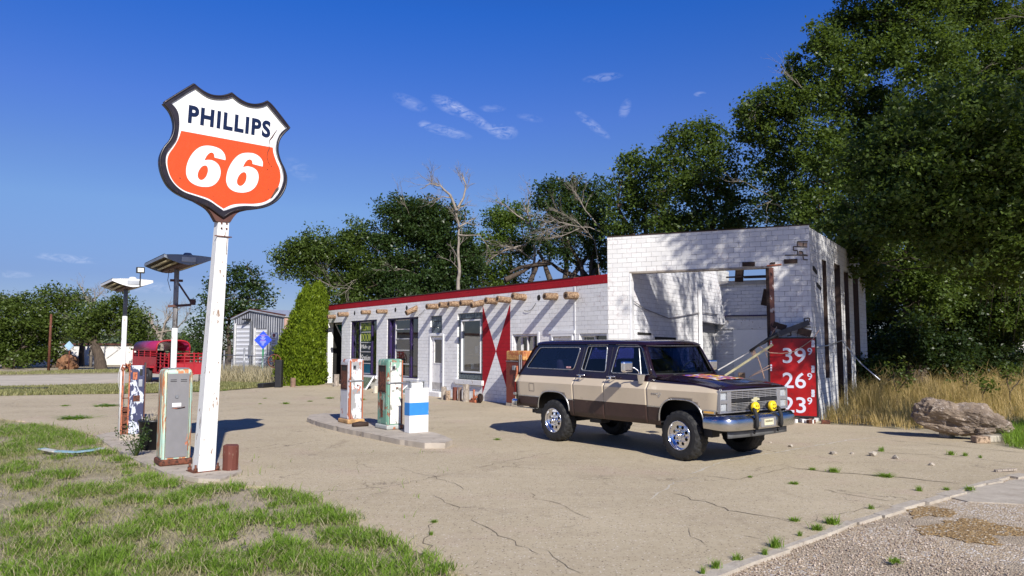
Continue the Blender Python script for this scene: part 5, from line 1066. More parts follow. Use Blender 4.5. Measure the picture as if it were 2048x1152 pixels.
mb = MB(); mb.lathe([(.028, 0), (.04, 0), (.04, .01), (.028, .01)], Matrix.Translation((.49, -.012, .90)) @ Matrix.Rotation(R(90), 4, 'X'), 12, close=True); mb.lathe([(.028, 0), (.04, 0), (.04, .01), (.028, .01)], Matrix.Translation((.49, -.012, .80)) @ Matrix.Rotation(R(90), 4, 'X'), 12, close=True); mb.build('handle', M['steel'], t_)
mb = MB(); rr = random.Random(3)
for k, y in enumerate((1.60, 1.53)):
    pts = [(.14 + i * .03, -.012, y + .02 * math.sin(i * 1.9 + k)) for i in range(18 - 4 * k)]; mb.tube(pts, .005, 5)
mb.build('script_trace', M['rust_orange'], t_)

# ------------------------------------------------------------------ litter and small things on the ground
mb = MB(); q_ = [G(82, 903), G(110, 908), G(150, 910), G(185, 906), G(205, 902)]; q_ = [p + Vector((0, 0, .05)) for p in q_]
for i in range(len(q_) - 1): mb.beam(q_[i], q_[i + 1] + (q_[i + 1] - q_[i]) * .04, .12, .02)
o = mb.build('curved_strip', peeling('strip_paint', (.55, .55, .50), [((.25, .40, .48), .5, .4)], scale=2), None); tag(o, 'curved pale strip of metal lying in the grass left of the pumps', 'metal strip')
mb = MB(); p = G(357, 939); mb.beam(p, p + Vector((.18, .02, .01)), .03, .012); tag(mb.build('iron_bar', M['rust'], None), 'small rusty iron bar lying at the foot of the sign pole', 'iron bar')
mb = MB(); p = G(718, 853, .1) + Vector((0, 0, .04)); mb.tube([p - nI * .15, p + nI * .02, p + nI * .2 - dI * .05], [.05, .075, .05], 8); tag(mb.build('lump', M['darkwood'], None), 'dark lump lying against the foot of the far island pump', 'stone')
mb = MB(); a, b_ = G(520, 776), G(556, 773); mb.beam(a + Vector((0, 0, .1)), b_ + Vector((0, 0, .1)), .3, .2); tag(mb.build('timber_sleeper', M['black'], None, bevel=.02), 'black timber sleeper on the ground left of the conifer', 'timber')
def stone(p, r_, seed, mat, label, cat='stone', group=None, name='stone', sq=(1, .8, .6), sub=2, amp=.25):
    import bmesh
    bm = bmesh.new(); bmesh.ops.create_icosphere(bm, subdivisions=sub, radius=1); rr = random.Random(seed); ph = [Vector((rr.uniform(-2, 2), rr.uniform(-2, 2), rr.uniform(-2, 2))) for _ in range(6)]
    for v in bm.verts:
        k = 1 + amp * sum(math.sin(v.co.dot(w_) * (i + 1)) for i, w_ in enumerate(ph)) / 3; v.co = Vector((v.co.x * sq[0] * r_, v.co.y * sq[1] * r_, v.co.z * sq[2] * r_)) * k
    me = bpy.data.meshes.new(name); bm.to_mesh(me); bm.free(); me.materials.append(mat); o = bpy.data.objects.new(name, me); COL.objects.link(o); o.location = p; o.rotation_euler = (0, 0, rr.uniform(0, 3)); return tag(o, label, cat, group)
for k, (u, v, r_) in enumerate(((1582, 894, .05), (1663, 907, .04), (1704, 908, .04), (1747, 912, .085), (1792, 918, .06), (1864, 931, .05), (1668, 909, .07), (1540, 886, .03), (1210, 882, .02), (1000, 880, .03))):
    stone(G(u, v) + Vector((0, 0, r_ * .35)), r_, 100 + k, M['kerb'], 'small pale stone lying loose on the concrete forecourt', 'stone', 'small stones on the forecourt', 'pebble', amp=.35, sub=1)
mb = MB(); p = G(1990, 944); mb.beam(p + Vector((0, 0, .02)), p + Vector((.35, .05, .03)), .04, .03); tag(mb.build('stick', M['post'], None), 'short bleached stick on the concrete by the right kerb', 'stick')
# limestone boulder on blocks
rkm, t, b = newmat('limestone'); g = coord(t); c_ = mixc(t, ramp(t, noise(t, g, 2.2, 8, .65), .35, .68), (.36, .28, .21), (.16, .12, .09)); c_ = mixc(t, ramp(t, noise(t, g, 7, 9, .75), .55, .63), c_, (.60, .52, .45)); c_ = mixc(t, ramp(t, noise(t, g, 4.5, 9, .7), .64, .69), c_, (.06, .045, .035)); t.links.new(c_, b.inputs['Base Color']); b.inputs['Roughness'].default_value = .95; bump(t, b, noise(t, g, 6, 10, .75), 1.0, .08)
import bmesh
bm = bmesh.new(); bmesh.ops.create_icosphere(bm, subdivisions=6, radius=1); from mathutils import noise as MN
for v in bm.verts:
    c_ = v.co.copy(); x = c_.x; top_ = .62 + .16 * math.exp(-((x + .55) / .35) ** 2) - .16 * math.exp(-((x + .12) / .12) ** 2) + .10 * math.exp(-((x - .25) / .3) ** 2) - .30 * max(0, x - .3)
    bot = .55 - .28 * max(0, x); sx_ = math.copysign(abs(c_.x) ** .8, c_.x); z = c_.z * (top_ if c_.z > 0 else bot); y = math.copysign(abs(c_.y) ** .85, c_.y) * .62
    uc = min(1, max(0, (z + .25) / .55)); y = y * (.50 + .50 * uc) if y < 0 else y; p = Vector((sx_, y + (.0 if x > .2 else -.12 * (uc - .5)), z)); nn = MN.fractal(p * 2.2, .9, 2.1, 6) * .11 + MN.ridged_multi_fractal(p * 5 + Vector((5, 0, 0)), .8, 2.2, 4, 1.0, 2.0) * .035 + (MN.cell(p * 3.1) - .5) * .04; p += c_.normalized() * nn; v.co = p * 1.0
me = bpy.data.meshes.new('boulder'); bm.to_mesh(me); bm.free(); me.materials.append(rkm)
for p in me.polygons: p.use_smooth = False
bo = bpy.data.objects.new('boulder', me); COL.objects.link(bo); rb = G(1947, 884); bo.location = rb + Vector((.02, .40, .38)); bo.scale = (.86, .55, .52); bo.rotation_euler = (R(-4), R(9), R(-20)); tag(bo, 'long pitted limestone boulder on low blocks before the dry weeds', 'boulder')
for k, (u, v) in enumerate(((1968, 887), (1990, 885), (1900, 876))):
    p = G(u, v); mb = MB(); mb.box(-.14, .14, -.1, .1, 0, .13); o = mb.build('support_block', M['kerb'] if k else M['wood'], None, bevel=.02); o.location = p + Vector((0, .1, 0)); o.rotation_euler = (0, 0, .3 * k); tag(o, ['wooden chock under the middle of the boulder', 'pale stone block under the right end of the boulder', 'stone block in shade under the left half of the boulder'][k], 'block')
# ================================================================== THE TRUCK
hr = G(1106.8, 840.5, .41); hf = G(1358.2, 871, .41); fw = (hf - hr).normalized()
tk = thing('parked_suv', 'long maroon and cream four wheel drive with two yellow smiley covered lamps', 'car', (hr.x, hr.y, 0), math.atan2(fw.y, fw.x))
WID = 1.87; WB = (hf - hr).length
M['cream'] = plain('cream_paint', (.60, .50, .365), .38, var=.06, scale=1.4, dirt=(.40, .32, .23), dirt_amt=.25, bmp=.03, coat=.25)
M['maroon'] = plain('maroon_paint', (.017, .0065, .011), .22, var=.12, scale=2, bmp=.02, coat=.7)
M['umber'] = plain('dusty_brown_paint', (.050, .026, .021), .45, var=.25, scale=2.5, dirt=(.10, .07, .05), dirt_amt=.3, bmp=.05)
M['rubber'] = plain('tyre_rubber', (.016, .016, .017), .75, var=.3, scale=12, dirt=(.05, .045, .038), dirt_amt=.3)
M['autoglass'] = glass('tinted_glass', (.22, .24, .42), .02, .01)
M['quarterglass'] = glass('quarter_glass', (.72, .74, .95), .02, .01)
M['autoglass2'] = glass('windscreen_glass', (.42, .48, .48), .04, .01)
M['argent'] = plain('argent_silver', (.50, .50, .52), .32, metal=.75, var=.06, bmp=0)
M['trimc'] = plain('worn_bright_trim', (.55, .54, .52), .3, metal=.85, var=.15, bmp=0)
M['seat'] = plain('seat_cloth', (.035, .028, .026), .9)
def yprof(z):
    pts = [(.50, .07), (.60, .02), (.84, .0), (1.10, -.016), (1.135, -.018), (1.265, .066), (1.40, .08)]
    for (a, ya), (b_, yb) in zip(pts, pts[1:]):
        if z <= b_: return ya + (yb - ya) * max(0, (z - a) / (b_ - a))
    return pts[-1][1]
def yx(x):
    e = 0
    if x < -1.05: e += .08 * ((-1.05 - x) / .2) ** 2
    if x > 3.72: e += .03 * ((x - 3.72) / .22) ** 2
    return e
XR, XF = 0.0, WB; AH = .475
def zbot(x):
    for c, hw, zb_, zt_ in ((XR - .01, .465, .60, .978), (XF + .035, .462, .59, 1.0)):
        t_ = abs(x - c) / hw
        if t_ < 1: return zb_ + (zt_ - zb_) * (1 - t_ ** 3.2) ** .42
    return .63 if x < 0 else (.535 if x < 3 else .66)
def zbelt(x): return 1.265 if x < 2.0 else (1.265 - (x - 2) * .022 if x < 3.4 else 1.234 - (x - 3.4) ** 1.5 * .155)
def zhood(x):   # hood edge height above the fender
    return 1.318 - max(0, x - 2.55) * .055 - max(0, x - 3.4) ** 2 * .18
def side(xa, xb, far, name, parent, top=False, trim=True):
    n = max(3, int((xb - xa) / .035)); xs = [xa + (xb - xa) * i / n for i in range(n + 1)]
    for c, hw in ((XR - .01, .465), (XF + .035, .462)):
        for e in (-hw, -hw + .006, -hw + .02, hw - .02, hw - .006, hw):
            if xa < c + e < xb: xs.append(c + e)
    xs = sorted(set(xs)); rows = []
    for x in xs:
        zb_ = zbot(x); bt = zbelt(x); lv = [zb_, .56, .62, .70, .775, .838, .860, .92, .98, 1.04, 1.10, 1.135, 1.18, 1.225, bt]
        tp = zhood(x) if top else 1.27
        lv = [min(v, bt) for v in lv] + [bt + (tp - bt) * .5, tp]
        row = []
        for z in lv:
            z = max(z, zb_); y = yprof(z) + yx(x)
            if top and z > bt: y = yprof(bt) + (z - bt) * .30 + yx(x)
            row.append(Vector((x, WID - y if far else y, z)))
        rows.append(row)
    mb = MB()
    def mf(i, j):
        zc = j
        if j >= 14: return 2
        if j == 5: return 3 if trim else 1
        return 1 if j < 5 else 0
    mb.grid(rows, 0, True, mf)
    o = mb.build(name, [M['cream'], M['umber'], M['maroon'], M['trimc']], parent, fix=False)
    md = o.modifiers.new('thickness', 'SOLIDIFY'); md.thickness = .012; md.offset = -1 if far else 1
    import bmesh
    bm = bmesh.new(); bm.from_mesh(o.data); bmesh.ops.remove_doubles(bm, verts=bm.verts, dist=.0004); bmesh.ops.dissolve_degenerate(bm, edges=bm.edges, dist=.0003); bm.to_mesh(o.data); bm.free(); o.data.set_sharp_from_angle(angle=R(9))
    return o
HND = []
for far in (False, True):
    yy = lambda y: WID - y if far else y
    side(-1.25, .568, far, 'quarter_panel', tk); d1 = side(.576, 1.396, far, 'door', tk, trim=False); d2 = side(1.404, 2.436, far, 'door', tk, trim=False); fd = side(2.444, 3.93, far, 'fender', tk, top=True)
    for dd_, hx, hz in ((d1, .70, 1.325), (d2, 1.50, 1.322)):
        mb = MB(); mb.tube([(hx - .0, yy(.01), hz - .012), (hx + .01, yy(-.02), hz), (hx + .20, yy(-.025), hz), (hx + .205, yy(.03), hz)], [.010, .011, .011, .008], 8); mb.tube([(hx + .06, yy(.03), hz - .035), (hx + .06, yy(.0), hz - .03)], [.02, .022], 10); mb.build('handle', M['chrome'], dd_)
    # arch mouldings
    for c, hw in ((XR - .01, .465), (XF + .035, .462)):
        pts = []
        for i in range(41):
            t_ = -1 + 2 * i / 40; x = c + hw * max(-.9995, min(.9995, math.sin(t_ * math.pi / 2))); z = zbot(x); pts.append(Vector((x, yy(yprof(z) + yx(x) - .006), z - .004)))
        MB().tube(pts, .013, 6).build('arch_moulding', M['trimc'], tk)
    # cabin side with window openings
    def yc(z): return .068 + (z - 1.265) * .185
    cab = [(-1.185, 1.268), (2.60, 1.268), (2.58, 1.36), (2.50, 1.46), (2.29, 1.86), (2.24, 1.905), (2.0, 1.915), (-.60, 1.915), (-.69, 1.90), (-.76, 1.83), (-1.0, 1.50)]
    def rr4(p, r=.05, k=4):
        out = []; n = len(p)
        for i in range(n):
            a, b_, c = Vector(p[i - 1]), Vector(p[i]), Vector(p[(i + 1) % n]); u_ = (a - b_).normalized() * r; v_ = (c - b_).normalized() * r
            for j in range(k + 1): t_ = j / k; out.append(tuple(((b_ + u_) * (1 - t_) ** 2 + b_ * 2 * t_ * (1 - t_) + (b_ + v_) * t_ ** 2)[:2]))
        return out
    wq = rr4([(-.965, 1.418), (.50, 1.412), (.625, 1.845), (-.60, 1.84)], .07); wr = rr4([(.715, 1.405), (1.365, 1.392), (1.34, 1.872), (.825, 1.868)], .055); wf = rr4([(1.515, 1.385), (2.43, 1.375), (2.19, 1.862), (1.625, 1.866)], .05)
    fnc = lambda a, b_, d: Vector((a, yy(yc(b_) - d), b_))
    mb = MB(); mb.shape([cab, wq, wr, wf], -.03, 0, fnc); cs_ = mb.build('cabin_side', M['maroon'], tk, fix=False)
    for w_, nm in ((wq, 'quarter_window'), (wr, 'door_window'), (wf, 'door_window')):
        mb = MB(); lp = [fnc(a, b_, .004) for a, b_ in w_]; mb.tube(lp + [lp[0]], .009, 6, caps=False); fr_ = mb.build('window_trim', M['trimc'], cs_)
        mb = MB(); mb.shape([w_], -.014, -.010, fnc); mb.build('pane', M['quarterglass' if w_ is wq else 'autoglass'], cs_, fix=False)
    for a, b_ in (((.80, 1.405), (.92, 1.868)), ((2.235, 1.38), (2.115, 1.864))): MB().beam(fnc(a[0], a[1], -.008), fnc(b_[0], b_[1], -.008), .010, .010).build('window_divider', M['steel'], cs_)
    for x0, x1_ in (((.655, 1.30), (.745, 1.90)), ((1.445, 1.30), (1.50, 1.90))):     # door gaps running up the pillars
        MB().beam(fnc(x0[0], x0[1], .001), fnc(x1_[0], x1_[1], .001), .004, .008).build('door_gap', M['black'], cs_)
    mb = MB(); mb.tube([fnc(.745 + .05, 1.893, .004), fnc(1.36, 1.897, .004)], .008, 6); mb.tube([fnc(1.56, 1.897, .004), fnc(2.17, 1.893, .004)], .008, 6); mb.build('drip_rail', M['trimc'], cs_)
    MB().add([(-1.2, yy(.02), 1.09), (3.9, yy(.02), 1.09), (3.9, yy(.34), 1.09), (-1.2, yy(.34), 1.09)], [(0, 1, 2, 3)]).build('wheel_well', M['black'], tk, fix=False)
# sticker in the quarter window, fuel door, locks
MB().box(.33, .46, .050, .054, 1.44, 1.475).build('sticker', plain('white_red_sticker', (.65, .35, .35), .5, var=.5, scale=40, bmp=0), cs_)
mb = MB(); zf = [(-.745, .955), (-.585, .952), (-.585, 1.095), (-.60, 1.108), (-.73, 1.11), (-.745, 1.097)]; lp = [Vector((a, yprof(b_) - .001, b_)) for a, b_ in zf]; mb.tube(lp + [lp[0]], .0035, 5, caps=False); mb.build('fuel_door', M['umber'], tk)
mb = MB(); mb.tube([(1.47, -.005, 1.08), (1.47, -.015, 1.08)], .014, 10); mb.build('door_lock', M['trimc'], d2) if False else mb.build('door_lock', M['steel'], tk)
# roof
mb = MB(); ys = [.150, .157, .175, .21, .28, .45, .70, .935]; zs_ = [1.905, 1.932, 1.950, 1.963, 1.974, 1.984, 1.990, 1.992]; ys = ys + [WID - y for y in ys[-2::-1]]; zs_ = zs_ + zs_[-2::-1]
rows = []
for x, dz, sq in ((-.70, -.035, 1), (-.66, -.012, 1), (-.5, 0, 1), (0, .004, 1), (.8, .006, 1), (1.6, .002, 1), (2.05, -.006, 1), (2.22, -.022, 1), (2.30, -.05, 1), (2.335, -.085, 1)):
    r_ = []
    for y, z in zip(ys, zs_):
        cx_ = 1 - ((y - WID / 2) / (WID / 2 - .15)) ** 2; r_.append(Vector((x + (.07 * cx_ - .03 if x > 2.1 else 0), y, max(1.885, z + dz) if x > 2.1 else max(1.9, z + dz))))
    rows.append(r_)
mb.grid(rows, 0, True)
rf_ = mb.build('roof', M['maroon'], tk, fix=False)
for y in (.30, .55, WID - .55, WID - .30): MB().beam((-.45, y, 1.985 if .4 < y < 1.4 else 1.979), (2.0, y, 1.985 if .4 < y < 1.4 else 1.979), .012, .008).build('roof_rib', M['maroon'], rf_)
# windscreen
def wsx(y, t_):   # t 0 base 1 top
    c = 1 - ((y - WID / 2) / (WID / 2 - .12)) ** 2; return (2.50 + .16 * c) * (1 - t_) + (2.245 + .075 * c) * t_
def wsy(s, t_): a = .115 + .085 * t_; return a + (WID - 2 * a) * s
def wsz(t_, s): return 1.385 + .48 * t_ + (.0) * s
rows = [[Vector((wsx(wsy(s / 14, t_ / 5), t_ / 5), wsy(s / 14, t_ / 5), wsz(t_ / 5, 0))) for s in range(15)] for t_ in range(6)]
ws = MB().grid(rows, 0, True).build('windscreen', M['autoglass2'], tk, fix=False)
loop = [rows[0][i] for i in range(15)] + [rows[t_][14] for t_ in range(1, 6)] + [rows[5][i] for i in range(13, -1, -1)] + [rows[t_][0] for t_ in range(4, 0, -1)]
MB().tube(loop + [loop[0]], .013, 6, caps=False).build('seal', M['black'], ws)
MB().tube([rows[t_][0] + Vector((.006, -.012, 0)) for t_ in range(6)] + [p + Vector((.006, -.0, .014)) for p in rows[5]] + [rows[t_][14] + Vector((.006, .012, 0)) for t_ in range(5, -1, -1)], .007, 6).build('bright_trim', M['trimc'], ws)
for s in (0, 14):   # pillars between the screen and the door
    sgn = -1 if s == 0 else 1; fnx = lambda p, d: Vector((p.x - .02, p.y + sgn * d, p.z))
    mb = MB(); mb.grid([[rows[t_][s] + Vector((.008, sgn * .005, 0)), rows[t_][s] + Vector((-.01, sgn * .032, .0)), rows[t_][s] + Vector((-.06, sgn * .035, 0))] for t_ in range(6)], 0, True); o = mb.build('pillar', M['maroon'], tk, fix=False); md = o.modifiers.new('t', 'SOLIDIFY'); md.thickness = .012
# cowl, hood
def hz(x, y):
    c = abs(y - WID / 2) / (WID / 2 - .05); z = zhood(x) + .052 * (1 - min(1, c) ** 2.4) * (1 - max(0, (x - 2.6)) * .25)
    if c < .62: z += .012
    return z - (.0 if x < 3.86 else (x - 3.86) ** 2 * 5)
ys = [.052, .07, .12, .22, .36, .40, .6, .8, WID / 2]; ys = ys + [WID - y for y in ys[-2::-1]]
xs_ = [2.56, 2.62, 2.8, 3.0, 3.2, 3.4, 3.55, 3.7, 3.8, 3.86, 3.90, 3.93, 3.945]
hood = MB().grid([[Vector((x, y + (yx(x) if y < .9 else -yx(x)) * .8, hz(x, y))) for y in ys] for x in xs_], 0, True).build('hood', M['maroon'], tk, fix=False)
MB().add([(2.3, .1, 1.335), (2.62, .06, 1.335), (2.62, WID - .06, 1.335), (2.3, WID - .1, 1.335)], [(0, 1, 2, 3)]).build('cowl', M['black'], tk, fix=False)
rws = [[Vector((wsx(wsy(s / 14, 0), 0) + dx_, wsy(s / 14, 0), z_)) for s in range(15)] for dx_, z_ in ((0, 1.385), (.02, 1.365), (.035, 1.345))]; MB().grid(rws, 0, True).build('cowl_panel', M['maroon'], tk, fix=False)
for y0, y1_ in ((.45, .95), (1.1, 1.6)): MB().tube([(2.66, y0, 1.375), (2.60, y1_, 1.40)], .008, 5).build('wiper', M['black'], tk)
MB().grid([[Vector((x, y, hz(x, .38) + .002)) for y in (.372, .378)] for x in xs_[1:9]], 0).build('hood_crease', M['black'], hood, fix=False)
MB().tube([(3.93, .05, zhood(3.9) + .0), (3.955, .05, 1.17)], .012, 8).build('corner_bead', M['trimc'], tk)
# painted sheet on the hood
bn_px = [(1405, 748), (1432, 749), (1470, 752), (1508, 756), (1511, 761), (1500, 762), (1460, 761), (1440, 758), (1420, 753)]
Tk = (Matrix.Translation(tk.location) @ Matrix.Rotation(tk.rotation_euler.z, 4, 'Z')); Ti = Tk.inverted(); pl_ = []
for u, v in bn_px:
    z = 1.34
    for _ in range(6): q_ = Ti @ G(u, v, z); q_.x = min(q_.x, 3.85); z = hz(q_.x, min(max(q_.y, .1), 1.77))
    pl_.append((q_.x, min(max(q_.y, .3), 1.75)))
cx_ = sum(p[0] for p in pl_) / len(pl_); print('banner', [(round(a, 2), round(b, 2)) for a, b in pl_])
m, t, b = newmat('printed_cloth'); g = coord(t); vo = nd(t, 'ShaderNodeTexVoronoi'); vo.inputs['Scale'].default_value = 13; t.links.new(g, vo.inputs['Vector']); sp_ = nd(t, 'ShaderNodeSeparateColor'); t.links.new(vo.outputs['Color'], sp_.inputs[0])
c_ = mixc(t, ramp(t, sp_.outputs[0], .25, .3), (.62, .60, .66), (.42, .10, .08)); c_ = mixc(t, ramp(t, sp_.outputs[1], .72, .75), c_, (.16, .08, .38)); c_ = mixc(t, ramp(t, sp_.outputs[2], .82, .85), c_, (.70, .45, .05)); t.links.new(c_, b.inputs['Base Color']); b.inputs['Roughness'].default_value = .6
hull = [(2.78, .80), (3.42, .46), (3.50, .62), (3.50, 1.20), (3.40, 1.36), (2.95, 1.36), (2.74, 1.10)]
rowsb = []
for i in range(15):
    x = 2.80 + .74 * i / 14; rowsb.append([Vector((x + .03 * math.sin(j), .50 + .78 * j / 12 - (0.0), hz(x, .5 + .78 * j / 12) + .010 + .004 * math.sin(i * 1.7 + j))) for j in range(13)])
o = MB().grid(rowsb, 0, True).build('printed_cloth', m, None, fix=False); o.location = tk.location; o.rotation_euler = tk.rotation_euler; tag(o, 'colourful printed cloth lying on the bonnet of the maroon and cream car', 'cloth')
mb = MB(); mb.tube([(3.05 + .012 * k, .98 + .0 * k, hz(3.1, .9) + .016) for k in range(14)], [.02 + .03 * math.sin(k / 13 * math.pi) for k in range(14)], 8); mb.v = [(v[0], v[1], hz(3.1, .9) + .014 + (v[2] - hz(3.1, .9) - .016) * .12) for v in mb.v]; mb.build('yellow_patch', plain('yellow_print', (.75, .55, .06), .6), o)
# front end
mb = MB(); mb.box(3.86, 3.90, .03, WID - .03, .80, 1.175); mb.build('grille_backing', M['black'], tk)
gr_ = MB(); e = 3.945
for q in ((.005, WID - .005, 1.148, 1.176), (.005, WID - .005, .815, .838), (.005, .022, .838, 1.148), (WID - .022, WID - .005, .838, 1.148)): gr_.box(3.90, e + .012, *q)
gr = gr_.build('grille_frame', M['argent'], tk, bevel=.006)
for y0, y1_ in ((.205, .305), (WID - .305, WID - .205)): MB().box(3.90, e + .004, y0, y1_, .838, 1.148).build('bezel', M['argent'], gr, bevel=.008)
for y0, y1_ in ((.022, .205), (WID - .205, WID - .022)):
    mb = MB()
    for z0, z1_ in ((.838, .852), (.965, 1.025), (1.138, 1.148)): mb.box(3.90, e, y0, y1_, z0, z1_)
    mb.build('bezel', M['argent'], gr, bevel=.004)
    for z0, z1_ in ((.852, .965), (1.025, 1.138)):
        mb = MB(); mb.box(3.905, 3.925, y0 + .008, y1_ - .008, z0, z1_); hl = mb.build('headlight', plain('headlight_reflector', (.62, .64, .66), .3, var=.2, scale=30, bmp=.1, bscale=90), tk, bevel=.006)
        mb = MB(); mb.box(3.928, 3.936, y0 + .006, y1_ - .006, z0 + .002, z1_ - .002); mb.build('lens', glass('headlight_lens', (.95, .96, .97), .04, .1, .1), hl, bevel=.004)
for z in (1.045, 1.072, 1.099, 1.126, .860, .884, .908, .932, .958):
    MB().box(3.915, e - .002, .305, WID - .305, z - .0065, z + .0065).build('grille_bar', M['argent'], gr)
mb = MB()
for k in range(9): y = .305 + (WID - .61) * k / 8; mb.box(3.91, e - .010, y - .004, y + .004, .838, 1.148)
mb.build('grille_ribs', M['argent'], gr)
MB().box(3.905, e + .002, .305, WID - .305, .975, 1.025).build('grille_band', M['black'], gr, bevel=.003)
bow = [(-.10, .012), (-.10, -.024), (-.045, -.024), (-.055, -.038), (.035, -.038), (.045, -.012), (.11, -.012), (.10, .024), (.045, .024), (.055, .038), (-.035, .038), (-.045, .012)]
yb_ = WID / 2; mb = MB(); mb.shape([bow], 0, .012, lambda a, b_, d: Vector((e + .003 + d, yb_ + a, 1.0 + b_))); mb.build('emblem', plain('gold_emblem', (.62, .58, .36), .4, metal=.3), gr)
mb = MB(); mb.shape([[(a * 1.12, b_ * 1.18) for a, b_ in bow]], 0, .006, lambda a, b_, d: Vector((e + .003 + d, yb_ + a, 1.0 + b_))); mb.build('emblem_rim', M['trimc'], gr)
for yk, sgn in ((0, 1), (WID, -1)):    # amber marker lamps on the fender
    y = yk; mb = MB(); mb.box(3.64, 3.86, min(y - sgn * .016, y + sgn * .02), max(y - sgn * .016, y + sgn * .02), .80, .855); mk = mb.build('marker_lamp', M['trimc'], tk, bevel=.004); y_ = y - sgn * .018
    mb = MB(); mb.box(3.655, 3.845, min(y_, y_ + sgn * .004), max(y_, y_ + sgn * .004), .812, .844); mb.build('lens', plain('amber_lens', (.75, .42, .10), .2, bmp=0), mk)
# front bumper swept round the corners
path = [(3.66, -.035), (3.80, -.05), (3.95, -.045), (4.05, -.01), (4.12, .07), (4.155, .25), (4.175, .60), (4.18, WID / 2)]; path = path + [(x, WID - y) for x, y in path[-2::-1]]
sec = [(-.05, .560), (-.008, .555), (.004, .562), (.014, .62), (.016, .67), (.008, .715), (.000, .735), (-.010, .745), (-.045, .79), (-.07, .796), (-.12, .79)]
rows = []
for i, (x, y) in enumerate(path):
    a = Vector(path[max(0, i - 1)]); b_ = Vector(path[min(len(path) - 1, i + 1)]); t_ = (b_ - a).normalized(); n_ = Vector((t_.y, -t_.x)); f_ = 1 if 1 < i < len(path) - 2 else .9
    rows.append([Vector((x + n_.x * d, y + n_.y * d, .67 + (z - .67) * f_)) for d, z in sec])
bp_ = MB().grid(rows, 0, True).build('front_bumper', plain('dull_chrome', (.62, .61, .60), .22, metal=1, var=.06, scale=1.5, bmp=0), tk, fix=False); sb = bp_.modifiers.new('s', 'SUBSURF'); sb.levels = sb.render_levels = 2
for y in (WID / 2 - .335, WID / 2 + .335):
    mb = MB(); mb.tube([(4.19, y, .565), (4.21, y, .62), (4.205, y, .75), (4.165, y, .86), (4.14, y, .89)], [.028, .03, .03, .028, .02], 8); mb.build('bumper_guard', M['rubber'], bp_)
mb = MB(); mb.box(4.13, 4.196, WID / 2 - .20, WID / 2 + .20, .585, .735); pr_ = mb.build('plate_holder', M['argent'], bp_, bevel=.006)
mb = MB(); mb.box(4.196, 4.200, WID / 2 - .125, WID / 2 + .125, .61, .71); lpz = mb.build('licence_plate', plain('cream_plate', (.66, .62, .42), .5, var=.08), bp_, bevel=.004)
tm = text_mb('Somebody', .045, lambda a, b_, d: Vector((a, b_, d)), 0, .002, bold=.01, shear=.2); k_ = .21 / tm.tw; tm.v = [(4.2005 + v[2], WID / 2 - .105 + v[0] * k_, .645 + v[1] * k_ * 1.2) for v in tm.v]; tm.build('lettering', plain('plate_ink', (.16, .14, .08), .6), lpz)
mb = MB(); rowsd = [[Vector((4.02 + .05 * math.sin(math.pi * k / 10), .10 + (WID - .26) * k / 10, z)) for k in range(11)] for z in (.435, .575)]; mb.grid(rowsd, 0, True); o = mb.build('air_dam', plain('grey_plastic', (.14, .145, .15), .6, var=.15), tk, fix=False); md = o.modifiers.new('t', 'SOLIDIFY'); md.thickness = .02
for y in (.62, 1.27): mb = MB(); mb.tube([(4.12, y, .58), (4.15, y, .52), (4.13, y, .49)], .02, 8); mb.build('tow_hook', M['black'], tk)
# lamps with smiling yellow covers
M['smiley'] = plain('yellow_vinyl', (.88, .62, .02), .35, var=.02, bmp=0)
for y in (WID / 2 - .235, WID / 2 + .235):
    c = Vector((4.10, y, .895)); T = Matrix.Translation(c) @ Matrix.Rotation(R(90), 4, 'Y')
    mb = MB(); mb.lathe([(0, -.10), (.04, -.095), (.07, -.05), (.080, 0)], T, 24); mb.tube([c + Vector((-.04, 0, -.06)), c + Vector((-.05, 0, -.13))], .018, 8); ld = mb.build('fog_lamp', M['black'], tk)
    mb = MB(); mb.lathe([(.082, -.015), (.0855, .0), (.0855, .03), (.078, .042), (.05, .047), (0, .049)], T, 28); cv = mb.build('lamp_cover', M['smiley'], ld)
    mb = MB(); x_ = .051
    for ey in (-.02, .02): mb.shape([[(ey + .009 * math.cos(a), .024 + .015 * math.sin(a)) for a in [i * math.pi / 5 for i in range(10)]]], 0, .002, lambda a, b_, d: c + Vector((x_ - .001 + d, a, b_)))
    arc = [(.048 * math.sin(a), -.002 - .036 * math.cos(a)) for a in [R(-68 + 136 * i / 12) for i in range(13)]]; mb.tube([c + Vector((x_ - .001 - .14 * a * a - .10 * b_ * b_ * 0, a, b_)) for a, b_ in arc], [.003] + [.0075] * 11 + [.003], 5)
    mb.build('smile', M['black'], cv)
# rear
rows = [[Vector((x, WID * s / 8 if 0 < s < 8 else (y_ if s == 0 else WID - y_), z)) for s in range(9)] for x, z, y_ in ((-.70, 1.885, .15), (-.80, 1.80, .135), (-1.0, 1.50, .08), (-1.19, 1.27, .04), (-1.26, 1.14, .02), (-1.262, .84, .03), (-1.25, .62, .05))]
tg = MB().grid(rows, 0, True, lambda i, j: 0 if i < 3 else 1).build('tailgate', [M['maroon'], M['cream']], tk, fix=False)
MB().add([(-.83, .25, 1.80), (-.83, WID - .25, 1.80), (-1.16, WID - .2, 1.33), (-1.16, .2, 1.33)], [(0, 1, 2, 3)]).build('rear_window', plain('dark_rear_glass', (.01, .01, .014), .06, bmp=0), tg)
for y in (.0, WID - .03): mb = MB(); mb.box(-1.275, -1.225, y, y + .03, .90, 1.12); mb.build('tail_lamp', plain('red_lens', (.10, .006, .006), .2, bmp=0), tk, bevel=.006)
mb = MB(); mb.box(-1.285, -1.20, -.008, .03, .845, .895); mb.build('trim_end', M['trimc'], tk, bevel=.006)
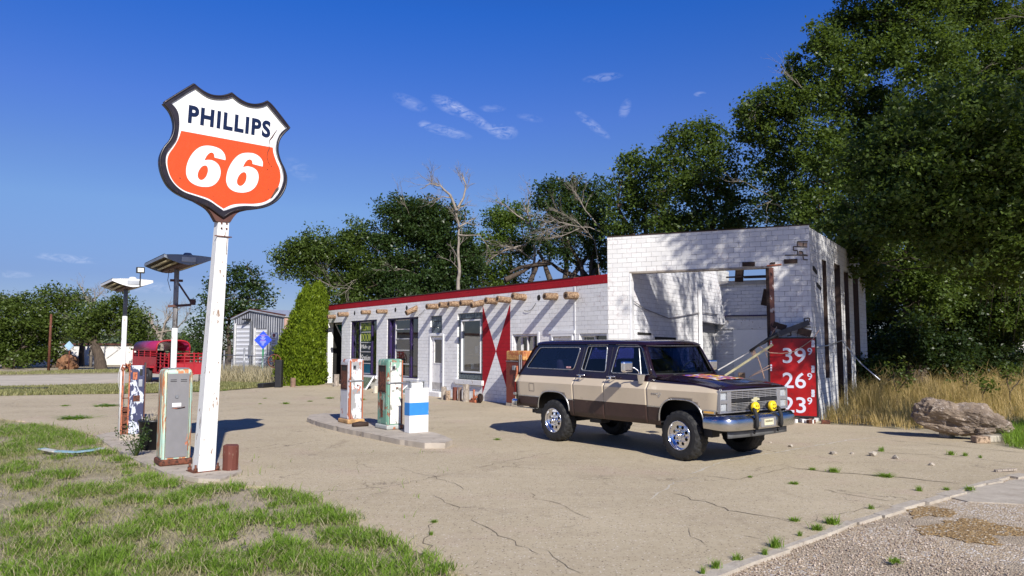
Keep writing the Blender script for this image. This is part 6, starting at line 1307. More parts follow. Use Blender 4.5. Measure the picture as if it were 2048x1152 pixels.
path = [(-1.10, -.04), (-1.22, -.045), (-1.31, -.02), (-1.35, .05), (-1.36, .3), (-1.36, WID - .3), (-1.35, WID - .05), (-1.31, WID + .02), (-1.22, WID + .045), (-1.10, WID + .04)]; rows = []
for i, (x, y) in enumerate(path):
    a = Vector(path[max(0, i - 1)]); b_ = Vector(path[min(len(path) - 1, i + 1)]); t_ = (b_ - a).normalized(); n_ = Vector((-t_.y, t_.x)); rows.append([Vector((x + n_.x * d, y + n_.y * d, z)) for d, z in ((-.04, .60), (0, .60), (.015, .64), (.015, .72), (0, .765), (-.06, .77))])
o = MB().grid(rows, 0, True).build('rear_bumper', M['chrome'], tk, fix=False); sb = o.modifiers.new('s', 'SUBSURF'); sb.levels = sb.render_levels = 2
mb = MB(); mb.box(-1.15, -.62, .02, .12, .59, .605); mb.build('rear_step', M['trimc'], tk); mb = MB(); mb.box(-.80, -.36, .12, .14, .50, .60); mb.build('mud_flap', M['black'], tk)
# underside and cabin
mb = MB(); mb.box(-1.2, 3.86, .36, WID - .36, .56, 1.16); mb.build('chassis', M['black'], tk)
mb = MB(); mb.box(.50, 2.70, .06, WID - .06, .545, .60); mb.box(.9, 1.2, .12, .36, .44, .56); mb.box(2.45, 2.62, .2, .36, .46, .56); mb.tube([(-.9, .3, .5), (-.2, .4, .5), (1.0, .45, .48)], .04, 8); mb.box(3.55, 3.72, .1, .3, .42, .56); mb.build('underbody', M['black'], tk, bevel=.02)
for x in (0, WB): MB().tube([(x, .12, .41), (x, WID - .12, .41)], .05, 10).build('axle', M['black'], tk)
for x, z in ((1.62, 1.18), (.78, 1.18), (-.1, 1.16)):
    for y0, y1_ in ((.22, .85), (1.02, 1.65)): mb = MB(); mb.box(x, x + .5, y0, y1_, z - .05, z + .12); mb.box(x - .08, x + .06, y0, y1_, z, z + .44); mb.build('seat', M['seat'], tk, bevel=.05)
mb = MB(); mb.box(2.3, 2.52, .2, WID - .2, 1.16, 1.385); mb.build('dashboard', plain('dash_vinyl', (.03, .05, .045), .5), tk, bevel=.04)
T = Matrix.Translation((2.26, WID - .52, 1.42)) @ Matrix.Rotation(R(-62), 4, 'Y'); mb = MB(); mb.tube([T @ Vector((.19 * math.cos(a), .19 * math.sin(a), 0)) for a in [i * 2 * math.pi / 24 for i in range(25)]], .013, 8, caps=False); mb.tube([T @ Vector((0, -.18, 0)), T @ Vector((0, .18, 0))], .014, 6); mb.tube([T @ Vector((0, 0, 0)), T @ Vector((0, 0, -.3))], .025, 8); mb.build('steering_wheel', M['black'], tk)
# mirror
for far in (False, True):
    yy = lambda y: WID - y if far else y
    T = Matrix.Translation((2.22, yy(-.24), 1.515)) @ Matrix.Rotation(R(0), 4, 'Z')
    mb = MB(); mb.box(-.045, .045, -.125, .125, -.098, .098, T=T); mh = mb.build('mirror', M['chrome'], tk, bevel=.04, seg=4)
    mb = MB(); mb.tube([(2.22, yy(-.16), 1.50), (2.25, yy(-.08), 1.49), (2.30, yy(-.04), 1.44), (2.31, yy(-.02), 1.36)], .012, 8); mb.build('mirror_arm', M['chrome'], mh)
    mb = MB(); mb.grid([[Vector((2.24, yy(.04), 1.375)), Vector((2.27, yy(-.045), 1.375)), Vector((2.36, yy(-.045), 1.375)), Vector((2.39, yy(.04), 1.375))], [Vector((2.27, yy(.03), 1.22)), Vector((2.285, yy(-.03), 1.22)), Vector((2.33, yy(-.03), 1.22)), Vector((2.345, yy(.03), 1.22))]], 0); mb.add([(2.24, yy(.04), 1.375), (2.27, yy(-.045), 1.375), (2.36, yy(-.045), 1.375), (2.39, yy(.04), 1.375)], [(0, 1, 2, 3)]); mb.build('mirror_bracket', M['chrome'], mh, fix=False)
# badge on the fender
mb = MB(); bx0 = 2.56; zb_ = 1.065
mb.tube([(bx0 + .012 * i, -.016, zb_ + .012 * math.sin(i * 1.6)) for i in range(12)], .006, 5)
for dx_, dz in ((0, .035), (0, -.035), (-.03, 0), (.03, 0)): mb.lathe([(.012, 0), (.018, 0), (.018, .006), (.012, .006)], Matrix.Translation((bx0 + .17 + dx_, -.010, zb_ + dz)) @ Matrix.Rotation(R(90), 4, 'X'), 10, close=True)
mb.build('fender_badge', M['trimc'], tk)
# wheels
def wheel(x, far, steer=0):
    o_ = Vector((x, WID if far else 0, .41)); s_ = -1 if far else 1
    T = Matrix.Rotation(R(-90), 4, 'X')  # local z -> +y (inwards on the near side)
    n = 80; lat = [(.235, -.004), (.245, -.012), (.30, -.022), (.355, -.016), (.378, -.006), (.398, .008), (.408, .03), (.410, .075), (.410, .135), (.410, .195), (.408, .24), (.398, .262), (.36, .285), (.30, .29), (.235, .27)]
    vs = []
    for i, (r_, h) in enumerate(lat):
        for j in range(n):
            k = 0
            if 4 <= i <= 11:
                ph = (j + (i // 2) * 2) % 4; k = .017 if ph in (0,) else 0
                if 6 <= i <= 10 and i % 2 == 0: k = .015
            if i in (4, 5, 10, 11) and (j % 4) < 2: k = .014
            a = 2 * math.pi * j / n; vs.append(T @ Vector(((r_ - k) * math.cos(a), (r_ - k) * math.sin(a), h)))
    fs = [(i * n + j, i * n + (j + 1) % n, (i + 1) * n + (j + 1) % n, (i + 1) * n + j) for i in range(len(lat) - 1) for j in range(n)]
    mb = MB(); mb.add(vs, fs, 0, False); w_ = mb.build('wheel', M['rubber'], tk)
    mb = MB(); mb.lathe([(.240, -.006), (.237, -.018), (.230, -.018), (.222, -.008), (.214, .012), (.206, .045), (.206, .25)], T, 48); rim = mb.build('rim', M['chrome'], w_, fix=False)
    c8 = lambda r_, k, cx=0, cy=0: [(cx + r_ * math.cos(2 * math.pi * i / k), cy + r_ * math.sin(2 * math.pi * i / k)) for i in range(k)]
    holes = [c8(.028, 12, .140 * math.cos(R(22.5 + 45 * i)), .140 * math.sin(R(22.5 + 45 * i))) for i in range(8)]
    mb = MB(); mb.shape([c8(.206, 48), c8(.052, 24)] + holes, .0, .006, lambda a, b_, d: T @ Vector((a, b_, .045 - .018 * math.sin(min(1, math.hypot(a, b_) / .206) * math.pi) * 1.2 + d))); mb.build('wheel_disc', M['chrome'], rim, fix=False)
    mb = MB(); mb.lathe([(0, .11), (.205, .11)], T, 24); mb.build('brake_drum', M['black'], rim, fix=False)
    mb = MB(); mb.lathe([(.054, .05), (.054, -.005), (.044, -.022), (.030, -.024), (.028, -.045), (.022, -.05), (0, -.05)], T, 20); mb.build('hub', M['chrome'], rim)
    mb = MB()
    for i in range(8): a = R(45 * i); p = T @ Vector((.078 * math.cos(a), .078 * math.sin(a), .03)); q_ = T @ Vector((.078 * math.cos(a), .078 * math.sin(a), .0)); mb.tube([p, q_], .010, 6)
    mb.build('lug_nuts', M['steel'], rim)
    w_.location = o_; w_.rotation_euler = (0, 0, (math.pi if far else 0) + steer); return w_
wheel(0, False); wheel(0, True); wheel(WB, False, R(-3)); wheel(WB, True, R(-3))
# ================================================================== TREES
def leaf_mesh(name, C_, size, mat, parent, up=.35, seed=0, fold=.25, asp=.62):
    """one folded four-sided leaf (a clump of leaves, far away) at every centre"""
    rg = np.random.default_rng(seed); n = len(C_); sz = size * rg.uniform(.6, 1.35, n)[:, None]
    nn = rg.normal(size=(n, 3)); nn[:, 2] = np.abs(nn[:, 2]) + up; nn /= np.linalg.norm(nn, axis=1)[:, None]
    a = rg.normal(size=(n, 3)); a -= nn * (a * nn).sum(1)[:, None]; a /= np.linalg.norm(a, axis=1)[:, None]; b = np.cross(nn, a)
    V = np.empty((n, 4, 3)); V[:, 0] = C_ - a * sz * .5; V[:, 1] = C_ + b * sz * .5 * asp - nn * sz * fold * .5; V[:, 2] = C_ + a * sz * .5; V[:, 3] = C_ - b * sz * .5 * asp - nn * sz * fold * .5
    me = bpy.data.meshes.new(name); me.vertices.add(n * 4); me.vertices.foreach_set('co', V.reshape(-1).astype(np.float32)); me.loops.add(n * 4); me.loops.foreach_set('vertex_index', np.arange(n * 4, dtype=np.int32)); me.polygons.add(n); me.polygons.foreach_set('loop_start', np.arange(0, n * 4, 4, dtype=np.int32))
    me.update(calc_edges=True); me.materials.append(mat); o = bpy.data.objects.new(name, me); COL.objects.link(o); o.parent = parent; return o
GREEN = dict(
    elm=leafmat('elm_leaves', (.036, .066, .012), (.105, .150, .032), .30),
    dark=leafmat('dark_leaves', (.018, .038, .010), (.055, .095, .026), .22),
    light=leafmat('light_leaves', (.060, .105, .015), (.135, .20, .035), .38),
    grey=leafmat('grey_green_leaves', (.075, .105, .065), (.14, .175, .10), .3),
    olive=leafmat('olive_leaves', (.050, .080, .012), (.105, .145, .030), .32),
    shade=leafmat('shaded_undergrowth_leaves', (.010, .022, .007), (.034, .058, .016), .15, spec=.25),  # deep shade under the huge tree is put into this leaf colour
    cedar=leafmat('conifer_sprays', (.022, .050, .004), (.21, .28, .02), .18, spec=.15, bs=3.2))
M['bark'] = plain('bark', (.075, .055, .040), .95, var=.4, scale=5, sc=(2, 2, .5), bmp=.9, bscale=14)
M['deadwood'] = plain('bare_dead_wood', (.25, .215, .18), .9, var=.35, scale=5)
def limb(mb, a, b, r0, r1, rr, jag=.07, n=6, m=0, sides=6):
    a = Vector(a); b = Vector(b); L_ = (b - a).length; pts = [a]
    off = Vector((0, 0, 0))
    for k in range(1, n): off += Vector((rr.uniform(-1, 1), rr.uniform(-1, 1), rr.uniform(-.6, .8))) * L_ * jag / 2; pts.append(a.lerp(b, k / n) + off * math.sin(math.pi * k / n))
    pts.append(b); mb.tube(pts, [r0 + (r1 - r0) * k / n for k in range(n + 1)], sides, m, caps=False); return pts
def twigs(mb, p, d, L_, r, rr, depth, m=0, spread=.7, sides=4):
    d = d.normalized(); q = p + d * L_; pts = [p]
    for k in range(1, 4): pts.append(p.lerp(q, k / 3) + Vector((rr.uniform(-1, 1), rr.uniform(-1, 1), rr.uniform(-1, 1))) * L_ * .07)
    mb.tube(pts, [r, r * .8, r * .62, r * .45], sides, m, caps=False)
    if depth <= 0: return
    for k in range(rr.choice((2, 3, 3))):
        t_ = rr.uniform(.45, 1); i = min(2, int(t_ * 3)); s_ = pts[i].lerp(pts[i + 1], t_ * 3 - i); nd_ = (d + Vector((rr.uniform(-1, 1), rr.uniform(-1, 1), rr.uniform(-.8, .9))) * spread).normalized(); twigs(mb, s_, nd_, L_ * rr.uniform(.5, .8), r * .5, rr, depth - 1, m, spread, sides)
def tree(name, label, base, Y, blobs, leaf='elm', size=.13, dens=1.0, trunk_r=.25, seed=1, group='trees behind the station', jitter=.5, depthf=.75, cat='tree', clump=.42, fork=None, dead=0, hidden_z=None, trunks=1):
    """blobs: (u, v, r) in photo pixels, at a distance of Y metres; each becomes a ball of leaf clumps at its own depth"""
    rr = random.Random(seed); rg = np.random.default_rng(seed)
    if isinstance(base, tuple): bp0 = AT(base[0], 691, Y); bp0 = Vector((bp0.x, bp0.y, 0))
    else: bp0 = base
    t_ = thing(name, label, cat, tuple(bp0), 0, group); cs = []; mb = MB()
    for bl in blobs:
        u, v, r = bl[:3]; yo = bl[3] if len(bl) > 3 else rr.uniform(-1, 1) * jitter * r * Y / FP; rad = r * Y / FP; c = AT(u, v, Y + yo) - bp0; cs.append((c, rad))
    top = max(c.z for c, _ in cs); low = min(c.z - r_ for c, r_ in cs)
    for tk_ in range(trunks):
        b0 = Vector((rr.uniform(-1, 1), rr.uniform(-1, 1), 0)) * trunk_r * 3 * (trunks > 1); fk = fork or Vector((rr.uniform(-.3, .3), rr.uniform(-.3, .3), max(.8, min(top * .4, low + .8))))
        limb(mb, b0 + Vector((0, 0, -.1)), fk, trunk_r * 1.15, trunk_r * .75, rr, .05, 6, sides=9)
    ends = []
    done = []
    for c, r_ in sorted(cs, key=lambda q: (q[0] - fk).length):
        par = min(done, key=lambda q: (q[0] - c).length * (1 + q[2] * .12) + (.5 if q[0].z > c.z + .5 else 0)) if done else None
        if par is None or len(done) < 3 or (par[0] - c).length > (fk - c).length * .9: par = (fk, trunk_r * .62, 0)
        if c.z < fk.z * .6: par = (Vector((c.x * .3, c.y * .3, c.z * .3)), trunk_r * .2, 2)
        br = max(.02, par[1] * .72); pts = limb(mb, par[0], c, br, br * .8, rr, .10, 6); done.append((c, br * .8, par[2] + 1)); br = min(br, .05 + r_ * .02)
        for k in range(5 + int(r_ * 2.0)):
            d = Vector((rr.gauss(0, 1), rr.gauss(0, 1), rr.gauss(.15, .8))).normalized(); i = rr.randint(3, 5); twigs(mb, pts[i], d, r_ * rr.uniform(.5, .95), br * .35, rr, 1)
    mb.build('trunk', M['bark'], t_, fix=False)
    allc = []
    for c, r_ in cs:
        ncl = max(6, int(26 * dens * (r_ / clump) ** 2 * .30)); d = rg.normal(size=(ncl, 3)); d /= np.linalg.norm(d, axis=1)[:, None]; rad = r_ * np.where(rg.uniform(size=ncl) < .22, rg.uniform(.95, 1.32, ncl), rg.uniform(.25, 1.0, ncl) ** .6) * (1 + .22 * np.sin(d[:, 0] * 5 + seed) * np.cos(d[:, 2] * 4 + seed * 2))
        cc_ = np.array(c) + d * rad[:, None] * np.array((1, depthf, .92)); per = int(max(10, 34 * dens * (clump / size / 3.2) ** 1.2))
        k = rg.normal(size=(ncl, per, 3)) * clump * .42 * np.array((1, 1, .7)); p = (cc_[:, None, :] + k).reshape(-1, 3); allc.append(p)
    P_ = np.concatenate(allc)
    if hidden_z is not None: P_ = P_[P_[:, 2] > hidden_z]
    P_ = P_[P_[:, 2] > .15]
    leaf_mesh('crown', P_, size, GREEN[leaf], t_, seed=seed); LC.append((name, len(P_)))
    if dead:
        for k in range(dead):
            mb = MB(); c, r_ = cs[rr.randrange(len(cs))]; d = Vector((rr.uniform(-1, 1), rr.uniform(-.9, .2), rr.uniform(-.2, .7))); twigs(mb, c, d, r_ * rr.uniform(1.0, 1.5), .030, rr, 3, spread=.55); mb.build('dead_branch', M['deadwood'], t_, fix=False)
    return t_
LC = []
def dead_from_px(name, label, Y, lines, parent=None, mat='deadwood', seed=1, tw=3, group=None, base=None):
    """a bare tree drawn as limbs through photo pixels (with real depth), twigs grown on it"""
    rr = random.Random(seed); mb = MB(); root = AT(lines[0][0][0], lines[0][0][1], Y); bz = Vector((root.x, root.y, 0)) if parent is None else Vector(parent.location); t_ = parent or thing(name, label, 'tree', tuple(bz), 0, group)
    for ln in lines:
        r0 = ln[-1][0] if isinstance(ln[-1], list) else .07; pts_px = [p for p in ln if isinstance(p, tuple)]; yo = rr.uniform(-.6, .6); pts = [AT(u, v, Y + yo * k / max(1, len(pts_px) - 1)) - bz for k, (u, v) in enumerate(pts_px)]
        dd = []; 
        for i in range(len(pts) - 1):
            for k in range(3): dd.append(pts[i].lerp(pts[i + 1], k / 3) + Vector((rr.uniform(-1, 1), rr.uniform(-1, 1), rr.uniform(-1, 1))) * .03)
        dd.append(pts[-1]); n = len(dd); mb.tube(dd, [r0 * (1 - .8 * k / (n - 1)) for k in range(n)], 6, caps=False)
        for k in range(tw * len(pts)):
            i = rr.randrange(n // 3, n - 1); d = (dd[i + 1] - dd[i]).normalized() + Vector((rr.uniform(-1, 1), rr.uniform(-.5, .5), rr.uniform(-.5, 1))) * .8; twigs(mb, dd[i], d, rr.uniform(.3, .9), r0 * .25 * (1 - i / n) + .008, rr, 2)
    if parent is None: mb.tube([Vector((0, 0, 0)), dd[0] * 0 + (AT(lines[0][0][0], lines[0][0][1], Y) - bz)], [.14, .1], 7)
    mb.build('bare_branches' if parent else 'trunk', M[mat], t_, fix=False); return t_
G1 = 'trees behind the station'
T1 = tree('elm_tree', 'low spreading tree whose limb reaches out over the conifer hedge', (770, 0), 42, [(572, 512, 30), (600, 495, 32), (625, 500, 36), (660, 505, 36), (560, 545, 14), (590, 540, 14), (690, 500, 40), (720, 475, 36), (650, 550, 34), (700, 550, 45), (745, 540, 50), (690, 590, 40), (740, 590, 45), (640, 585, 28), (610, 545, 26)], 'elm', .16, 1.5, .3, 11, G1, clump=.55, dead=5)
T2 = tree('elm_tree', 'broad tree behind the roof, crowned by a bare forked snag', (905, 0), 41, [(788, 415, 30), (800, 440, 34), (770, 470, 34), (830, 440, 40), (850, 420, 28), (885, 430, 30), (865, 470, 50), (810, 500, 55), (905, 480, 45), (780, 560, 50), (850, 550, 55), (920, 545, 55), (890, 590, 50), (945, 510, 30), (820, 600, 45), (910, 425, 18)], 'dark', .16, 1.6, .35, 12, G1, clump=.55, dead=4)
dead_from_px('', '', 38.5, [[(914, 650), (916, 590), (918, 545), (917, 500), (917, 455), (913, 420), [.13]], [(913, 420), (900, 390), (880, 372), (862, 368), (840, 378), [.08]], [(862, 368), (868, 355), [.03]], [(915, 415), (928, 395), (932, 370), (925, 352), (917, 345), [.07]], [(900, 395), (885, 393), (870, 400), [.04]], [(917, 455), (935, 445), (948, 450), [.06]], [(915, 420), (935, 408), [.04]], [(917, 470), (960, 470), (980, 500), [.04]]], T2, seed=5, tw=2)
T3 = tree('elm_tree', 'paler yellow green tree between the snag and the right hand trees', (1040, 0), 44, [(985, 435, 26), (1010, 425, 24), (1040, 430, 30), (1000, 465, 38), (1045, 470, 38), (975, 500, 34), (1020, 510, 38), (1060, 500, 22), (965, 560, 40), (1010, 560, 36)], 'light', .16, 1.25, .3, 13, G1, clump=.55, dead=3)
dead_from_px('', '', 42, [[(1065, 560), (1070, 500), (1062, 450), (1052, 420), (1045, 400), [.09]], [(1062, 450), (1035, 430), (1010, 412), (995, 405), [.05]], [(1055, 425), (1058, 400), (1062, 385), [.04]], [(1052, 490), (1010, 500), (985, 515), (960, 540), [.06]], [(1065, 520), (1040, 500), (1000, 490), [.05]]], T3, seed=6, tw=3)
T4 = tree('elm_tree', 'tree with long bare lower limbs left of the garage roof', (1165, 0), 40, [(1095, 385, 26), (1085, 400, 18), (1120, 375, 22), (1150, 370, 24), (1185, 375, 24), (1110, 410, 30), (1150, 405, 36), (1195, 405, 32), (1120, 450, 34), (1165, 450, 40), (1200, 445, 36), (1085, 470, 26), (1190, 490, 34), (1140, 495, 30), (1100, 500, 22), (1210, 520, 24)], 'dark', .155, 1.35, .3, 14, G1, clump=.5)
dead_from_px('', '', 37.5, [[(1200, 555), (1190, 480), (1150, 440), (1100, 415), [.03]], [(1215, 470), (1180, 455), (1140, 450), (1095, 460), (1085, 470), [.03]], [(1200, 455), (1170, 420), (1150, 385), (1145, 372), [.04]], [(1165, 455), (1130, 470), (1098, 475), [.03]], [(1140, 450), (1110, 440), (1085, 448), [.03]]], T4, seed=7, tw=4)
mb = MB(); rr = random.Random(3)
for a, b_ in (((1165, 560), (1100, 525)), ((1100, 525), (1020, 545)), ((1180, 560), (1120, 500)), ((1140, 560), (1185, 500)), ((1100, 560), (1075, 500)), ((1060, 565), (1080, 520)), ((1010, 560), (1060, 535)), ((1200, 560), (1165, 470)), ((1130, 560), (1140, 480))): limb(mb, AT(a[0], a[1], 40) - T4.location, AT(b_[0], b_[1], 40.5) - T4.location, .16, .07, rr, .06)
mb.build('lower_limbs', M['bark'], T4, fix=False)
T5 = tree('elm_tree', 'round topped tree just left of the tallest part of the garage', (1290, 0), 36, [(1255, 325, 24), (1275, 315, 24), (1245, 355, 28), (1290, 345, 34), (1260, 395, 38), (1300, 390, 40), (1235, 400, 16), (1245, 435, 34), (1290, 440, 45), (1240, 475, 28)], 'elm', .17, 1.15, .3, 15, G1, clump=.5)
T6 = tree('elm_tree', 'domed dense tree directly behind the garage', (1390, 0), 34, [(1340, 285, 28), (1330, 315, 30), (1375, 265, 26), (1400, 262, 26), (1435, 270, 28), (1375, 310, 45), (1425, 310, 45), (1340, 360, 45), (1400, 370, 55), (1450, 360, 50), (1360, 420, 50), (1430, 430, 55), (1480, 420, 50), (1320, 440, 36), (1380, 470, 45), (1460, 480, 45)], 'elm', .16, 1.15, .32, 16, G1, clump=.48)
T7 = tree('great_elm', 'huge dark tree towering over the right side of the garage', (1832, 0), 29, [(1490, 225, 24), (1515, 205, 26), (1500, 260, 36), (1550, 195, 34), (1595, 135, 26), (1600, 165, 34), (1560, 250, 50), (1640, 70, 24), (1655, 90, 34), (1625, 200, 52), (1690, 45, 40), (1690, 130, 60), (1740, 30, 45), (1800, 30, 60), (1760, 110, 65), (1560, 330, 60), (1640, 300, 65), (1720, 220, 80), (1860, -20, 60), (1930, 20, 70), (2010, 40, 60), (1850, 110, 80), (1950, 130, 85), (2040, 140, 80), (1800, 260, 95), (1910, 250, 95), (2020, 260, 90), (1700, 340, 75), (1790, 380, 90), (1900, 380, 95), (2010, 390, 90), (1570, 410, 60), (1640, 420, 60), (1720, 450, 60), (1820, 490, 75), (1920, 500, 85), (2030, 510, 80), (1730, 520, 34), (1700, 500, 30), (1780, 560, 50), (1870, 590, 55), (1980, 600, 70), (2050, 620, 60), (1668, 462, 20, -7), (1700, 480, 26, -6), (1722, 520, 24, -6), (1738, 465, 32, -5), (1695, 440, 28, -6), (1750, 545, 30, -4), (1765, 600, 45), (1900, 550, 65), (2010, 550, 70), (1830, 545, 50), (1740, 580, 22, -3), (1785, 420, 62, -8), (1880, 400, 70, -9), (1980, 420, 76, -9), (2060, 450, 76, -9), (1850, 300, 75, -8), (1960, 280, 85, -9), (1760, 340, 55, -7), (2080, 330, 80, -9), (1900, 500, 45, -7), (2010, 520, 50, -7), (1800, -90, 90), (1950, -90, 110), (2120, -60, 110), (2140, 100, 100), (2140, 280, 110), (2150, 450, 100)], 'elm', .145, 1.45, .42, 17, G1, jitter=1.3, clump=.42, dead=14, fork=Vector((-.1, 0, 3.6)))
rr = random.Random(31)
for k in range(12):
    mb = MB(); p = AT(rr.uniform(1990, 2046), rr.uniform(450, 520), 27 + rr.uniform(-1, 1)) - T7.location; mb.tube([p, p + Vector((rr.uniform(-.3, .1), 0, -rr.uniform(.8, 1.4))), p + Vector((rr.uniform(-.9, -.2), rr.uniform(-.3, .3), -rr.uniform(1.6, 3.2)))], [.012, .009, .004], 4); mb.build('hanging_dead_branch', M['bark'], T7, fix=False)
# undergrowth beyond the side wall
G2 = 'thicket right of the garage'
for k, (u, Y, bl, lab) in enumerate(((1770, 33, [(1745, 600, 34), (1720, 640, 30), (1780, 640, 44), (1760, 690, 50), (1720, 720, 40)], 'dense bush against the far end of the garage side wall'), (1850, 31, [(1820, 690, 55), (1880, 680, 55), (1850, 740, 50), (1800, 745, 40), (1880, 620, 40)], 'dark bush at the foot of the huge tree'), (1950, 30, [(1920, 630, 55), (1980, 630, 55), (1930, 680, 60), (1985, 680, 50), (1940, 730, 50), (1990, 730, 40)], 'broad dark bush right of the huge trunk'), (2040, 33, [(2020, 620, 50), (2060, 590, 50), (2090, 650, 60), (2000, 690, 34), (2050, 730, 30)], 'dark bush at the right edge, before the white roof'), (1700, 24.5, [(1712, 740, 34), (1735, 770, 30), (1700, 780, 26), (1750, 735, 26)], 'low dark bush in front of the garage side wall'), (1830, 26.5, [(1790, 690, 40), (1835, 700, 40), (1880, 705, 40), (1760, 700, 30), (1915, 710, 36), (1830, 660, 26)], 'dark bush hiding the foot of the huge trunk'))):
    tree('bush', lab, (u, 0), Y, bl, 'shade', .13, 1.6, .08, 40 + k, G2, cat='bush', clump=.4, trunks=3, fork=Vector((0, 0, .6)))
for k, (u, v, Y, s_) in enumerate(((1790, 745, 22.5, 24), (1925, 745, 23, 22), (1960, 760, 21, 16), (2015, 745, 22, 26))): tree('bush', ('young light green shoot growing up through the dry weeds by the thicket'), (u, 0), Y, [(u, v, s_), (u + s_, v + 12, s_ * .7)], 'olive', .10, .55, .02, 60 + k, 'green shoots in the dry weeds', cat='bush', clump=.25, fork=Vector((0, 0, .5)))
# the tree outside the frame that dapples the garage
sh_base = Vector((14.4, 8.3, 0)); t_ = thing('elm_tree', 'tall tree beyond the right edge of the picture that shades the garage', 'tree', tuple(sh_base)); rr = random.Random(77); rg = np.random.default_rng(77); mb = MB()
limb(mb, (0, 0, -.1), (-.2, .1, 5.2), .3, .22, rr, .04); pts_ = []
tgt = [FBK.P(LB * .45, 3.9), FBK.P(LB * .72, 4.1), FBK.P(LB * .85, 3.7), FIL.P(5.0, 4.3), FIL.P(2.4, 3.1), FDE.P(.5, 4.4), FDE.P(.8, 2.6), FDE.P(1.7, 1.6), FDE.P(2.2, 4.3), FDE.P(3.2, 4.3), FDE.P(5.2, 2.6), FDE.P(5.8, 4.3), FDE.P(7.4, 2.2), FDE.P(9.5, 3.0), FDE.P(7.4, 4.3), FCD.P(LCD * .5, 4.6), FDE.P(4.6, 1.0), FCD.P(LCD * .63, 4.5), FCD.P(LCD * .86, 4.2), FCD.P(LCD * .95, 3.0), FCD.P(LCD * .82, 3.3), FCD.P(LCD * .74, 4.6), FCD.P(LCD * .92, 1.9), FDE.P(1.2, 3.9), FDE.P(2.6, 3), FDE.P(4.5, 3.9), FDE.P(6.5, 3.2), FDE.P(8.5, 3.9), FDE.P(3.8, 1.8), FIL.P(1.8, 3.9), FIL.P(4.0, 3.2), FIL.P(6.0, 3.5), FIL.P(7.5, 2.6), FIL.P(3, 2.0), FBK.P(LB * .55, 3.6), FCD.P(LCD * .8, 2.3)]
for k, q_ in enumerate(tgt):
    z_ = 8.0 + rr.uniform(-.9, 2.0); tt = (z_ - q_.z) / to_sun.z; c = q_ + to_sun * tt
    while c.x / c.y < .98: tt += .5; c = q_ + to_sun * tt
    c = c - sh_base; limb(mb, (-.2, .1, 5.2), c, .09, .03, rr, .08, 6)
    for j in range(7): twigs(mb, c, Vector((rr.gauss(0, 1), rr.gauss(0, 1), rr.gauss(0, .6))), .7, .02, rr, 2)
    ncl = 26 if k < 21 else 17; d = rg.normal(size=(ncl, 3)) * .50; kk = rg.normal(size=(ncl, 32, 3)) * .14; pts_.append((np.array(c) + d[:, None, :] + kk).reshape(-1, 3))
mb.build('trunk', M['bark'], t_, fix=False); leaf_mesh('crown', np.concatenate(pts_), .12, GREEN['elm'], t_, seed=77, up=.1)
# left hand trees across the road
G3 = 'trees across the dirt road'
tree('elm_tree', 'grey green tree at the left edge across the dirt road', (15, 0), 62, [(-10, 630, 40), (20, 615, 26), (45, 610, 24), (30, 650, 38), (70, 640, 30), (0, 680, 40), (60, 690, 34), (20, 720, 25), (-30, 690, 50)], 'olive', .25, 1.3, .3, 21, G3, clump=.8)
tree('elm_tree', 'leafy tree with silvery top, second from the left across the road', (110, 0), 64, [(88, 595, 20), (105, 590, 20), (130, 605, 24), (150, 600, 20), (95, 625, 34), (140, 630, 34), (75, 655, 34), (110, 660, 36), (60, 700, 34), (95, 700, 28)], 'olive', .25, 1.2, .3, 22, G3, clump=.8, dead=4)
tree('elm_tree', 'pale wispy tree showing above its neighbours across the road', (165, 0), 70, [(100, 590, 18), (130, 595, 20), (160, 600, 22), (185, 605, 20), (30, 605, 26), (10, 605, 24), (210, 620, 18)], 'grey', .28, .7, .25, 23, G3, clump=.8, dead=3)
T24 = tree('elm_tree', 'wide tree with a thick leaning trunk across the road', (205, 0), 58, [(165, 650, 26), (190, 630, 28), (225, 625, 30), (200, 655, 32), (165, 665, 24), (240, 650, 34), (270, 640, 28), (275, 665, 26), (235, 600, 16), (255, 610, 18), (150, 655, 22), (290, 670, 18)], 'olive', .23, 1.2, .42, 24, G3, clump=.7, dead=4, fork=Vector((-.6, 0, 1.9)))
tree('elm_tree', 'tree with scattered leaves left of the red trailer', (275, 0), 66, [(265, 625, 20), (285, 635, 20), (300, 645, 18), (290, 670, 22), (315, 660, 12)], 'grey', .26, .6, .2, 25, G3, clump=.7, dead=4)
dead_from_px('bare_tree', 'leafless forked tree standing left of the sign pole beyond the trailer', 60, [[(328, 720), (322, 680), (305, 650), (298, 625), [.22]], [(322, 680), (330, 645), (345, 625), (360, 618), [.1]], [(305, 650), (290, 635), (278, 628), [.08]], [(325, 660), (335, 640), (332, 610), [.07]], [(315, 665), (350, 660), (370, 640), (375, 625), [.08]]], None, seed=9, tw=4, group=G3)
dead_from_px('bare_tree', 'thin leafless tree rising above the left hand trees', 66, [[(185, 650), (180, 610), (165, 580), (158, 570), [.10]], [(188, 640), (190, 600), (188, 578), [.08]], [(190, 600), (200, 588), (208, 580), [.05]], [(195, 620), (225, 600), (205, 590), [.04]]], None, seed=10, tw=3, group=G3)
tree('elm_tree', 'tree between the sign pole and the metal shed', (455, 0), 57, [(445, 560, 26), (480, 550, 28), (505, 560, 22), (465, 590, 36), (500, 600, 36), (530, 600, 16), (435, 600, 30), (420, 640, 36), (460, 640, 36), (410, 690, 34), (440, 700, 30), (520, 575, 14), (395, 660, 22), (430, 570, 16)], 'dark', .24, 1.0, .35, 26, G3, clump=.7, dead=5)
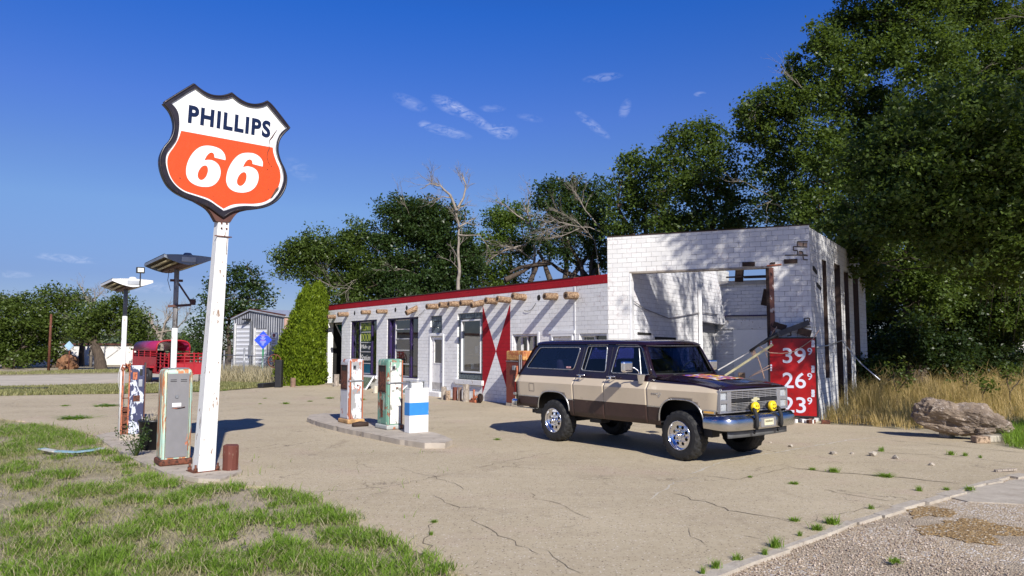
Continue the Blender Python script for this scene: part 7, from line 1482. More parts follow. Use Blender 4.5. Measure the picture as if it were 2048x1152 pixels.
for k, (u, v, Y, r_, lf) in enumerate(((345, 700, 75, 24, 'grey'), (385, 705, 74, 20, 'grey'), (370, 680, 76, 20, 'elm'), (30, 725, 60, 20, 'olive'), (-40, 715, 60, 26, 'elm'), (320, 715, 72, 18, 'grey'), (300, 722, 58, 12, 'olive'))): tree('bush', 'low grey green bush in the far row across the dirt road', (u, 0), Y, [(u, v, r_), (u + r_ * .8, v + 6, r_ * .8), (u - r_ * .8, v + 6, r_ * .7)], lf, .26, .8, .1, 80 + k, 'far row of low bushes', cat='bush', clump=.7, fork=Vector((0, 0, .7)))
# ------------------------------------------------------------------ the conifers
def conifer(label, Y, prof_px, u0, vb, leafn, seed, group='yellow green conifers by the station'):
    """prof: (v, uL, uR) silhouette rows"""
    rg = np.random.default_rng(seed); b0 = AT(u0, 691, Y); b0 = Vector((b0.x, b0.y, 0)); t_ = thing('conifer', label, 'conifer', tuple(b0), 0, group); k = Y / FP; C_ = []
    rows = [((691 - v) * k + EYE, (a - u0) * k, (b_ - u0) * k) for v, a, b_ in prof_px]; zs = [r[0] for r in rows]
    n = leafn; z = rg.uniform(min(zs), max(zs), n); w_ = np.interp(z, zs[::-1], [(r[2] - r[1]) / 2 for r in rows][::-1]); c = np.interp(z, zs[::-1], [(r[2] + r[1]) / 2 for r in rows][::-1]); keep = rg.uniform(0, 1, n) < (w_ / w_.max()) ** .7 + .08; z, w_, c = z[keep], w_[keep], c[keep]; n = len(z)
    a = rg.uniform(0, 2 * np.pi, n); lump = 1 + .13 * np.sin(a * 6 + z * 3.1) * np.cos(z * 4.3 + a * 3) + .10 * np.sin(a * 13 + z * 9) * np.sin(z * 6 - a * 5); rad = w_ * (lump - .05) * rg.uniform(.70, 1.06, n)
    nc = max(60, n // 46); ci = rg.integers(0, nc, n); P0 = np.stack([c + rad * np.cos(a), rad * np.sin(a) * .95, z], 1); cen = P0[:nc][ci]; P_ = cen + rg.normal(size=P0.shape) * np.array((.062, .062, .13)) * np.clip(w_[:nc][ci] / .45, .25, 1)[:, None]; a = a[:nc][ci]
    # upright sprays: tall thin quads leaning out
    sz = rg.uniform(.05, .12, n)[:, None]; out = np.stack([np.cos(a), np.sin(a), np.zeros(n)], 1); upv = np.array((0, 0, 1.0)) + out * .45 + rg.normal(size=(n, 3)) * .28; upv /= np.linalg.norm(upv, axis=1)[:, None]; sd = np.cross(upv, out + rg.normal(size=(n, 3)) * .7); sd /= np.linalg.norm(sd, axis=1)[:, None]
    V = np.empty((n, 4, 3)); V[:, 0] = P_ - upv * sz * .6; V[:, 1] = P_ + sd * sz * .38; V[:, 2] = P_ + upv * sz * .75; V[:, 3] = P_ - sd * sz * .38
    me = bpy.data.meshes.new('foliage'); me.vertices.add(n * 4); me.vertices.foreach_set('co', V.reshape(-1).astype(np.float32)); me.loops.add(n * 4); me.loops.foreach_set('vertex_index', np.arange(n * 4, dtype=np.int32)); me.polygons.add(n); me.polygons.foreach_set('loop_start', np.arange(0, n * 4, 4, dtype=np.int32)); me.update(calc_edges=True); me.materials.append(GREEN['cedar']); o = bpy.data.objects.new('foliage', me); COL.objects.link(o); o.parent = t_
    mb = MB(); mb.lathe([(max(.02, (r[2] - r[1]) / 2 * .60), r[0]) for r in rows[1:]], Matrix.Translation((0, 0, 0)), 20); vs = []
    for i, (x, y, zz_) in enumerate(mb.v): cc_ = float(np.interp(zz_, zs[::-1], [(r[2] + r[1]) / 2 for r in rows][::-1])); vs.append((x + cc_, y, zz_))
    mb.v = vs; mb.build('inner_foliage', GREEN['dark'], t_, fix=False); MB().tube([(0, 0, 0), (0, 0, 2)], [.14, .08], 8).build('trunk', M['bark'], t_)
    return t_
conifer('large yellow green conifer with two peaks at the corner of the station', 35.8, [(568, 611, 616), (582, 604, 622), (602, 594, 634), (625, 588, 640), (643, 581, 645), (671, 570, 647), (700, 559, 649), (724, 555, 649), (755, 554, 648), (772, 556, 646)], 605, 772, 74000, 1)
conifer('narrower conifer peak behind the right side of the large one', 36.6, [(564, 631, 637), (574, 626, 644), (590, 620, 651), (610, 614, 654), (640, 612, 652), (700, 612, 650), (770, 612, 648)], 635, 772, 32000, 2)
conifer('small conifer top showing above the left end of the red roof band', 44, [(584, 695, 702), (592, 688, 710), (605, 680, 716), (640, 674, 720), (740, 672, 722)], 698, 740, 12000, 3)
print('LEAVES', sum(n for _, n in LC), LC)
# ================================================================== GRASS AND WEEDS
def blades(name, P_, h, w, mat, seed, bend=.5, n_seg=2, hvar=.5, kind=None, parent=None, lean=.35):
    rg = np.random.default_rng(seed); n = len(P_); a = rg.uniform(0, 2 * np.pi, n); H_ = (h * rg.uniform(1 - hvar, 1 + hvar, n)) if not hasattr(h, '__len__') else np.asarray(h) * rg.uniform(1 - hvar, 1 + hvar, n)
    d = np.stack([np.cos(a), np.sin(a)], 1); b2 = rg.uniform(0, bend, n) * H_; s = np.stack([-d[:, 1], d[:, 0]], 1); W_ = w * rg.uniform(.6, 1.3, n); P3 = np.concatenate([P_, np.zeros((n, 1))], 1) if P_.shape[1] == 2 else P_
    V = np.empty((n, 5, 3))
    def at(t_): q = P3.copy(); q[:, :2] += d * (b2 * t_ ** 2 + lean * H_ * t_ * .5)[:, None]; q[:, 2] += H_ * (t_ - .25 * bend * t_ ** 2); return q
    S3 = np.concatenate([s, np.zeros((n, 1))], 1) * W_[:, None] * .5; V[:, 0] = at(0) - S3; V[:, 1] = at(0) + S3; V[:, 2] = at(.55) + S3 * .8; V[:, 3] = at(1.0); V[:, 4] = at(.55) - S3 * .8
    me = bpy.data.meshes.new(name); me.vertices.add(n * 5); me.vertices.foreach_set('co', V.reshape(-1).astype(np.float32)); base = np.arange(n, dtype=np.int32)[:, None] * 5
    li = np.concatenate([base + np.array([0, 1, 2, 4]), base + np.array([4, 2, 3])], 1).reshape(-1).astype(np.int32); me.loops.add(len(li)); me.loops.foreach_set('vertex_index', li); ls = np.empty((n, 2), np.int32); ls[:, 0] = np.arange(n) * 7; ls[:, 1] = ls[:, 0] + 4; me.polygons.add(n * 2); me.polygons.foreach_set('loop_start', ls.reshape(-1)); me.update(calc_edges=True); me.materials.append(mat)
    o = bpy.data.objects.new(name, me); COL.objects.link(o)
    if parent: o.parent = parent
    if kind: o['kind'] = kind
    return o
GR = dict(lush=leafmat('lush_grass', (.12, .22, .02), (.30, .46, .07), .5), dull=leafmat('dull_grass', (.22, .24, .09), (.44, .40, .20), .4), dry=leafmat('dry_weeds', (.36, .24, .09), (.66, .50, .23), .35), straw=leafmat('pale_straw', (.34, .28, .17), (.55, .48, .32), .3))
for k_ in GR.values(): k_.node_tree.nodes['Principled BSDF'].inputs['Specular IOR Level'].default_value = .2
def inpoly(P_, poly):
    x, y = P_[:, 0], P_[:, 1]; c = np.zeros(len(P_), bool); n = len(poly)
    for i in range(n):
        x1, y1 = poly[i]; x2, y2 = poly[i - 1]; m_ = ((y1 > y) != (y2 > y)) & (x < (x2 - x1) * (y - y1) / (y2 - y1 + 1e-12) + x1); c ^= m_
    return c
def gpx(px): return [(p.x, p.y) for p in (G(u, v) for u, v in px)]
def mask(P_, sc, seed, oct_=3):
    out = np.zeros(len(P_)); rg = np.random.default_rng(seed)
    for o_ in range(oct_):
        f = sc * 2 ** o_
        for _ in range(4): k = rg.normal(size=2) * f; out += np.sin(P_ @ k + rg.uniform(0, 6.28)) / (1.6 ** o_) / 4
    return out
rg = np.random.default_rng(99)
lawn = gpx([(-150, 832), (0, 840), (90, 852), (185, 878), (200, 890), (225, 905), (262, 925), (320, 952), (380, 965), (440, 972), (520, 978), (600, 992), (665, 1022), (720, 1055), (800, 1095), (860, 1120), (930, 1160), (960, 1260), (-700, 1500), (-500, 900)])
# clumps: centre, radius, height; the thick ones sit where the photo has them
cl_px = [(500, 950, 28, .26), (470, 975, 40, .16), (560, 985, 45, .17), (610, 1000, 45, .20), (650, 1030, 50, .20), (700, 1040, 30, .16), (590, 1040, 60, .18), (680, 1075, 45, .15), (740, 1075, 55, .16), (780, 1085, 35, .13), (860, 1118, 30, .12), (640, 1130, 70, .17), (700, 1140, 70, .16), (570, 1100, 50, .17), (520, 1110, 50, .15), (210, 1125, 70, .20), (170, 1135, 50, .16), (150, 1080, 60, .10), (60, 1130, 70, .07), (100, 1145, 60, .08), (440, 1050, 70, .17), (380, 1035, 60, .17), (350, 1000, 45, .17), (390, 985, 40, .18), (300, 1050, 60, .14), (250, 1070, 60, .13), (290, 960, 40, .18), (310, 935, 22, .22), (270, 1000, 30, .12), (160, 985, 50, .10), (60, 975, 26, .12), (70, 1020, 40, .09), (230, 980, 30, .10), (110, 950, 40, .09), (30, 905, 60, .10), (90, 880, 70, .12), (180, 885, 50, .14), (40, 865, 70, .10), (120, 865, 60, .10), (170, 905, 30, .12), (225, 905, 30, .18), (240, 920, 26, .18), (20, 940, 50, .08), (480, 1140, 50, .12), (800, 1140, 60, .09), (890, 1140, 30, .10), (340, 1130, 60, .11), (420, 1120, 60, .10), (20, 1060, 60, .08), (330, 970, 30, .16), (150, 870, 60, .13), (60, 855, 80, .10)]
for _ in range(130):
    u_, v_ = rr.uniform(-20, 900), 860 + 320 * rr.random() ** .8; cl_px.append((u_, v_, rr.uniform(8, 26), rr.uniform(.06, .17)))
lush, hl = [], []
for u, v, r, h in cl_px:
    c = G(u, v); rm = r * c.y / FP; n = int(640 * (rm / .25) ** 1.6 + (460 if r > 27 else 90)); q = rg.normal(size=(n, 2)) * rm * .5; q[:, 1] *= 1.35; lush.append(np.array((c.x, c.y)) + q); hl.append(np.full(n, h * .62) * (1 - .4 * np.clip(np.linalg.norm(q, axis=1) / rm / 1.4, 0, 1)))
# sub-tufts give the clumps their spiky texture
P_ = np.concatenate(lush); H_ = np.concatenate(hl); tf = P_[rg.integers(0, len(P_), 5200)]; idx = rg.integers(0, 5200, len(P_)); P_ = np.where(rg.uniform(size=(len(P_), 1)) < .72, tf[idx] + rg.normal(size=P_.shape) * .022, P_)
kp_ = inpoly(P_ + rg.normal(size=P_.shape) * .10, lawn) | (rg.uniform(size=len(P_)) < .012); P_, H_ = P_[kp_], H_[kp_]
k2_ = P_[:, 1] > 5.0; P_, H_ = P_[k2_], H_[k2_]
dm_ = rg.uniform(size=len(P_)) < .84; blades('grass', P_[dm_], H_[dm_], .0075, GR['lush'], 1, bend=.9, hvar=.7, kind='stuff', lean=.8); blades('dry_grass', P_[~dm_][:26000] + rg.normal(size=P_[~dm_][:26000].shape) * .12, .07, .006, GR['straw'], 11, bend=.9, hvar=.8, kind='stuff', lean=1.6)
# thin dull cover over the rest
mn, mxx = np.array((-16, 5.2)), np.array((1, 20)); Q = rg.uniform(mn, mxx, (230000, 2)); mk_ = mask(Q, 1.1, 5); Q = Q[inpoly(Q, lawn) & (mk_ > rg.uniform(-.15, .75, len(Q)))]; tf = Q[rg.integers(0, len(Q), 9000)]; Q = tf[rg.integers(0, 9000, 34000)] + rg.normal(size=(34000, 2)) * .045
blades('dull_grass', Q, .055, .006, GR['dull'], 2, bend=.9, hvar=.8, kind='stuff', lean=.9)
Q = rg.uniform(mn, mxx, (150000, 2)); Q = Q[inpoly(Q, lawn)][:30000]; blades('thatch', Q, .028, .005, GR['straw'], 12, bend=.9, hvar=.8, kind='stuff', lean=2.6)
# verge strips in the distance
V_ = []
for poly, n in (([(-200, 798), (0, 792), (250, 787), (440, 781), (545, 772), (545, 764), (420, 767), (270, 771), (0, 776), (-200, 780)], 60000), ([(-200, 752), (0, 750), (300, 744), (560, 738), (560, 733), (300, 739), (0, 744), (-200, 746)], 22000), ([(440, 772), (560, 770), (560, 752), (430, 752)], 15000)):
    pg = gpx(poly); a = np.array(pg); lo, hi = a.min(0), a.max(0); Q = rg.uniform(lo, hi, (n * 3, 2)); Q = Q[inpoly(Q, pg)]; mk_ = mask(Q, .5, 8); Q = Q[mk_ > rg.uniform(-.9, .5, len(Q))][:n]; V_.append(Q)
blades('verge_grass', np.concatenate(V_), .14, .03, GR['dull'], 3, bend=.7, kind='stuff')
pg = gpx([(440, 768), (575, 772), (575, 745), (430, 745)]); a = np.array(pg); Q = rg.uniform(a.min(0), a.max(0), (30000, 2)); Q = Q[inpoly(Q, pg)][:14000]; blades('straw_grass', Q, .55, .03, GR['straw'], 4, bend=.6, kind='stuff')
# golden weeds right of the garage
pg = gpx([(1648, 845), (1700, 850), (1840, 862), (1870, 850), (1990, 845), (2048, 880), (2200, 890), (2300, 800), (2048, 772), (1850, 766), (1690, 776), (1665, 800)]); a = np.array(pg); Q = rg.uniform(a.min(0), a.max(0), (160000, 2)); Q = Q[inpoly(Q, pg)]; mk_ = mask(Q, .9, 15); Q = Q[mk_ > rg.uniform(-1.2, .5, len(Q))]
tf = Q[rg.integers(0, len(Q), 2600)]; n = 52000; ix = rg.integers(0, 2600, n); Q2 = tf[ix] + rg.normal(size=(n, 2)) * .05; dist = (Q2[:, 1] - 15.5) / 6; hh_ = np.clip(.28 + .50 * dist, .22, .85) * (.75 + .35 * mask(Q2, .8, 3)); blades('dry_weeds', Q2, np.maximum(hh_, .15), .009, GR['dry'], 5, bend=.55, kind='stuff', lean=.35)
# taller branching weed stalks
mb = MB(); rr = random.Random(12)
for k in range(46):
    u = rr.uniform(1690, 2060); v = rr.uniform(800, 840); p = G(u, v); h = rr.uniform(.8, 1.25); pts = [p, p + Vector((rr.uniform(-.08, .08), 0, h * .5)), p + Vector((rr.uniform(-.2, .2), 0, h))]; mb.tube(pts, [.008, .006, .003], 4)
    for j in range(9): t_ = rr.uniform(.3, 1); q_ = pts[0].lerp(pts[2], t_); e_ = q_ + Vector((rr.uniform(-.32, .32), rr.uniform(-.2, .2), rr.uniform(.08, .35))); mb.tube([q_, e_], [.004, .0015], 3)
o = mb.build('weed_stalks', GR['dry'], None, fix=False); o['kind'] = 'stuff'
pg = gpx([(2010, 892), (2048, 900), (2120, 900), (2100, 850), (2030, 858), (2008, 872)]); a = np.array(pg); Q = rg.uniform(a.min(0), a.max(0), (9000, 2)); Q = Q[inpoly(Q, pg)]; blades('kerb_grass', Q, .3, .009, GR['lush'], 6, bend=.8, kind='stuff')
# separate tufts in the cracks
tl = [(572, 808, 9, .1), (1020, 0, 0, 0), (780, 867, 13, .15), (995, 880, 9, .06), (1763, 903, 7, .13), (1902, 910, 9, .12), (1930, 912, 7, .1), (1961, 916, 4, .08), (1625, 940, 9, .06), (1668, 944, 15, .10), (1770, 953, 22, .06), (1588, 968, 13, .05), (1500, 955, 6, .04), (1590, 1042, 13, .06), (1665, 1048, 20, .12), (1635, 1060, 16, .10), (1742, 1018, 7, .08), (1552, 1095, 16, .15), (1530, 1110, 9, .1), (1475, 1120, 13, .08), (1432, 1137, 13, .12), (1405, 1148, 8, .1), (1600, 1072, 6, .08), (1893, 980, 8, .06), (1940, 980, 12, .08), (1838, 982, 8, .1), (1790, 1125, 16, .06), (620, 803, 7, .05), (660, 797, 10, .08), (720, 800, 14, .08), (270, 790, 12, .1), (215, 812, 30, .09), (130, 812, 10, .06), (530, 797, 5, .04), (520, 808, 4, .04), (868, 1045, 9, .05), (862, 1070, 6, .06), (470, 775, 12, .1), (150, 837, 40, .10), (450, 781, 7, .08), (395, 783, 8, .06), (1200, 1150, 0, 0)]
def tuft_mesh(seed, n=130):
    r_ = np.random.default_rng(seed); Q = r_.normal(size=(n, 2)) * .28; return blades('grass_tuft', Q, .75, .075, GR['lush'], seed, bend=.9, lean=.8)
pr_t = [tuft_mesh(s_) for s_ in (1, 2, 3)]; used = [False] * 3
for k, (u, v, r, h) in enumerate(tl):
    if r == 0: continue
    i = k % 3; o = pr_t[i]
    if used[i]: o = pr_t[i].copy(); COL.objects.link(o)
    used[i] = True; p = G(u, v); s_ = r * p.y / FP; o.location = p; o.scale = (s_ * 1.1, s_ * 1.1, h * .9); o.rotation_euler = (0, 0, k * 1.3); tag(o, 'small green tuft of grass growing out of a crack in the paving', 'grass tuft', 'grass tufts in the paving')
# spiky weed by the tub
t_ = thing('weed_plant', 'upright dark green weed in front of the black tub', 'plant', tuple(G(272, 916))); mb = MB(); rr = random.Random(5); lv = []
for k in range(9):
    e_ = Vector((rr.uniform(-.3, .35), rr.uniform(-.2, .2), rr.uniform(.35, .72))); mb.tube([(0, 0, 0), e_ * .5 + Vector((0, 0, .03)), e_], [.007, .005, .002], 4)
    for j in range(60): t2_ = rr.uniform(.25, 1.05); lv.append(tuple(e_ * t2_ + Vector((rr.gauss(0, .035), rr.gauss(0, .035), rr.gauss(0, .025)))))
mb.build('stem', GREEN['olive'], t_, fix=False); leaf_mesh('leaves', np.array(lv), .04, GREEN['dark'], t_, seed=4)
# loose gravel by the kerb
n = 16000; pg = gpx([(1420, 1152), (1560, 1100), (1700, 1050), (1800, 1018), (1900, 1100), (2048, 1140), (2300, 1200), (1700, 1500), (1300, 1250)]); a = np.array(pg); Q = rg.uniform(a.min(0), a.max(0), (n * 2, 2)); Q = Q[inpoly(Q, pg)][:n]; mk_ = mask(Q, 1.6, 2); Q = Q[mk_ > rg.uniform(-1.1, .3, len(Q))]; n = len(Q)
sz = rg.uniform(.003, .012, n) * rg.choice([.8, 1, 1, 1.5], n); oc = np.array([(1, 0, 0), (-.5, .8, 0), (-.5, -.9, 0), (0, 0, .7), (0, 0, -.5)]); V = np.empty((n, 5, 3)); an = rg.uniform(0, 6.28, n); ca, sa = np.cos(an), np.sin(an); jit = rg.uniform(.6, 1.3, (n, 5, 1))
ocj = oc[None] * jit; V[..., 0] = (ocj[..., 0] * ca[:, None] - ocj[..., 1] * sa[:, None]) * sz[:, None] + Q[:, None, 0]; V[..., 1] = (ocj[..., 0] * sa[:, None] + ocj[..., 1] * ca[:, None]) * sz[:, None] + Q[:, None, 1]; V[..., 2] = ocj[..., 2] * sz[:, None] - .024 + sz[:, None] * .2
F_ = np.array([(0, 1, 3), (1, 2, 3), (2, 0, 3), (1, 0, 4), (2, 1, 4), (0, 2, 4)]); li = (np.arange(n)[:, None, None] * 5 + F_[None]).reshape(-1).astype(np.int32)
me = bpy.data.meshes.new('loose_gravel'); me.vertices.add(n * 5); me.vertices.foreach_set('co', V.reshape(-1).astype(np.float32)); me.loops.add(len(li)); me.loops.foreach_set('vertex_index', li); me.polygons.add(n * 6); me.polygons.foreach_set('loop_start', np.arange(0, len(li), 3, dtype=np.int32)); me.update(calc_edges=True)
m, t, b = newmat('pebbles'); ri = nd(t, 'ShaderNodeNewGeometry').outputs['Random Per Island']; c_ = mixc(t, ri, (.24, .17, .12), (.60, .51, .42)); t.links.new(c_, b.inputs['Base Color']); b.inputs['Roughness'].default_value = .9; me.materials.append(m)
o = bpy.data.objects.new('loose_gravel', me); COL.objects.link(o); o['kind'] = 'stuff'
# ================================================================== FAR THINGS
def corrug(name, c, c2, ex, pitch=.23):
    m, t, b = newmat(name); g = nd(t, 'ShaderNodeNewGeometry').outputs['Position']; dp = nd(t, 'ShaderNodeVectorMath', operation='DOT_PRODUCT'); t.links.new(g, dp.inputs[0]); dp.inputs[1].default_value = (ex[0], ex[1], 0)
    w = mth(t, 'SINE', mth(t, 'MULTIPLY', dp.outputs['Value'], 2 * math.pi / pitch)); col = mixc(t, ramp(t, noise(t, g, 1.2, 5), .3, .7), c, c2); t.links.new(col, b.inputs['Base Color']); b.inputs['Metallic'].default_value = .35; b.inputs['Roughness'].default_value = .45; bump(t, b, w, 1.0, .05); return m
fa, fb = G(464.7, 744.5), G(566, 747.5); FS = Frame(fa, (fb - fa).to_2d()); WS = (fb - fa).length
sd = thing('metal_shed', 'grey corrugated metal shed with two white roller doors', 'shed', tuple(fa), math.atan2(FS.ex.y, FS.ex.x)); M['corr'] = corrug('corrugated_front', (.40, .41, .44), (.22, .23, .26), FS.ex); dS = Vector((.93, .37, 0)).normalized()
zE0 = FS.uv(465, 637)[1]; zR = FS.uv(501, 621)[1]; zE1 = FS.uv(566, 631.5)[1]; sR = FS.uv(501, 700)[0]
def rp(u0, u1, v0, v1): return FS.uv(u0, 700)[0], FS.uv(u1, 700)[0], 0.0, FS.uv((u0 + u1) / 2, v0)[1]
r1 = rp(471, 498, 648, 744); r2 = rp(510, 532.5, 657, 745)
out = [(0, 0), (WS, 0), (WS, zE1), (sR, zR), (0, zE0)]
def rl(r_): return [(r_[0], .02), (r_[1], .02), (r_[1], r_[3]), (r_[0], r_[3])]
mb = MB(); mb.shape([out, rl(r1), rl(r2)], -.1, 0, lambda a, b_, d: FS.P(a, b_, d)); mb.build('front_wall', M['corr'], sd, world=True, fix=False)
m, t, b = newmat('roller_door_metal'); g = nd(t, 'ShaderNodeNewGeometry').outputs['Position']; sp_ = nd(t, 'ShaderNodeSeparateXYZ'); t.links.new(g, sp_.inputs[0]); w = mth(t, 'SINE', mth(t, 'MULTIPLY', sp_.outputs[2], 2 * math.pi / .30)); t.links.new(mixc(t, ramp(t, w, .75, .95), (.62, .63, .66), (.30, .31, .34)), b.inputs['Base Color']); b.inputs['Roughness'].default_value = .5; bump(t, b, w, .6, .03); M['roller'] = m
for r_ in (r1, r2):
    mb = MB(); fbar(mb, FS, r_[0], r_[1], .02, r_[3], -.10, -.05); dr_ = mb.build('roller_door', M['roller'], sd, world=True)
    mb = MB(); fbar(mb, FS, r_[0] - .14, r_[0], .02, r_[3] + .05, -.05, .03); mb.build('door_frame', M['white_worn'], dr_, world=True)
mb = MB(); s_ = FS.uv(501, 700)[0]; fbar(mb, FS, s_ + .02, s_ + .1, .5, 3.6, 0, .08); fbar(mb, FS, s_ - .1, s_ + .25, 1.2, 1.9, 0, .12); mb.build('downpipe', M['steel'], sd, world=True)
def shp(a, z, k): return tuple(FS.P(a, z) + dS * k)
DL = 9
mb = MB(); mb.add([shp(WS, 0, 0), shp(WS, 0, DL), shp(WS, zE1, DL), shp(WS, zE1, 0)], [(0, 1, 2, 3)]); mb.build('side_wall', plain('pinkish_sheet', (.42, .26, .21), .7, var=.1), sd, world=True, fix=False)
mb = MB(); o1 = -.15; mb.add([shp(-.15, zE0 - .02, o1), shp(sR, zR + .06, o1), shp(sR, zR + .06, DL), shp(-.15, zE0 - .02, DL), shp(WS + .15, zE1 - .02, o1), shp(WS + .15, zE1 - .02, DL)], [(0, 1, 2, 3), (1, 4, 5, 2)]); o = mb.build('roof', plain('sheet_roof', (.45, .47, .50), .4, metal=.4), sd, world=True, fix=False); md = o.modifiers.new('t', 'SOLIDIFY'); md.thickness = .08
mb = MB(); mb.beam(FS.P(-.15, zE0, .03), FS.P(sR, zR + .05, .03), .12, .16); mb.beam(FS.P(sR, zR + .05, .03), FS.P(WS + .1, zE1, .03), .12, .16); mb.build('gable_trim', M['brown_metal'], sd, world=True)
mb = MB(); s_, z_ = FS.uv(498, 639); mb.box(-.3, .3, -.15, .15, -.05, .06, T=Matrix.Translation(FS.P(s_, z_, .2))); mb.build('wall_lamp', M['black'], sd, world=True, bevel=.03)
# white notice board
ws_ = AT(548, 690, 48.5); tb_ = thing('notice_board', 'pale grey notice board with a dark red emblem standing before the shed', 'notice board', (ws_.x, ws_.y, 0), math.atan2(FS.ex.y, FS.ex.x)); k = 48.5 / FP; hz_ = lambda v: (691 - v) * k + EYE
mb = MB(); mb.box(-.33, .33, -.02, .02, hz_(691), hz_(665)); bd_ = mb.build('panel', plain('pale_notice', (.55, .56, .60), .5, var=.06), tb_); mb = MB(); mb.box(-.3, -.25, .02, .07, 0, hz_(668)); mb.box(.25, .3, .02, .07, 0, hz_(668)); mb.build('leg', M['steel'], tb_)
mb = MB(); mb.lathe([(0, 0), (.13, 0)], Matrix.Translation((.0, -.024, hz_(671))) @ Matrix.Rotation(R(90), 4, 'X'), 14); 
for y_, w_ in ((677, .2), (680.5, .14), (683, .1), (686.5, .18)): mb.box(-w_, w_, -.026, -.022, hz_(y_ + .6), hz_(y_ - .4))
mb.build('faded_print', plain('dark_red_print', (.16, .03, .04), .6), bd_, fix=False)
# blue diamond
bd0 = G(524.5, 754); td = thing('diamond_sign', 'bright blue diamond board with lines of small writing on a green post', 'sign', tuple(bd0)); k = bd0.y / FP; zc = (691 - 680) * k + EYE; q = 17.8 * k
mb = MB(); mb.add([(-q, -.03, zc), (0, -.03, zc - q * 1.02), (q, -.03, zc), (0, -.03, zc + q * 1.02)] + [(-q, 0, zc), (0, 0, zc - q * 1.02), (q, 0, zc), (0, 0, zc + q * 1.02)], [(0, 1, 2, 3), (7, 6, 5, 4), (0, 4, 5, 1), (1, 5, 6, 2), (2, 6, 7, 3), (3, 7, 4, 0)]); pn2 = mb.build('panel', plain('bright_blue_board', (.03, .085, .68), .45, var=.04), td)
mb = MB(); mb.box(-.045, .045, 0.0, .05, 0, zc); mb.build('post', plain('green_post', (.02, .22, .09), .5), td)
mb = MB(); rr = random.Random(4)
for i in range(17):
    z_ = zc + q * .58 - i * q * .072; w_ = rr.uniform(.05, .20) * (1.6 if i in (1, 3, 5, 9) else 1); x_ = -w_
    while x_ < w_: e_ = x_ + rr.uniform(.015, .05); mb.box(x_, min(e_, w_), -.034, -.0305, z_ - .008, z_ + .008, m=1 if i in (1, 2, 8, 9) else 0); x_ = e_ + .014
mb.build('small_writing', [M['chalk'], plain('pink_writing', (.75, .35, .38), .5)], pn2)
# chain link fence
fp = [G(398, 764), G(447, 759), G(487, 763.5), G(562, 765)]; tf_ = thing('chain_link_fence', 'low chain link fence with steel posts in front of the shed', 'fence', tuple(fp[0])); hf_ = [1.25, 1.35, 1.35, 1.3]
for i, (u, v, h) in enumerate(((398, 764, 1.3), (447, 759, 1.62), (487, 763.5, 1.75), (463, 756, 1.1), (525, 757, 1.2))): p = G(u, v); MB().tube([p, p + Vector((0, 0, h))], .045 if i in (1, 2) else .03, 8).build('post', M['steel'], tf_, world=True)
for i in range(3):
    a, b_ = fp[i], fp[i + 1]; za, zb2_ = hf_[i], hf_[i + 1]; mb = MB(); mb.tube([a + Vector((0, 0, za)), b_ + Vector((0, 0, zb2_))], .025, 6); mb.build('top_rail', M['steel'], tf_, world=True); mb = MB(); L_ = (b_ - a).length; n = int(L_ / .16)
    for k in range(-8, n):
        for dr2 in (1, -1):
            s0_, s1_ = k * .16, k * .16 + 1.25; z0_, z1_ = (0.05, 1.25) if dr2 > 0 else (1.25, .05)
            c0, c1 = max(0, s0_), min(L_, s1_)
            if c1 <= c0: continue
            f0, f1 = (c0 - s0_) / 1.25, (c1 - s0_) / 1.25; mb.tube([a.lerp(b_, c0 / L_) + Vector((0, 0, z0_ + (z1_ - z0_) * f0)), a.lerp(b_, c1 / L_) + Vector((0, 0, z0_ + (z1_ - z0_) * f1))], .0042, 3, caps=False)
    mb.build('wire_mesh', M['steel'], tf_, world=True, fix=False)
# iron wheel beside the conifer
pw = AT(549, 722, 33.5); tw_ = thing('iron_wheel_stand', 'old spoked iron wheel on a dark stand at the left edge of the conifer', 'iron wheel', (pw.x, pw.y, 0)); zc = pw.z; mb = MB(); mb.tube([(.29 * math.cos(R(15 * i)), 0, zc + .29 * math.sin(R(15 * i))) for i in range(25)], .025, 6, caps=False)
for i in range(6): mb.tube([(0, 0, zc), (.29 * math.cos(R(60 * i + 10)), 0, zc + .29 * math.sin(R(60 * i + 10)))], .016, 5)
mb.build('wheel', M['rust'], tw_); mb = MB(); mb.box(.05, .35, -.1, .2, 0, zc + .05); mb.tube([(0, .02, zc), (.25, .1, zc - .1)], .06, 8); mb.build('stand', M['black'], tw_, bevel=.03)
# ------------------------------------------------------------------ livestock trailer
rt = G(337, 768); dT = Vector((-.66, .75, 0)).normalized(); rzT = math.atan2(dT.y, dT.x) - math.pi / 2
tr = thing('livestock_trailer', 'red livestock trailer with a rounded roof and open barred rear', 'trailer', tuple(rt), rzT); M['tred'] = plain('trailer_red', (.38, .012, .022), .45, var=.12, scale=1.5, dirt=(.22, .03, .03), dirt_amt=.3); M['tmag'] = plain('trailer_roof', (.30, .02, .09), .35, var=.1)
TW, TL, TH1 = 1.62, 6.4, 2.10; zd = .52; yc0 = 2.1
mb = MB(); mb.box(0, TW, .0, TL, zd - .08, zd); mb.box(-.02, .03, yc0, TL, zd, 1.30); mb.box(TW - .03, TW + .02, yc0, TL, zd, 1.30); mb.box(0, TW, TL - .04, TL, zd, 1.5); mb.build('body', M['tred'], tr)
rows = []
for y in (yc0, TL):
    rows.append([Vector((TW / 2 - math.copysign(abs(math.cos(a)) ** .55, math.cos(a)) * TW / 2 * 1.02, y, 1.62 + .52 * abs(math.sin(a)) ** .6)) for a in [math.pi * i / 16 for i in range(17)]])
o = MB().grid(rows, 0, True).build('roof', M['tmag'], tr, fix=False); md = o.modifiers.new('t', 'SOLIDIFY'); md.thickness = .03
MB().tube(rows[0], .045, 6).build('roof_arch', M['tred'], tr)
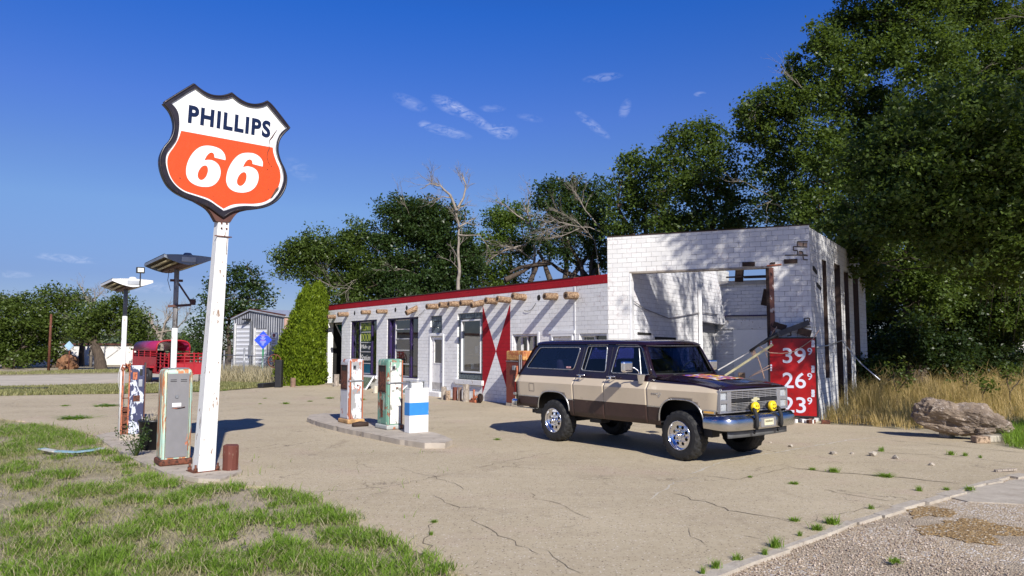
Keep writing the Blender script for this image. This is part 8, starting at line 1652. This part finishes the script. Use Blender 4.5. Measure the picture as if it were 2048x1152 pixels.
def bars(x0, y0, x1, y1, zs, z0, z1, n, r_=.022, name='side_rail'):
    mb = MB()
    for z in zs: mb.tube([(x0, y0, z), (x1, y1, z)], r_, 5)
    for k in range(n + 1): x, y = x0 + (x1 - x0) * k / n, y0 + (y1 - y0) * k / n; mb.beam((x, y, z0), (x, y, z1), .05, .05)
    mb.build(name, M['tred'], tr)
bars(0, yc0, 0, TL, (1.38, 1.48, 1.60), zd, 1.66, 4); bars(TW, yc0, TW, TL, (1.38, 1.48, 1.60), zd, 1.66, 4); bars(0, .1, 0, yc0, (.8, 1.0, 1.15, 1.3, 1.45), zd, 1.52, 3); bars(TW, .1, TW, yc0, (.8, 1.0, 1.15, 1.3, 1.45), zd, 1.52, 3)
mb = MB(); mb.beam((0, .2, 1.4), (0, 1.6, .6), .05, .05); mb.beam((0, 3.0, .6), (0, 2.3, 1.0), .05, .05); mb.beam((0, 4.0, .6), (0, 3.4, 1.0), .05, .05); mb.build('brace', M['tred'], tr)
g0 = -.15; bars(.2, g0, TW + .35, g0 - .25, (1.02, 1.18, 1.33, 1.48), zd - .1, 1.52, 4, .022, 'rear_gate'); mb = MB(); mb.beam((.2, g0, .72), (TW + .35, g0 - .25, .72), .04, .55); mb.build('gate_panel', M['tred'], tr)
bars(TW + .35, g0 - .25, TW + .75, g0 - .1, (.5, .7, .9, 1.1), .40, 1.15, 1, .02, 'side_gate'); MB().beam((TW + .35, g0 - .25, 1.45), (TW + .75, g0 - .1, 1.12), .04, .04).build('brace', M['tred'], tr)
MB().box(TW / 2 - .75, TW / 2 + .75, TL - .3, TL - .28, .6, 1.6).build('front_panel', M['black'], tr)
for y in (2.9, 3.75):
    for x in (-.12, TW + .12): mb = MB(); mb.lathe([(.12, -.09), (.33, -.09), (.36, -.05), (.36, .05), (.33, .09), (.12, .09)], Matrix.Translation((x, y, .36)) @ Matrix.Rotation(R(90), 4, 'Y'), 22); wt_ = mb.build('wheel', M['rubber'], tr); MB().lathe([(0, -.06), (.18, -.06)], Matrix.Translation((x, y, .36)) @ Matrix.Rotation(R(90), 4, 'Y'), 14).build('rim', M['steel'], wt_, fix=False)
mb = MB(); mb.box(-.22, .0, 2.4, 4.3, .74, .80); mb.build('mudguard', M['tred'], tr); mb = MB(); mb.beam((TW / 2, TL, .5), (TW / 2, TL + 1.2, .5), .1, .1); mb.build('drawbar', M['tred'], tr)
# ------------------------------------------------------------------ buildings and poles beyond the road
def farbox(name, label, cat, u0, u1, vt, vb, Y, mat, dep=5, roofm='tar_roof', z0=0):
    a, b_ = AT(u0, 691, Y), AT(u1, 691, Y); h = (691 - vt) * Y / FP + EYE; w_ = b_.x - a.x; t_ = thing(name, label, cat, (a.x, a.y, 0)); mb = MB(); mb.box(0, w_, 0, dep, z0, h); mb.build('wall', mat, t_); mb = MB(); mb.box(-.2, w_ + .2, -.2, dep + .2, h + .002, h + .15); mb.build('roof', M['brown_metal'], t_); return t_, w_, h
M['far_white'] = plain('far_whitewash', (.70, .68, .64), .8, var=.06, kind='World')
t_, w_, h = farbox('white_building', 'long low white building showing through the trees across the road', 'building', 92, 290, 690, 740, 72, M['far_white'])
for x in (1.6, 4.2): mb = MB(); mb.box(x, x + .9, -.02, 0, .9, h - .5); mb.build('window', M['dark'], t_)
t_, w_, h = farbox('white_hut', 'small white hut wall left of the rusty pole across the road', 'hut', 56, 64, 675, 738, 66, M['far_white'], 3)
t_, w_, h = farbox('white_roofed_house', 'pale building at the right edge beyond the bushes', 'house', 2030, 2200, 680, 740, 56, M['far_white'], 8)
mb = MB(); p = G(97, 743); mb.tube([p, p + Vector((0, 0, (743 - 629) * p.y / FP))], [.10, .08], 7); tag(mb.build('rusty_pole', M['rust'], None), 'tall rusty pole standing before the trees across the road', 'pole')
p = G(137, 741); td = thing('diamond_sign', 'faded pale blue diamond sign on a thin post across the road', 'sign', tuple(p)); k = p.y / FP; MB().tube([(0, 0, 0), (0, 0, (741 - 690) * k)], .05, 6).build('post', M['rust'], td); zc = (741 - 692) * k; q = 9.5 * k; mb = MB(); mb.add([(-q, -.08, zc), (0, -.08, zc - q), (q, -.1, zc), (0, -.08, zc + q)] + [(-q, -.04, zc), (0, -.04, zc - q), (q, -.06, zc), (0, -.04, zc + q)], [(0, 1, 2, 3), (7, 6, 5, 4), (0, 4, 5, 1), (1, 5, 6, 2), (2, 6, 7, 3), (3, 7, 4, 0)]); mb.build('panel', plain('faded_blue', (.30, .45, .58), .4, var=.35, scale=2), td)
stone(G(128, 738) + Vector((0, .5, .4)), 1.0, 7, plain('brown_heap', (.20, .10, .05), .95, var=.4, scale=6, bmp=.9, bscale=20), 'brown heap of brushwood beside the faded diamond sign', 'brush heap', None, 'brush_heap', (1, .7, .75), 3)
mb = MB(); p = G(20, 782); mb.beam(p + Vector((-1.2, 0, .06)), p + Vector((1.4, .2, .06)), .35, .14); tag(mb.build('timber_sleeper', M['black'], None, bevel=.03), 'long dark timber lying in the verge at the left edge', 'timber')
rd = sheet('bare_soil', wob(gpx([(60, 783), (180, 779), (300, 776), (310, 780), (200, 784), (80, 786)]), .5, .12, 9), -.012, plain('red_soil', (.26, .15, .09), .95, var=.2, kind='World'))
t_, w_, h = farbox('warehouse', 'long white warehouse beyond the left edge of the picture', 'building', -1000, -330, 655, 740, 44, M['far_white'], 9)
# distant tree line on the horizon
rg2 = np.random.default_rng(5); n = 26000; ang = rg2.uniform(-.95, .95, n); Rr = rg2.uniform(170, 260, n); zz_ = rg2.uniform(0, 1, n) ** 1.3 * (3.2 + 2.2 * np.sin(ang * 23) + 1.4 * np.sin(ang * 57 + 1)); P_ = np.stack([np.sin(ang) * Rr, np.cos(ang) * Rr, np.maximum(zz_, .2)], 1); o = leaf_mesh('far_woodland', P_, 2.0, GREEN['grey'], None, seed=3); o['kind'] = 'stuff'
